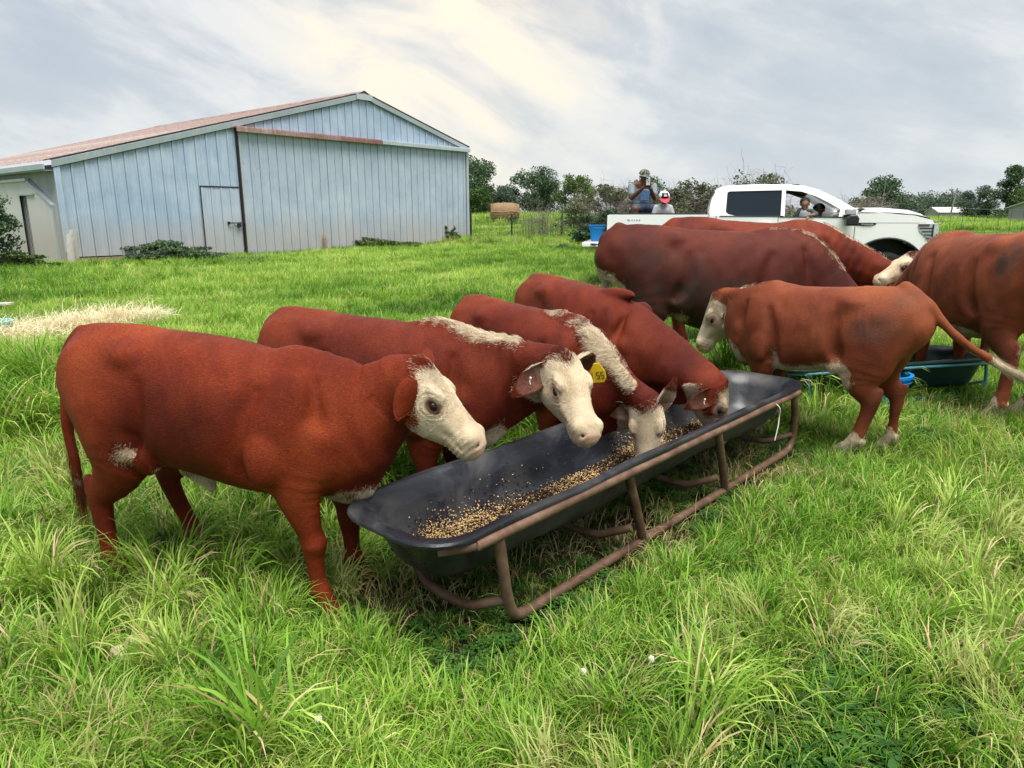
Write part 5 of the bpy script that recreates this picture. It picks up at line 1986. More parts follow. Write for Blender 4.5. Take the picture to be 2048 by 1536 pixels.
# roof
mb = MB(); rings = []
for (x, zc, hw, dz) in ((3.55, 1.885, .86, .02), (3.66, 1.950, .865, .03), (3.85, 1.970, .87, .038), (4.3, 1.975, .87, .045), (4.8, 1.972, .87, .045), (5.08, 1.950, .865, .04), (5.34, 1.885, .86, .03)):
    rings.append([Vector(T((x, 1.0 + hw * math.sin(a), zc + dz * math.cos(a) - .02 * (abs(math.sin(a)) > .98)))) for a in np.linspace(-PI / 2, PI / 2, 11)])
mb.loft(rings, cap=False, closed_ring=False)
n0 = len(mb.v)
mb.loft([[p - Vector((0, 0, .05)) for p in rg] for rg in rings], cap=False, closed_ring=False)
mb.build('roof', [M_paint], truck, smooth_angle=60)
mb = MB(); mb.loft([[p - Vector((0, 0, .055)) for p in rg] for rg in rings], cap=False, closed_ring=False); mb.build('headliner', [M_headl], truck)
mb = MB(); mb.box(T((5.03, 1.0, 2.012)), (.12, .10, .03)); mb.build('roof_lamp', [M_trimb], truck, bevel=.008)
# windscreen, rear screen
mb = MB(); mb.add([T((5.36, .20, 1.875)), T((5.36, 1.80, 1.875)), T((5.97, 1.88, 1.53)), T((5.97, .12, 1.53))], [(0, 1, 2, 3)]); mb.build('windscreen', [M_tint], truck)
mb = MB(); mb.add([T((3.49, .14, 1.50)), T((3.49, 1.86, 1.50)), T((3.585, 1.80, 1.89)), T((3.585, .20, 1.89))], [(0, 1, 2, 3)]); mb.build('rear_screen', [M_tint], truck)
mb = MB(); mb.box(T((3.50, 1.0, 1.455)), (.05, 1.9, .06)); mb.build('cab_back', [M_paint], truck)
# bonnet: crowned, with a raised centre
mb = MB(); rings = []
for (x, zc, hw, dz) in ((5.90, 1.50, .93, .03), (6.05, 1.515, .94, .055), (6.5, 1.510, .95, .065), (6.9, 1.475, .94, .062), (7.10, 1.425, .92, .050), (7.20, 1.36, .90, .035), (7.25, 1.29, .88, .02)):
    rings.append([Vector(T((x, 1.0 + hw * t, zc + dz * (1 - t * t) + (.022 if abs(t) < .55 else 0)))) for t in np.linspace(-1, 1, 21)])
mb.loft(rings, cap=False, closed_ring=False)
mb.build('bonnet', [M_paint], truck, smooth_angle=35)
mb = MB(); mb.tube([T((5.93, .12, 1.545)), T((6.02, .14, 1.575)), T((6.10, .2, 1.56))], .016, 6); mb.box(T((6.02, .5, 1.55)), (.10, .7, .02)); mb.build('wiper_cowl', [M_trimb], truck)
# shoulder crease and its shadow painted as one flat black strip, door gaps left open; handles, badge, mirror
mb = MB(); mb.add([T((5.97, -.004, 1.335)), T((5.97, -.004, 1.33)), T((7.05, -.004, 1.33)), T((7.05, -.004, 1.335))], [(0, 1, 2, 3)]); mb.build('crease_shadow', [M_trimb], truck)
for x in (4.45, 5.62):
    mb = MB(); mb.box(T((x - .35 * (x > 5), -.018, 1.30)), (.21, .03, .036)); mb.build('door_handle', [M_paint], truck, bevel=.010)
mb = MB(); mb.box(T((4.2, .0, 1.445)), (1.1, .02, .016)); mb.box(T((5.2, .0, 1.430)), (1.02, .02, .016)); mb.build('belt_moulding', [M_trimb], truck, bevel=.003)
bd = MB(); bd.add([T((x, -.008, z)) for x, z in ((5.96, 1.285), (5.96, 1.335), (6.20, 1.335), (6.275, 1.325), (6.27, 1.305), (6.22, 1.285), (6.12, 1.278))], [tuple(range(7))])
bdo = bd.build('wing_badge', [M_trimb], truck)
mb = MB(); mb.box(T((6.13, -.014, 1.311)), (.20, .008, .010)); mb.box(T((6.14, -.014, 1.296)), (.14, .008, .007)); mb.box(T((6.045, -.014, 1.310)), (.018, .008, .022)); mb.box(T((6.21, -.014, 1.311)), (.02, .008, .018)); mb.build('badge_chrome', [M_chrome], bdo)
# faint grey decal on the rear bedside, too small to read
mb = MB()
for k, (w_, z_) in enumerate(((.055, .035), (.020, .028), (.020, .034), (.030, .030), (.026, .034))):
    mb.box(T((2.02 + .045 * k + (.02 if k else 0), -.003, 1.372)), (w_, .004, z_ * .7), M=Matrix.Rotation(.25, 3, 'Y'))
mb.build('bed_decal', [simple_mat('decal_grey', (.34, .36, .40), .5)], truck)
mr = empty('wing_mirror'); mr.parent = truck
mb = MB(); mb.loft([[Vector(T((5.86 + a * 1.0, y, z))) for a, z in ((-.13 * k, 1.385 - .10 * k), (.06 * k, 1.385 - .10 * k), (.075 * k, 1.385 + .02 * k), (.03 * k, 1.385 + .085 * k), (-.08 * k, 1.385 + .085 * k), (-.135 * k, 1.385 + .03 * k))] for y, k in ((-.34, .8), (-.32, 1.0), (-.14, 1.0), (-.11, .8))])
mb.build('mirror_shell', [M_trimb], mr, bevel=.012)
mb = MB(); mb.box(T((5.80, -.20, 1.515)), (.17, .17, .105)); mb.build('mirror_cap', [M_chrome], mr, bevel=.02)
mb = MB(); mb.box(T((5.80, -.05, 1.44)), (.16, .14, .07)); mb.build('mirror_arm', [M_trimb], mr, bevel=.015)
# lamps, grille, front bumper
hl = empty('headlight'); hl.parent = truck
mb = MB(); mb.loft([[Vector(T((x, y, z))) for x, z in ((6.93, 1.325), (7.225, 1.330), (7.265, 1.20), (7.235, 1.00), (7.17, .985), (6.955, 1.19))] for y in (-.012, .25)]); mb.build('lens', [M_lamp], hl, bevel=.008)
mb = MB(); mb.box(T((7.02, -.016, 1.295)), (.17, .012, .035)); mb.build('marker', [M_lampd], hl)
mb = MB()
for k in range(4):
    mb.box(T((7.06 + .02 * k, -.017, 1.245 - .055 * k)), (.20 - .035 * k, .010, .018))
mb.box(T((7.165, -.018, 1.16)), (.022, .012, .30)); mb.build('lamp_bars', [M_trimb], hl)
mb = MB()
for k in range(8):
    mb.box(T((7.285 - .008 * k, .85, 1.315 - .042 * k)), (.05, 1.5, .018))
mb.build('grille_bars', [M_chrome], truck, bevel=.004)
mb = MB(); mb.box(T((7.24, 1.0, 1.14)), (.06, 1.6, .40)); mb.build('grille', [M_trimb], truck)
mb = MB(); mb.box(T((7.25, 1.0, .78)), (.20, 1.94, .30)); mb.build('front_bumper', [M_paint], truck, bevel=.04)


def wheel(x, y, out):
    w = empty('wheel'); w.parent = truck; w.location = T((x, y, WZ))
    mb = MB(); prof = [(.235, .10), (.34, .125), (.395, .115), (.415, .09), (.42, 0), (.415, -.09), (.395, -.115), (.34, -.125), (.235, -.10)]
    rings = [[Vector((r_ * math.cos(a), yy, r_ * math.sin(a))) for r_, yy in prof] for a in np.linspace(0, 2 * PI, 37)[:-1]]
    rings.append(rings[0])
    mb.loft(rings, cap=False, closed_ring=False); mb.build('tyre', [M_tyre], w, smooth_angle=50)
    mb = MB()
    for k in range(6):
        a = k * PI / 3
        M_ = Matrix.Rotation(-a, 3, 'Y')
        mb.box(tuple(M_ @ Vector((.13, .06 * out, 0))), (.20, .03, .065), M=M_)
    mb.tube([(0, .085 * out, 0), (0, .03 * out, 0)], .055, 16)
    mb.loft([[Vector((r_ * math.cos(a), yy * out, r_ * math.sin(a))) for a in np.linspace(0, 2 * PI, 33)[:-1]] for r_, yy in ((.238, .11), (.215, .09), (.205, -.02), (.20, -.09))], cap=False)
    mb.build('rim', [M_chrome], w, smooth_angle=50)


for x in (WF, WR_):
    wheel(x, .16, -1); wheel(x, 1.84, 1)
# interior: seats, steering wheel, dash, far door trims
for (x, y) in ((4.95, .52), (4.95, 1.48), (4.0, 1.0)):
    w = .52 if x > 4.5 else 1.4
    st = empty('seat'); st.parent = truck
    mb = MB(); mb.box(T((x + (.12 if x > 4.5 else 0), y, 1.0)), (.50, w, .16)); mb.build('cushion', [M_inter], st, bevel=.04)
    mb = MB(); mb.box(T((x - .26 if x > 4.5 else x - .22, y, 1.27)), (.14, w, .46), M=Matrix.Rotation(-.2, 3, 'Y')); mb.build('seat_back', [M_inter], st, bevel=.04)
    mb = MB(); mb.box(T((x - .34 if x > 4.5 else x - .28, y, 1.60)), (.09, .26, .16)); mb.build('headrest', [M_inter], st, bevel=.03)
mb = MB(); mb.box(T((5.72, 1.0, 1.30)), (.36, 1.70, .24)); mb.build('dashboard', [M_inter], truck, bevel=.05)
mb = MB(); mb.tube([T((5.42 - .10 * math.sin(a), 1.48 + .19 * math.cos(a), 1.42 + .16 * math.sin(a))) for a in np.linspace(0, 2 * PI, 25)[:-1]], .014, 6, closed=True); mb.build('steering_wheel', [M_inter], truck, smooth_angle=60)
mb = MB(); mb.box(T((5.50, 1.0, 1.79)), (.04, .22, .06)); mb.build('rear_view_mirror', [M_inter], truck, bevel=.01)
for yy in (.04, 1.96):
    mb = MB(); mb.box(T((4.7, yy, 1.0)), (2.2, .02, .86)); mb.build('door_trim', [M_inter], truck)
mb = MB(); mb.box(T((4.7, 1.0, .60)), (2.3, 1.8, .04)); mb.box(T((3.60, 1.0, 1.1)), (.03, 1.8, .7)); mb.build('cab_floor', [M_inter], truck)
# tote on the tailgate
bk_ = bucket('tote', 'bright blue square plastic tote standing on the lowered tailgate of the pickup', trk(-3.14, -.45, .958), .105, .148, .315, M_blue_plastic, square=True, rz=TRK_Y, cat='tote')
# ------------------------------------------------------------------ people


def field_obj(name, parts, h, mat, parent, lo, hi, smooth=True, cuts=()):
    G = Field(lo, hi, h)
    for p in parts:
        if p[0] == 't':
            P, a, b_, up = p[1:5]
            k = p[5] if len(p) > 5 else .02
            a = np.broadcast_to(np.asarray(a, float), (len(P),)).copy(); b_ = np.broadcast_to(np.asarray(b_, float), (len(P),)).copy()
            G.tube(P, a, b_, up, k)
        else:
            G.ell(p[1], p[2], p[3] if len(p) > 3 else .02)
    for p in cuts:
        G.ell(p[1], p[2], .008, cut=True)
    V, Q = G.mesh()
    me = fast_mesh(name, V, Q)
    return link(name, me, mat if isinstance(mat, list) else [mat], parent, smooth=smooth)


M_skin = simple_mat('brown_skin', (.115, .048, .028), .5, var=.12, scale=14, spec=.3)
M_skin2 = simple_mat('light_brown_skin', (.215, .10, .062), .5, var=.10, scale=14, spec=.3)
M_tee = simple_mat('grey_tee', (.165, .205, .235), .85, var=.14, scale=9, bump=.2)
M_print = simple_mat('blue_print', (.075, .16, .34), .8, var=.35, scale=30)
M_shorts = simple_mat('navy_shorts', (.030, .050, .085), .85, var=.2, scale=9)
b = NB('camouflage_cloth')
vo = b.n('TexVoronoi'); vo.inputs['Scale'].default_value = 42
b.link(b.coord('Object'), vo.inputs[0])
cs = b.n('SeparateColor'); b.link(vo.outputs['Color'], cs.inputs[0])
b.set(color=b.ramp(cs.outputs[0], [(.0, (.045, .045, .038)), (.4, (.14, .15, .12)), (.6, (.26, .27, .23)), (.8, (.08, .085, .06))], 'CONSTANT'), rough=.9)
M_camo = b.m
M_white = simple_mat('white_cloth', (.72, .72, .70), .8, var=.05)
M_navy = simple_mat('black_navy_cloth', (.014, .014, .028), .8)
M_redc = simple_mat('red_pink_cloth', (.62, .035, .075), .7, var=.1)
M_hair = simple_mat('black_hair', (.012, .009, .008), .8, var=.3, scale=60, bump=.6)
M_phone = simple_mat('silver_phone', (.55, .57, .58), .25, metal=.4)
M_black = simple_mat('black_rubber', (.012, .013, .015), .5)
M_eyew = simple_mat('eye_white', (.6, .58, .55), .3)


def head_parts(c, r, f=(0, -1, 0), tilt=0.0):
    """skull, jaw, nose, lips, brow and ears round centre c with head height 2.4 r; f = facing"""
    c = np.array(c, float); f = _n(f); s = _n(np.cross(f, (0, 0, 1))); u = np.cross(s, f)
    q = lambda a, b_, d: tuple(c + (f * a + s * b_ + u * d) * r)
    P = [('e', q(-.08, 0, .18), (r * .86, r * .92, r * .92), .02), ('e', q(.20, 0, -.42), (r * .62, r * .58, r * .70), .03),
         ('e', q(.86, 0, -.22), (r * .15, r * .16, r * .20), .012), ('t', [q(.80, 0, .12), q(.90, 0, -.20)], r * .09, r * .09, (1, 0, 0), .012),
         ('e', q(.72, 0, -.62), (r * .24, r * .15, r * .08), .010), ('e', q(.62, 0, -.95), (r * .22, r * .20, r * .16), .02),
         ('e', q(.74, .28, .10), (r * .22, r * .12, r * .10), .015), ('e', q(.74, -.28, .10), (r * .22, r * .12, r * .10), .015),
         ('e', q(-.05, .90, -.15), (r * .16, r * .10, r * .26), .01), ('e', q(-.05, -.90, -.15), (r * .16, r * .10, r * .26), .01)]
    eyes = [q(.74, .30, -.04), q(.74, -.30, -.04)]
    return P, eyes, (f, s, u)


def hand_parts(wrist, d, up, scale=1.0, curl=.5, side=1):
    """palm, thumb and four bent fingers"""
    w = np.array(wrist, float); d = _n(d); up = np.array(up, float); up = _n(up - d * (up @ d)); s = np.cross(d, up) * side
    k = scale
    P = [('t', [w, w + d * .05 * k, w + d * .085 * k], [.018 * k, .030 * k, .036 * k], [.018 * k, .016 * k, .013 * k], up, .012)]
    for i, ln in enumerate((.068, .078, .073, .056)):
        o = w + d * .085 * k + s * (.027 - .018 * i) * k
        d1 = _n(d + up * -.35 * curl); d2 = _n(d + up * -1.3 * curl); d3 = _n(d * .5 + up * -1.8 * curl)
        p1 = o + d1 * ln * .42 * k; p2 = p1 + d2 * ln * .33 * k; p3 = p2 + d3 * ln * .25 * k
        P.append(('t', [o - d * .01, p1, p2, p3], [.0095 * k, .009 * k, .0085 * k, .007 * k], [.0095 * k, .009 * k, .0085 * k, .007 * k], up, .005))
    o = w + d * .025 * k + s * .028 * k
    P.append(('t', [o, o + (d * .5 + s * .8) * .035 * k, o + (d * .85 + s * .6 - up * .3) * .06 * k], [.013 * k, .011 * k, .009 * k], [.013 * k, .011 * k, .009 * k], up, .008))
    return P


def eyes(parent, pts, r, f, mat=M_eyew):
    for p in pts:
        mb = MB(); mb.ellipsoid((0, 0, 0), (r, r, r), 10, 8)
        e = mb.build('eye', [mat], parent, smooth_angle=60); e.location = p
        mb = MB(); mb.ellipsoid(tuple(np.array(f) * r * .62), (r * .55, r * .55, r * .55), 8, 6)
        mb.build('pupil', [M_black], e, smooth_angle=60)


# ---- man sitting on the far bed rail, photographing with his phone
man = empty('person', 'man in camouflage cap, grey t-shirt and navy shorts, sitting and holding up a phone', 'person', (2.47, 14.0, 0))
z0 = 1.52
X_ = (1, 0, 0)
hd, ey, fr = head_parts((.02, -.06, 2.155), .098, (.10, -1, -.18))
body = [('t', [(0, .02, z0 + .02), (0, .03, z0 + .16), (0, .02, z0 + .34), (0, .0, z0 + .46)], [.150, .140, .165, .155], [.11, .10, .115, .10], (0, 1, 0), .04),
        ('t', [(0, .0, 2.00), (.01, -.03, 2.09)], [.055, .052], [.055, .052], (0, 1, 0), .03),
        ('t', [(-.19, .0, 1.99), (.19, .0, 1.99)], [.055, .055], [.055, .055], (0, 0, 1), .04)] + hd
LSH, RSH = (-.215, 0, 1.96), (.215, 0, 1.96)
LEL, REL = (-.225, -.13, 1.745), (.215, -.14, 1.74)
LWR, RWR = (-.035, -.335, 1.935), (.090, -.335, 1.915)
for sh, el, wr in ((LSH, LEL, LWR), (RSH, REL, RWR)):
    body.append(('t', [sh, tuple(.5 * np.array(sh) + .5 * np.array(el)), el, tuple(.6 * np.array(el) + .4 * np.array(wr)), wr], [.056, .053, .042, .043, .026], [.056, .053, .042, .043, .026], X_, .02))
body += hand_parts(LWR, (.35, -.25, .9), (-.2, 1, .1), 1.0, .55, -1) + hand_parts(RWR, (-.35, -.25, .9), (.2, 1, .1), 1.0, .55, 1)
for sx in (-1, 1):
    hip = (sx * .09, .0, z0 + .03); kn = (sx * .205, -.50, z0 + .02); ank = (sx * .19, -.52, 1.08)
    body.append(('t', [hip, tuple(.5 * np.array(hip) + .5 * np.array(kn)), kn], [.085, .078, .058], [.085, .078, .058], (0, 0, 1), .03))
    body.append(('t', [kn, (sx * .20, -.49, 1.36), ank], [.055, .056, .036], [.055, .060, .038], (0, 1, 0), .02))
    body.append(('t', [(sx * .19, -.49, 1.04), (sx * .20, -.60, 1.02), (sx * .20, -.70, 1.01)], [.040, .046, .040], [.045, .032, .022], (0, 0, 1), .02))
field_obj('body', body, .0085, M_skin, man, (-.36, -.78, .95), (.36, .20, 2.32))
tee = [('t', [(0, .02, z0 + .06), (0, .03, z0 + .16), (0, .02, z0 + .34), (0, .0, z0 + .475)], [.172, .160, .176, .115], [.135, .120, .130, .075], (0, 1, 0), .04),
       ('t', [(-.18, .0, 1.962), (.18, .0, 1.962)], [.058, .058], [.050, .050], (0, 0, 1), .05)]
for sh, el in ((LSH, LEL), (RSH, REL)):
    tee.append(('t', [tuple(np.array(sh) + np.array((0, 0, .01))), tuple(.38 * np.array(sh) + .62 * np.array(el))], [.064, .066], [.064, .066], X_, .03))
field_obj('t_shirt', tee, .0095, M_tee, man, (-.36, -.3, z0 - .05), (.36, .22, 2.12))
mb = MB(); V = []
for j in range(6):
    for i in range(7):
        x = -.085 + .17 * i / 6 + .03; z = 1.70 + .185 * j / 5
        V.append((x, -.118 - .012 * math.cos((x) * 9) - .006 * (j / 5), z))
mb.add(V, [(j * 7 + i, j * 7 + i + 1, (j + 1) * 7 + i + 1, (j + 1) * 7 + i) for j in range(5) for i in range(6)])
mb.build('shirt_print', [M_print], man)
sh = [('t', [(0, .02, z0 + .10), (0, .0, z0 + .02)], [.165, .178], [.125, .15], (0, 1, 0), .03)]
for sx in (-1, 1):
    sh.append(('t', [(sx * .09, .0, z0 + .03), (sx * .175, -.36, z0 + .025)], [.103, .092], [.100, .088], (0, 0, 1), .03))
field_obj('shorts', sh, .0105, M_shorts, man, (-.36, -.5, z0 - .12), (.36, .2, z0 + .2))


def cap(parent, c, r, f, mats, brim_mat, h=.007, brim_len=.75, dip=.15, name='cap'):
    c = np.array(c, float); f = _n(f); s = _n(np.cross(f, (0, 0, 1))); u = np.cross(s, f)
    mb = MB()
    rings = []
    for j in range(8):
        t = j / 7 * PI / 2
        rr_ = math.cos(t); z = math.sin(t)
        rings.append([Vector(tuple(c + (f * math.cos(a) * rr_ * 1.02 + s * math.sin(a) * rr_ * .98 + u * (z * .88 + .05)) * r)) for a in np.linspace(0, 2 * PI, 25)[:-1]])
    mb.loft(rings, cap=True)
    # panel split: front panel uses the second material
    me = mb.mesh(name, smooth_angle=60)
    o = link(name, me, mats, parent)
    if len(mats) > 1:
        for p in me.polygons:
            d = np.array(p.center) - c
            if abs(d @ s) < r * .62 and d @ f > .12 * r and d @ u < r * .82:
                p.material_index = 1
    mb = MB(); V = []
    for j in range(5):
        for i in range(11):
            a = -1.05 + 2.1 * i / 10
            e = 1 + brim_len * (j / 4) * math.cos(a * .95)
            V.append(tuple(c + (f * math.cos(a) * e + s * math.sin(a) * (1 + .02 * j) + u * (.06 - dip * (e - 1) * 1.6 - .10 * math.sin(a) ** 2)) * r * 1.01))
    n = len(V)
    V += [(x, y, z - .006) for x, y, z in V]
    F = [(j * 11 + i, j * 11 + i + 1, (j + 1) * 11 + i + 1, (j + 1) * 11 + i) for j in range(4) for i in range(10)]
    F += [tuple(n + k for k in q[::-1]) for q in F]
    mb.add(V, F)
    mb.build('brim', [brim_mat], o, smooth_angle=60)
    return o


cap(man, (.02, -.045, 2.185), .108, (.10, -1, -.16), [M_camo], M_camo, dip=.22)
eyes(man, ey, .012, fr[0])
mb = MB(); mb.tube([(.093 + .034 * math.cos(a), -.325 + .034 * math.sin(a), 1.905) for a in np.linspace(0, 2 * PI, 13)[:-1]], .011, 6, closed=True)
mb.build('watch', [M_black], man, smooth_angle=60)
ph = empty('phone', 'silver phone with camera bump held up by the man on the pickup', 'phone', (2.50, 13.60, 2.045), 0)
mb = MB(); mb.box((0, 0, 0), (.074, .009, .150)); mb.build('case', [M_phone], ph, bevel=.004)
mb = MB(); mb.box((-.018, -.006, .052), (.030, .004, .034)); mb.build('camera_bump', [M_black], ph, bevel=.0015)

# ---- child with a cap, sitting in the bed
kid = empty('person', 'small child in grey shirt and white, navy and red cap sitting in truck bed', 'person', (2.675, 12.95, 0))
hd, ey, fr = head_parts((0, -.03, 1.685), .086, (0, -1, -.45))
body = [('t', [(0, .02, 1.14), (0, .03, 1.30), (0, .01, 1.45), (0, 0, 1.53)], [.115, .11, .125, .10], [.09, .085, .085, .065], (0, 1, 0), .03),
        ('t', [(0, 0, 1.52), (0, -.02, 1.62)], [.042, .04], [.042, .04], (0, 1, 0), .02)] + hd
for sx in (-1, 1):
    body.append(('t', [(sx * .13, 0, 1.50), (sx * .165, -.03, 1.36), (sx * .14, -.14, 1.24)], [.040, .036, .026], [.040, .036, .026], X_, .02))
    body += hand_parts((sx * .14, -.14, 1.24), (0, -.9, -.3), (0, .2, 1), .7, .4, sx)
    body.append(('t', [(sx * .07, 0, 1.15), (sx * .12, -.26, 1.16), (sx * .11, -.28, .98)], [.06, .045, .032], [.06, .045, .032], (0, .3, 1), .02))
field_obj('body', body, .008, M_skin, kid, (-.26, -.42, .92), (.26, .18, 1.82))
tee = [('t', [(0, .02, 1.16), (0, .03, 1.30), (0, .01, 1.45), (0, 0, 1.535)], [.135, .128, .142, .10], [.105, .10, .10, .065], (0, 1, 0), .03)]
for sx in (-1, 1):
    tee.append(('t', [(sx * .12, 0, 1.505), (sx * .155, -.015, 1.40)], [.056, .054], [.056, .054], X_, .03))
field_obj('t_shirt', tee, .009, simple_mat('kid_grey_tee', (.36, .37, .39), .85, var=.1), kid, (-.26, -.2, 1.05), (.26, .2, 1.64))
cp = cap(kid, (0, -.035, 1.705), .100, (0, -1, -.55), [M_white, M_navy], M_redc, brim_len=.85, dip=.25)
mb = MB(); mb.box((0, -.142, 1.715), (.05, .006, .035), M=Matrix.Rotation(-.4, 3, 'X')); mb.build('patch', [simple_mat('patch_pink', (.55, .35, .42), .7, var=.4, scale=60)], cp)
eyes(kid, ey, .010, fr[0])

# ---- child leaning out of the open front window
kid2 = empty('person', 'toddler in a dark green and grey raglan shirt leaning out of the pickup front window', 'person', (5.015, 12.52, 0))
hd, ey, fr = head_parts((-.01, -.02, 1.63), .080, (-.15, -1, -.05))
body = [('t', [(.02, .04, 1.24), (.02, .03, 1.36), (.01, .02, 1.48), (0, 0, 1.525)], [.10, .105, .11, .08], [.08, .08, .08, .06], (0, 1, 0), .03),
        ('t', [(0, 0, 1.50), (0, -.01, 1.57)], [.038, .038], [.038, .038], (0, 1, 0), .02)] + hd
arm = [(.115, .0, 1.495), (.175, -.07, 1.455), (.12, -.17, 1.445), (.035, -.235, 1.435)]
body.append(('t', arm, [.036, .031, .028, .021], [.036, .031, .028, .021], (0, 0, 1), .015))
body += hand_parts((.035, -.235, 1.432), (-.35, -.55, -.75), (0, -1, .4), .62, .35, 1)
body.append(('t', [(-.11, .0, 1.49), (-.16, .01, 1.40), (-.14, -.06, 1.33)], [.036, .030, .022], [.036, .030, .022], (0, 1, 0), .015))
body += hand_parts((-.14, -.06, 1.33), (.2, -.6, -.6), (0, -1, .4), .62, .35, -1)
field_obj('body', body, .0075, M_skin2, kid2, (-.26, -.34, 1.20), (.26, .16, 1.76))
field_obj('t_shirt', [('t', [(.02, .04, 1.26), (.02, .03, 1.36), (.01, .02, 1.48), (0, 0, 1.53)], [.115, .12, .122, .08], [.095, .095, .095, .06], (0, 1, 0), .03)], .008,
          simple_mat('raglan_grey', (.42, .42, .45), .85), kid2, (-.2, -.12, 1.2), (.2, .16, 1.6))
field_obj('sleeve', [('t', arm[:2] + [tuple(.5 * np.array(arm[1]) + .5 * np.array(arm[2]))], [.050, .044, .040], [.050, .044, .040], (0, 0, 1), .02), ('e', (.05, -.01, 1.52), (.07, .07, .035), .02), ('t', [(-.08, 0, 1.515), (-.14, .005, 1.42)], [.048, .042], [.048, .042], X_, .02)], .008,
          simple_mat('raglan_dark_green', (.035, .065, .060), .85), kid2, (-.24, -.2, 1.3), (.26, .14, 1.62))
field_obj('hair', [('e', (-.01, .005, 1.668), (.082, .084, .072), .01)], .008, M_hair, kid2, (-.12, -.12, 1.55), (.12, .12, 1.78), cuts=[('e', (-.02, -.10, 1.60), (.075, .06, .075))])
eyes(kid2, ey, .010, fr[0])

# ---- someone in a black cap sitting beyond, turned away
p4 = empty('person', 'person in a black cap seen from behind inside the pickup, next to the toddler', 'person', (5.33, 12.80, 0))
hd, ey, fr = head_parts((0, 0, 1.53), .098, (.35, .9, 0))
field_obj('body', hd + [('t', [(0, 0, 1.38), (0, 0, 1.48)], [.055, .05], [.055, .05], (0, 1, 0), .02), ('t', [(-.02, .02, .95), (0, .02, 1.20), (0, 0, 1.33)], [.15, .18, .15], [.10, .11, .08], (0, 1, 0), .03)], .010, M_skin2, p4, (-.26, -.18, .85), (.26, .22, 1.68))
cap(p4, (0, .0, 1.545), .108, (.35, .9, .05), [M_black], M_black)
field_obj('t_shirt', [('t', [(-.02, .02, .95), (0, .02, 1.20), (0, 0, 1.34)], [.17, .20, .15], [.12, .13, .08], (0, 1, 0), .03)], .011, simple_mat('white_shirt', (.55, .52, .55), .85), p4, (-.26, -.18, .85), (.26, .22, 1.48))

man.location = (2.74, 15.40, -.10); man.scale = (1.09, 1.09, 1.09)
ph.location = (2.74 + .03 * 1.09, 15.40 - .40 * 1.09, 2.045 * 1.09 - .10); ph.scale = (1.09, 1.09, 1.09)
kid.location = (2.891, 13.93, 0); kid.scale = (1.06, 1.06, 1.06)
kid2.location = (5.222, 12.99, -.03); kid2.rotation_euler = (0, 0, TRK_Y); kid2.scale = (1.035, 1.035, 1.035)
p4.location = (5.587, 13.26, -.02); p4.scale = (1.03, 1.03, 1.03)
# ------------------------------------------------------------------ fences


def gz(x, y):
    return float(ground_z(x, y))


M_post = simple_mat('steel_t_post', (.030, .040, .035), .6, var=.3, scale=20)
M_wire = simple_mat('fence_wire', (.075, .075, .07), .6)


def wire_fence(name, label, pts, posts, hgt, step, rows, r_w, r_p, lean=()):
    x0, y0 = pts[0]
    t = empty(name, label, 'fence', (x0, y0, 0))
    P = [Vector((x, y, 0)) for x, y in pts]
    seg = [(P[i + 1] - P[i]).length for i in range(len(P) - 1)]
    tot = sum(seg)

    def at_(u):
        for i, l_ in enumerate(seg):
            if u <= l_ or i == len(seg) - 1:
                p = P[i].lerp(P[i + 1], u / l_); return p.x, p.y
            u -= l_
    mb = MB()
    n = int(tot / 1.2) + 1
    for k in range(rows):
        z = .06 + (hgt - .06) * (k / (rows - 1)) ** (1.12)
        mb.tube([(at_(tot * i / n)[0] - x0, at_(tot * i / n)[1] - y0, gz(*at_(tot * i / n)) + z + .02 * math.sin(i * 1.7 + k)) for i in range(n + 1)], r_w, 3, cap=False)
    m = int(tot / step)
    for i in range(m + 1):
        x, y = at_(tot * i / m); z = gz(x, y)
        mb.tube([(x - x0, y - y0, z + .05), (x - x0, y - y0, z + hgt)], r_w * .85, 3, cap=False)
    w = mb.build('wire_mesh', [M_wire], t); w['kind'] = 'stuff'
    for i, (u, h_, ln) in enumerate(posts):
        x, y = at_(u); z = gz(x, y)
        mb = MB(); mb.tube([(0, 0, -.3), (ln, 0, h_)], r_p, 6); mb.box((r_p * 1.2, 0, h_ * .5), (r_p * 1.6, r_p * .5, h_ * .98))
        for k in range(8):
            mb.box((ln * k / 8, -r_p * 1.1, h_ * (k + .5) / 8), (r_p * 1.4, r_p * .8, .02))
        o = mb.build('fence_post', [M_post], t); o.location = (x - x0, y - y0, z)
    return t


wire_fence('wire_fence', 'sagging wire mesh fence on dark steel posts running from the barn corner', [(-2.0, 32.6), (-.05, 34.0), (2.55, 37.2), (5.2, 38.5), (14, 40)],
           [(.15, 1.38, 0), (2.42, 1.28, .02), (6.5, 1.62, .04), (9.2, 1.4, 0), (14.0, 1.4, 0)], 1.15, .22, 8, .0085, .034)
wire_fence('wire_fence', 'square wire mesh fence behind the front of the pickup at the right', [(5.0, 15.4), (11.5, 15.2), (17.0, 16.6)],
           [(1.1, 1.5, 0), (5.9, 1.72, .03), (9.2, 1.6, 0)], 1.52, .245, 8, .0050, .028)

# ------------------------------------------------------------------ trees and shrubs


def leaf_mat(name, stops, trans=.25):
    b = NB(name)
    f = b.attr('shade')
    b.set(color=b.ramp(f, stops), rough=.6, spec=.15)
    t = b.n('BsdfTranslucent'); b.link(b.ramp(f, stops), t.inputs[0])
    m = b.n('MixShader'); m.inputs[0].default_value = trans
    b.link(b.b.outputs[0], m.inputs[1]); b.link(t.outputs[0], m.inputs[2]); b.link(m.outputs[0], b.o.inputs[0])
    return b.m


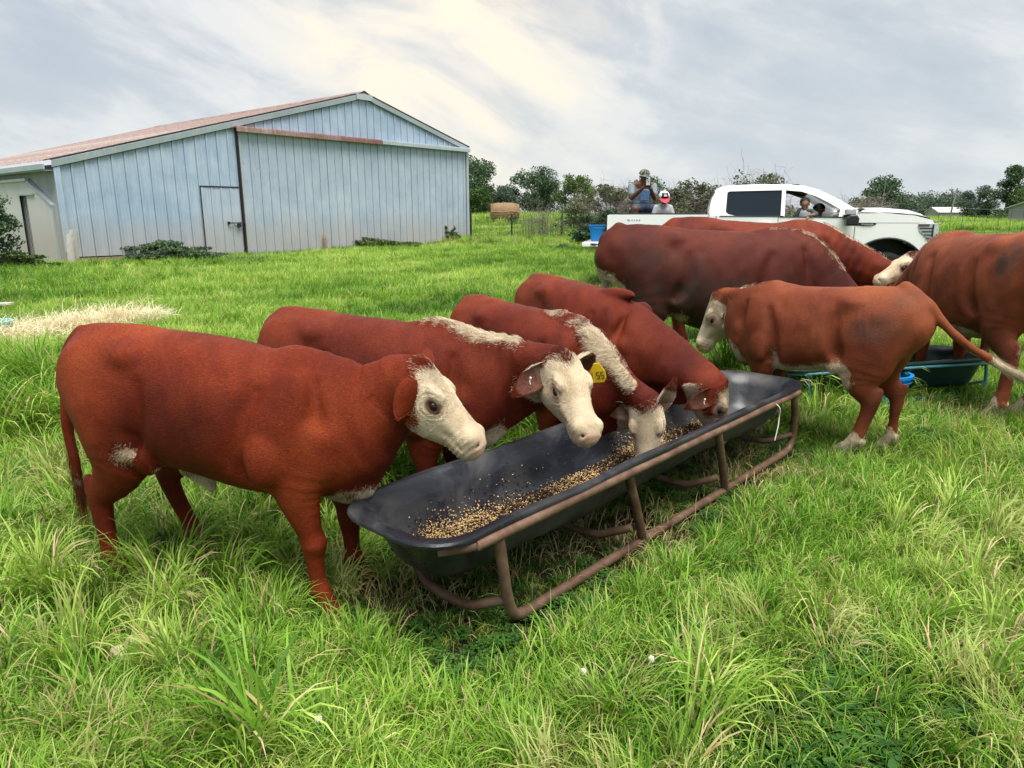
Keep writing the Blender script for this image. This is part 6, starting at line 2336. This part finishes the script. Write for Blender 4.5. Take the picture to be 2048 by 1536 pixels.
M_leafd = leaf_mat('leaves_dark', [(.1, (.032, .066, .034)), (.5, (.062, .112, .054)), (.9, (.115, .175, .085))])
M_leafm = leaf_mat('leaves_mid', [(.1, (.040, .080, .024)), (.5, (.085, .145, .040)), (.9, (.17, .23, .075))])
M_leafb = leaf_mat('leaves_blue', [(.1, (.050, .085, .065)), (.5, (.085, .125, .090)), (.9, (.14, .185, .125))])  # bluish tone carries the distance haze of the far trees; scrub shares it
M_leafo = leaf_mat('leaves_olive', [(.1, (.065, .085, .045)), (.5, (.120, .145, .078)), (.9, (.21, .23, .14))])
M_bark = simple_mat('bark', (.085, .068, .055), .9, var=.3, scale=9)
M_twig = simple_mat('grey_twigs', (.20, .165, .145), .9, var=.3, scale=9)


def leaf_cloud(name, clumps, n, size, mat, seed, parent, flat=.6):
    """thousands of leaf-sized faces gathered in clumps; gaps stay open between them"""
    r = np.random.default_rng(seed)
    C = np.array([c[:3] for c in clumps]); R = np.array([c[3:6] for c in clumps])
    w = R.prod(1) ** (2 / 3); w /= w.sum()
    k = r.choice(len(C), n, p=w)
    d = r.normal(size=(n, 3)); d /= np.linalg.norm(d, axis=1)[:, None]
    rad_ = r.random(n) ** .45
    P = C[k] + d * R[k] * rad_[:, None] * (1 + .18 * sm_noise(d * 3 + k[:, None], 2.0, seed + 1))[:, None]
    a = r.normal(size=(n, 3)); a /= np.linalg.norm(a, axis=1)[:, None]
    b2 = np.cross(a, r.normal(size=(n, 3))); b2 /= np.linalg.norm(b2, axis=1)[:, None] + 1e-9
    s = size * r.uniform(.55, 1.3, n)[:, None]
    V = np.stack([P - a * s, P + b2 * s * .55, P + a * s, P - b2 * s * .55], 1).reshape(-1, 3)
    Q = np.arange(4 * n).reshape(n, 4)
    me = fast_mesh(name, V, Q)
    sh = np.clip(.5 + .22 * r.normal(size=n) + .25 * sm_noise(C[k], 1.3, seed + 2), 0, 1)
    at_ = me.attributes.new('shade', 'FLOAT', 'POINT'); at_.data.foreach_set('value', np.repeat(sh, 4).astype(np.float32))
    return link(name, me, [mat], parent)


def tree(name, label, x, y, h_, w, mat, seed, n=2600, leaf=.16, trunk=.35, kind='round', cat='tree', group=None, low=.25, bark=None):
    r = np.random.default_rng(seed)
    t = empty(name, label, cat, (x, y, gz(x, y)), 0, group)
    mb = MB()
    th = h_ * trunk
    mb.tube(catmull([(0, 0, -.2), (r.normal() * .03 * h_, r.normal() * .03 * h_, th), (r.normal() * .04 * h_, r.normal() * .04 * h_, h_ * .75)], 4), [float(q) for q in np.linspace(.030 * h_, .008 * h_, 9)], 7)
    clumps = []
    nl = 9 if kind != 'bare' else 26
    for i in range(nl):
        a = i * 2.4 + r.normal() * .3
        zz = h_ * (low + (1 - low) * (i + .5) / nl * .92)
        prof = math.sin(PI * min(1, max(.05, (zz / h_ - low * .6) / (1 - low * .6)))) ** .6 if kind != 'cone' else (1.05 - zz / h_) * 1.2
        rr_ = w * .5 * prof * r.uniform(.45, .85)
        e = (rr_ * math.cos(a), rr_ * math.sin(a), zz)
        s0 = (0, 0, zz * .55)
        mid_ = (e[0] * .5, e[1] * .5, s0[2] + (zz - s0[2]) * .65)
        mb.tube(catmull([s0, mid_, e], 3), [float(q) for q in np.linspace(.014 * h_, .003 * h_, 7)], 5)
        cr = w * r.uniform(.16, .27) * (1 if kind != 'cone' else .8)
        clumps.append((*e, cr, cr, cr * r.uniform(.6, .85)))
    for i in range(12):
        a = r.uniform(0, 6.28); zz = h_ * r.uniform(low, .98)
        prof = math.sin(PI * min(1, max(.05, (zz / h_ - low * .6) / (1 - low * .6)))) ** .55 if kind != 'cone' else (1.05 - zz / h_) * 1.2
        rr_ = w * .5 * prof * r.uniform(.2, .95)
        cr = w * r.uniform(.09, .20)
        clumps.append((rr_ * math.cos(a), rr_ * math.sin(a), zz, cr, cr, cr * .75))
    mb.build('trunk', [bark or M_bark], t, smooth_angle=60)
    leaf_cloud('crown', clumps, n, leaf, mat, seed, t)
    return t


def brush(name, label, x, y, h_, w, d, seed, twigs=160, leaves=0, mat=None, leaf=.05, r0=.010, cat='shrub', arch=.5, group=None, dens=3):
    """a thicket of thin forking stems, with or without leaves"""
    r = np.random.default_rng(seed)
    t = empty(name, label, cat, (x, y, gz(x, y)), 0, group)
    mb = MB(); tips = []
    for i in range(twigs):
        bx, by = r.normal() * w * .20, r.normal() * d * .2
        a = r.uniform(0, 6.28)
        hh = h_ * r.uniform(.45, 1.0) * max(.35, 1 - (abs(bx) / (w * .62)) ** 2)
        sp = r.uniform(.15, .55) * w * .45
        p0 = np.array([bx, by, -.05]); p1 = p0 + [math.cos(a) * sp * .3, math.sin(a) * sp * .3 * d / w, hh * .5]
        p2 = p1 + [math.cos(a + r.normal() * .4) * sp * .55, math.sin(a) * sp * .4 * d / w, hh * r.uniform(.25, .5)]
        mb.tube([p0, p1, p2], [r0, r0 * .7, r0 * .3], 3, cap=False)
        tips.append(p2); tips.append(p1 * .5 + p2 * .5)
        for k in range(dens):
            f = r.uniform(.35, 1)
            q0 = p0 * (1 - f) + p2 * f if f > .5 else p0 * (1 - f * 2) + p1 * f * 2
            q0 = p1 + (p2 - p1) * r.random() if f > .5 else p0 + (p1 - p0) * (f * 2)
            q1 = q0 + r.normal(size=3) * [.10 * w, .08 * d, .08 * h_] + [0, 0, .07 * h_ * (1 if r.random() > arch else -.3)]
            mb.tube([q0, q0 * .5 + q1 * .5 + r.normal(size=3) * .03 * h_, q1], [r0 * .5, r0 * .35, r0 * .2], 3, cap=False)
            tips.append(q1)
    s_ = mb.build('stems', [M_twig], t)
    if leaves:
        cl = [(*tips[int(r.integers(0, len(tips)))], .11 * w * r.uniform(.5, 1.2), .11 * d * r.uniform(.5, 1.2), .09 * h_ * r.uniform(.6, 1.4)) for _ in range(60)]
        leaf_cloud('leaves', cl, leaves, leaf, mat, seed + 3, t)
    return t


def pxx(px, Y):
    """east offset of a thing seen at this bearing (slope of its bearing times its distance)"""
    return (px - 1024) / 1414.0 * Y


tree('oak_tree', 'dark green round tree just behind the right corner of the barn', -4.9, 88, 6.3, 8.6, M_leafd, 1, 11959, .15, low=.10)
tree('bushy_tree', 'bright green low bushy tree between the barn corner and the hay bale', -3.6, 74, 2.9, 3.6, M_leafm, 2, 5060, .11, low=.05)
tree('bushy_tree', 'dull green low tree directly behind the hay bale', -1.3, 92, 3.4, 4.4, M_leafb, 22, 5520, .13, low=.05)
tree('oak_tree', 'dark round field tree to the right of the hay bale', 2.7, 95, 5.9, 7.4, M_leafd, 3, 11959, .14, low=.10)
tree('oak_tree', 'lighter green tree standing between the round field tree and the thicket', 7.2, 82, 4.6, 4.6, M_leafm, 4, 7819, .12, low=.08)
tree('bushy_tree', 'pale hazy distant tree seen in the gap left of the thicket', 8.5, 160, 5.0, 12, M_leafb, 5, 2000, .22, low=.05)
brush('dead_shrub', 'leafless grey shrub standing in the wire fence right of the hay bale', 1.35, 37.2, 2.5, 2.6, 1.5, 6, 70, 0, r0=.012)
brush('thicket', 'grey brown thicket of dead branches left of the man on the pickup', 5.15, 36, 3.2, 5.6, 3, 7, 300, 15000, M_leafo, .07, r0=.013, dens=4)
brush('shrub', 'dark green dense shrub behind the tailgate of the pickup', 3.55, 25.5, 1.6, 2.6, 1.6, 8, 110, 14000, M_leafd, .045, r0=.008)
brush('thicket', 'olive thicket with tangled twigs right behind the two people in the truck bed', 8.2, 33, 3.1, 5.0, 3, 9, 260, 16000, M_leafo, .07, r0=.012)
brush('thicket', 'tall tangle of bare grey brambles behind the rear of the pickup cab', 9.9, 30, 3.5, 4.8, 3, 10, 300, 9000, M_leafo, .06, r0=.012, dens=5, arch=.7)
tree('young_tree', 'small green leafy sapling poking above the thicket behind the child', 7.6, 40, 3.0, 1.8, M_leafm, 11, 1300, .07, low=.3)
brush('thicket', 'pale grey green scrub between the shrub and the thicket beside the truck bed', 6.6, 34, 2.6, 4.2, 2.5, 12, 200, 12000, M_leafb, .06, r0=.011)
tree('oak_tree', 'round dark tree with grey dead limbs right above the pickup windscreen', 30.2, 60, 3.6, 4.2, M_leafd, 13, 7359, .10, low=.08)
brush('brush_pile', 'heap of bare grey branches beside the windscreen of the pickup', 25.0, 52, 2.9, 6.0, 3, 14, 260, 0, r0=.018, dens=5, cat='brush pile', arch=.6)
mb = MB()
for (x0, dx, hh) in ((0, 2.7, 2.35), (.7, 1.9, 1.9), (1.3, 2.4, 1.75)):
    mb.tube([(x0 + dx * i / 14, 0, hh * math.sin(PI * i / 14) ** .8) for i in range(15)], .022, 5, cap=False)
o = mb.build('cane_hoops', [M_twig], None); o.location = (22.6, 49, gz(22.6, 49) - .2)
tag(o, 'pale arching bramble canes curving over beside the pickup windscreen', 'brambles')
for i, (px, Y, h_, w, sd_) in enumerate(((1770, 210, 5.0, 11, 41), (1808, 240, 6.0, 13, 42), (1845, 235, 6.5, 14, 43), (1880, 250, 6.6, 14, 44), (1905, 240, 5.8, 12, 45))):
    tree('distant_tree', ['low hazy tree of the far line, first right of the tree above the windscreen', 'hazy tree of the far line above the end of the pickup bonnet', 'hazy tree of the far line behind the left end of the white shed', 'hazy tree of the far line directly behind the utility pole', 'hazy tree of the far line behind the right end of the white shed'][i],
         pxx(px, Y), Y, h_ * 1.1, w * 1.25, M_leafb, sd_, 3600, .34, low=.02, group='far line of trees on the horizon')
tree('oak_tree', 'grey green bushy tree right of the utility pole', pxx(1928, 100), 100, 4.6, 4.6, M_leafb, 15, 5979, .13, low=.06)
tree('tall_tree', 'tall irregular green tree near the right edge, highest against the sky', pxx(1985, 95), 95, 6.6, 6.2, M_leafd, 16, 9660, .14, kind='cone', low=.10)
tree('oak_tree', 'lighter green spreading tree at the right edge above the shed corner', pxx(2045, 92), 92, 4.6, 6.0, M_leafm, 17, 6899, .13, low=.1)
brush('hedge', 'low green hedge in front of the right hand trees', pxx(1985, 80), 80, 1.1, 8, 2, 18, 60, 3500, M_leafm, .09, r0=.02, cat='hedge')
tree('oak_tree', 'dark leafy bush hiding the left end of the cream shed', -12.9, 17.6, 1.9, 1.5, M_leafd, 19, 5200, .045, low=.02, cat='bush')
brush('weeds', 'dark green weeds growing over the foundation planks of the barn', -10.35, 21.75, .72, 4.6, 1.3, 20, 150, 15000, M_leafd, .050, r0=.004, cat='weeds')
brush('weeds', 'leafy weed climbing the right hand corner of the barn', -2.65, 31.2, .95, .7, .4, 21, 16, 700, M_leafm, .05, r0=.005, cat='weeds', arch=.3)
brush('weeds', 'low dark weeds at the middle of the sliding barn door', -5.2, 27.7, .55, 3.6, .8, 23, 60, 6000, M_leafm, .05, r0=.004, cat='weeds')
brush('weeds', 'rank weeds growing along the front of the cream shed', -12.9, 18.5, .55, 2.2, .8, 24, 60, 6000, M_leafm, .045, r0=.004, cat='weeds')

# ------------------------------------------------------------------ hay bale
b = NB('hay')
v = b.coord('Object', scale=(1, 6, 6))
n1 = b.noise(v, 9, 8, .75, 1.5)
b.set(color=b.ramp(n1, [(.32, (.10, .060, .032)), (.5, (.25, .165, .095)), (.66, (.42, .31, .19))]), rough=.95, spec=.1, normal=b.bump(n1, 1.0, .05))
M_hay = b.m
hb = empty('hay_bale', 'weathered brown round hay bale with a sagging thatched top', 'hay bale', (-.48, 48, gz(-.48, 48)), .1)
mb = MB(); rings = []
for i in range(15):
    x = -.92 + 1.84 * i / 14
    k = (1 - abs(x / .98) ** 3) ** .5 * .30 + .70
    rings.append([Vector((x + .05 * mnoise.noise(Vector((i, q, 1))), .74 * k * math.cos(a) * (1 + .05 * mnoise.noise(Vector((i * .7, q * .8, 3)))), .62 + .74 * k * math.sin(a) * (1 + .06 * mnoise.noise(Vector((i * .5, q * .6, 7))))  * (1 if math.sin(a) > 0 else .85))) for q, a in enumerate(np.linspace(0, 2 * PI, 25)[:-1])])
mb.loft(rings); mb.build('bale_body', [M_hay], hb, smooth_angle=60)
for z_ in (.78,):
    mb = MB(); mb.tube([(x, -.72, z_ + .02 * math.sin(x * 5)) for x in np.linspace(-.98, .98, 12)], .022, 5); mb.build('twine', [simple_mat('twine', (.40, .25, .15), .9)], hb)
r_ = np.random.default_rng(4)
mb = MB()
for k in range(420):
    a = r_.uniform(-.2, PI + .2); x = r_.uniform(-1, 1)
    p = np.array([x, .70 * math.cos(a), .62 + .72 * math.sin(a)])
    q = p + np.array([r_.normal() * .12, math.cos(a) * .04 - .02, -.06 + r_.normal() * .05])
    mb.tube([tuple(p), tuple(q)], .006, 3, cap=False)
lo = mb.build('loose_hay', [M_hay], hb); lo['kind'] = 'stuff'

# ------------------------------------------------------------------ far sheds, pole, antenna
M_sh1 = simple_mat('far_shed_wall', (.34, .335, .33), .7, var=.15, scale=.4)
M_sh2 = simple_mat('far_shed_roof', (.62, .61, .57), .6, var=.08, scale=.4)


def far_shed(label, x, y, L_, W_, hw, hr, rz, cols):
    t = empty('farm_shed', label, 'shed', (x, y, gz(x, y) - .2), rz)
    n = cols
    for i in range(n):
        mb = MB(); mb.box((-L_ / 2 + L_ * (i + .5) / n, -W_ / 2 - .012 * (i % 2), hw / 2), (L_ / n * .97, .06, hw)); mb.build('wall_panel', [M_sh1], t)
    mb = MB(); mb.add([(-L_ / 2, -W_ / 2, 0), (-L_ / 2, W_ / 2, 0), (-L_ / 2, W_ / 2, hw), (-L_ / 2, 0, hr), (-L_ / 2, -W_ / 2, hw), (L_ / 2, -W_ / 2, 0), (L_ / 2, W_ / 2, 0), (L_ / 2, W_ / 2, hw), (L_ / 2, 0, hr), (L_ / 2, -W_ / 2, hw)], [(0, 4, 3, 2, 1), (5, 6, 7, 8, 9), (1, 2, 7, 6)])
    mb.build('end_wall', [M_sh1], t)
    for sg in (-1, 1):
        mb = MB(); e = .25
        V = [(-L_ / 2 - e, sg * (W_ / 2 + e), hw - .06), (L_ / 2 + e, sg * (W_ / 2 + e), hw - .06), (L_ / 2 + e, 0, hr + .04), (-L_ / 2 - e, 0, hr + .04)]
        mb.add(V + [(a, b_, c - .06) for a, b_, c in V], [(0, 1, 2, 3), (7, 6, 5, 4), (0, 4, 5, 1), (1, 5, 6, 2), (3, 2, 6, 7), (0, 3, 7, 4)]); mb.build('roof', [M_sh2], t)
    mb = MB(); mb.box((L_ * .12, -W_ / 2 - .04, hw * .42), (1.1, .05, hw * .8)); mb.build('doorway_shade', [M_dark], t)  # dark slab on the wall face, coloured as a shaded opening
    return t


far_shed('long low pale metal shed far beyond the bonnet of the pickup', pxx(1888, 118), 118, 7.4, 5.0, 1.35, 2.05, -.12, 10)
far_shed('grey metal shed cut off by the right edge of the picture', pxx(2070, 66), 66, 4.8, 4, 1.75, 2.2, .1, 8)
pole = empty('utility_pole', 'leaning grey wooden utility pole standing before the far white shed', 'utility pole', (pxx(1875, 88), 88, gz(52, 88) - .3))
mb = MB(); mb.tube([(0, 0, 0), (.22, 0, 2.1), (.50, 0, 4.15)], [.13, .11, .085], 8); mb.build('pole', [simple_mat('pole_wood', (.22, .20, .18), .9)], pole, smooth_angle=60)
mb = MB()
mb.tube([(.5, 0, 4.0), (.95, 0, 3.6), (1.0, 0, 3.0), (.55, 0, 2.5)], .016, 4, cap=False)
mb.tube([(.48, 0, 3.9), (3.6, 2, 3.72), (7.5, 4, 3.70), (13, 7, 3.9)], .014, 4, cap=False)
mb.build('cable', [M_black], pole)
mb = MB(); mb.tube([(0, 0, 0), (.10, 0, 4.2)], [.02, .010], 5)
o = mb.build('antenna_mast', [simple_mat('grey_mast', (.40, .40, .41), .6)], None); o.location = (pxx(1741, 58) , 58, gz(29, 58))
tag(o, 'thin grey antenna mast sticking up above the tree behind the windscreen', 'antenna')
mb = MB(); mb.box((0, 0, .03), (26, 1.5, .06)); o = mb.build('gravel_road', [simple_mat('gravel', (.30, .28, .25), .95)], None); o.location = (pxx(1975, 84), 84, gz(55, 84) + .02); o['kind'] = 'structure'
# ------------------------------------------------------------------ the herd
RED1 = dict(dark=(.060, .0065, .0022), mid=(.138, .0165, .0042), lite=(.262, .047, .0110))
RED2 = dict(dark=(.053, .0065, .0032), mid=(.112, .0150, .0058), lite=(.200, .036, .0120))
RED3 = dict(dark=(.033, .0060, .0038), mid=(.070, .0120, .0070), lite=(.132, .028, .0135))
RED4 = dict(dark=(.107, .022, .0090), mid=(.185, .044, .0175), lite=(.280, .080, .0320))


def fc(d, k=1.15):
    return tuple(tuple(x * k for x in d[c]) for c in ('dark', 'mid', 'lite'))


C_bright = coat_mat('coat_bright_red', **RED1)
C_red = coat_mat('coat_red', **RED2)
C_deep = coat_mat('coat_deep_red', **RED3)
C_tan = coat_mat('coat_tan_red', **RED4)
EATERS = 'young cattle eating along the black trough'
BACK = 'grown cattle crowding behind the calves'

make_cow('calf', 'bright red white-faced calf nearest the camera, standing at the near end of the trough', EATERS,
         (-1.10, 2.64, 0), rad(-16), 1.06, (-.315, 2.45, .985), (-.085, 2.40, .735), C_bright, h=.0065, seed=1, lx=1.05, drop=.02, neck_drop=.05, ear_len=.118, leg_fat=.95, jaw=1.16, fore_x=.035, wdrop=.035, fur=95000, fur_cols=fc(RED1),
         legs={'fr': (.045, .0), 'fl': (.06, -.02), 'hr': (-.01, 0), 'hl': (.20, .02)}, cheek=1.0,
         white={'prims': [('hline', [(.62, 0, -.36), (.35, 0, -.42), (.12, 0, -.46), (-.06, -.05, -.46)], [.10, .10, .07, .03]),
                          ('ell', (.50, 0, .42), (.10, .09, .09)), ('line', [(-.05, .0, .43), (-.14, 0, .42), (-.30, 0, .52)], [.045, .065, .05]),
                          ('line', [(-.31, -.17, .575), (-.25, -.15, .545), (-.17, -.10, .50), (-.08, -.04, .465)], [.030, .030, .022, .02])], 'sheath': True, 'ear': 9, 'tailw': .02, 'switch': (.12, .035, .015)},
         tail=[(-1.764, 2.88, 1.015), (-1.85, 2.92, 0.941), (-1.903, 2.93, 0.765), (-1.915, 2.92, 0.589), (-1.893, 2.9, 0.46), (-1.891, 2.9, 0.356)],
         ear_rot={1: (-.6, .9, .55, .6, .3, 0), -1: (.50, .42, -.75, -.35, -.85, -.1)}, tags=[])

make_cow('calf', 'red white-faced calf with a yellow ear tag, lowering its head over the trough', EATERS,
         (-.60, 3.27, 0), rad(-22), 1.035, (.225, 2.95, .915), (.34, 2.74, .65), C_red, h=.0065, seed=2, jaw=1.10, fur=70000, fur_cols=fc(RED2),
         hup=(.3, -.5, 1), legs={'fr': (-.1, 0), 'fl': (-.1, 0)}, white={'prims': [('hline', [(.6, 0, -.3), (.3, 0, -.40), (.1, 0, -.44)], [.12, .12, .1]), ('ell', (.52, 0, .46), (.09, .08, .16))], 'ear': .3},
         stripe=(.22, .80, .045), eye_dark=.45, eye_open=.6, neck_drop=.0,
         tail=[(-1.07, 3.46, 1.0), (-1.14, 3.50, .955), (-1.185, 3.52, .85), (-1.19, 3.52, .6), (-1.17, 3.5, .45)],
         ear_rot={1: (-.2, 1., -.25, .85, .1, .4), -1: (.30, .75, -.45, .4, .5, .75)}, hooves=(), tags=[('yellow', 1, (.72, .0)), ('pin', -1, (.45, .01))])

make_cow('calf', 'red calf with long shaggy white neck stripe, white face down in the trough middle', EATERS,
         (.12, 3.84, 0), rad(-48), 1.01, (0.634, 3.250, 0.606), (0.648, 3.200, 0.301), C_red, h=.0065, seed=3, jaw=1.10, fur=60000, fur_cols=fc(RED2),
         hup=(-.30, -1, .5), legs={'fr': (-.12, 0), 'fl': (-.12, 0)}, white={'prims': [('hline', [(.3, 0, -.38), (.1, 0, -.42)], [.12, .1])], 'ear': .55},
         stripe=(.10, 1.0, .048), eye_dark=.5, eye_open=.3, drop=.05,
         ear_rot={1: (-1., .6, .1, .5, .5, .5), -1: (.05, 1., -.25, .3, .2, .9)}, hooves=())

make_cow('calf', 'deep red calf with brown cheek and white blaze, eating at the far trough end', EATERS,
         (.49, 4.56, 0), rad(-57), 1.07, (1.185, 3.840, 0.588), (1.245, 3.87, 0.345), C_red, h=.0075, seed=4, jaw=1.10, fur=48000, fur_cols=fc(RED2),
         hup=(.95, -.25, .25), legs={'fr': (-.1, 0), 'fl': (-.1, 0)}, face='blaze', head_l=.325, white={'prims': []}, eye_dark=.6, drop=.08, fold_k=.5,
         ear_rot={-1: (.2, .5, -.8, 0, .9, .4)}, hooves=(), tags=[('pin', -1, (.45, .01))])

make_cow('bull', 'huge dark red bull with grubby black flanks standing broadside behind the feeding calves', BACK,
         (1.80, 6.2, 0), rad(-2), 1.38, (3.02, 5.85, .70), (3.16, 5.80, .30), C_deep, h=.011, seed=5, fur=30000, fur_cols=fc(RED3, 1.25), fur_len=.010,
         lx=1.16, girth=1.12, belly=.12, stripe=(.26, .8, .018), crest=.0, hooves=(1,),
         dirt=[((-.35, -.2, .66), (.30, .3, .22), .55), ((-.05, -.25, .50), (.7, .3, .22), .85), ((.33, -.2, .5), (.2, .3, .25), .5), ((.32, -.13, .2), (.12, .1, .25), .7)],
         white={'prims': [('ell', (-.28, -.16, .44), (.07, .09, .045))]},
         tail=[(.92, 6.22, 1.37), (.82, 6.22, 1.25), (.80, 6.22, 1.0), (.82, 6.22, .8)])

make_cow('calf', 'tan red calf with a black hip smudge, facing left with tail swung out', 'calves standing apart from the trough',
         (1.97, 4.56, 0), rad(133), 1.055, (1.477, 5.15, .925), (1.363, 5.25, .555), C_tan, h=.0075, seed=6, lx=.95, leg_fat=.93, jaw=1.12, fur=55000, fur_cols=fc(RED4),
         hup=(-.75, .2, .5), legs={'fr': (-.05, 0), 'fl': (-.08, -.02), 'hr': (-.03, 0), 'hl': (.10, .0)},
         white={'prims': [('line', [(.10, .06, .46), (-.05, .08, .45), (-.15, .10, .46), (-.24, .11, .50)], [.10, .10, .11, .105]), ('ell', (.44, .06, .55), (.09, .09, .10)),
                          ('hline', [(.3, 0, -.38), (.08, 0, -.46)], [.12, .12]), ('line', [(.17, .20, .60), (.14, .18, .52), (.12, .12, .47)], [.010, .022, .05]), ('brown', (-.1, .17, .48), (.03, .04, .02))],
                'socks': (.16, .16, .16, .16), 'ear': 9, 'switch': (.50, .40, .28), 'tailw': .22}, stripe=(.32, .62, .018), eye_dark=.45, eye_open=.45,
         dirt=[((-.44, .16, .80), (.12, .12, .08), 1.0), ((-.36, .16, .83), (.06, .12, .04), .9), ((-.52, .05, .95), (.06, .1, .06), .6), ((-.48, .12, .33), (.06, .06, .12), .4)],
         tail=[(2.33, 4.20, 1.07), (2.42, 4.11, .985), (2.50, 4.05, .87), (2.62, 4.01, .76), (2.78, 3.98, .66), (2.95, 3.97, .575)],
         ear_rot={1: (.40, .60, -.65, .2, .8, .5)}, ear_len=.17, tags=[('pin', 1, (.4, .01))])

make_cow('cow', 'red cow with a sagging back standing between the dark bull and the white pickup', BACK,
         (2.62, 7.75, 0), rad(-3), 1.43, (4.25, 7.4, .80), (4.45, 7.3, .40), C_red, h=.012, seed=7, fur=16000, fur_cols=fc(RED2, 1.25), fur_len=.010,
         lx=1.12, girth=1.05, belly=.05, hooves=(), stripe=(.40, .9, .014))

make_cow('cow', 'dark red cow with a white poll, head lowered in front of the pickup front wheel', BACK,
         (5.05, 7.05, 0), rad(183), 1.20, (3.90, 7.02, 1.115), (3.56, 7.00, .90), C_deep, h=.011, seed=8, fur=14000, fur_cols=fc(RED3, 1.3), fur_len=.010,
         face='blaze', hup=(-.4, 0, 1), hooves=())

make_cow('cow', 'big tan red cow with pale muddy hind feet, cut off by the right edge', BACK,
         (3.72, 5.60, 0), rad(90), 1.36, (3.72, 6.95, .80), (3.45, 7.15, .45), C_tan, h=.011, seed=9, fur=30000, fur_cols=fc(RED4, 1.1), fur_len=.010,
         lx=1.0, girth=1.1, belly=.08, legs={'hr': (.02, .10), 'hl': (-.02, .02)}, white={'prims': [('ell', (-.02, .10, .44), (.16, .12, .07))], 'socks': (.14, .14, .13, .13)},
         stripe=(.30, .8, .018), dirt=[((-.42, .2, .88), (.08, .1, .13), .85), ((-.02, .12, .42), (.2, .14, .09), .7), ((-.4, .15, .3), (.12, .12, .2), .45)],
         tail=[(3.72, 4.83, 1.33), (3.73, 4.75, 1.24), (3.74, 4.71, .97), (3.74, 4.71, .6)])
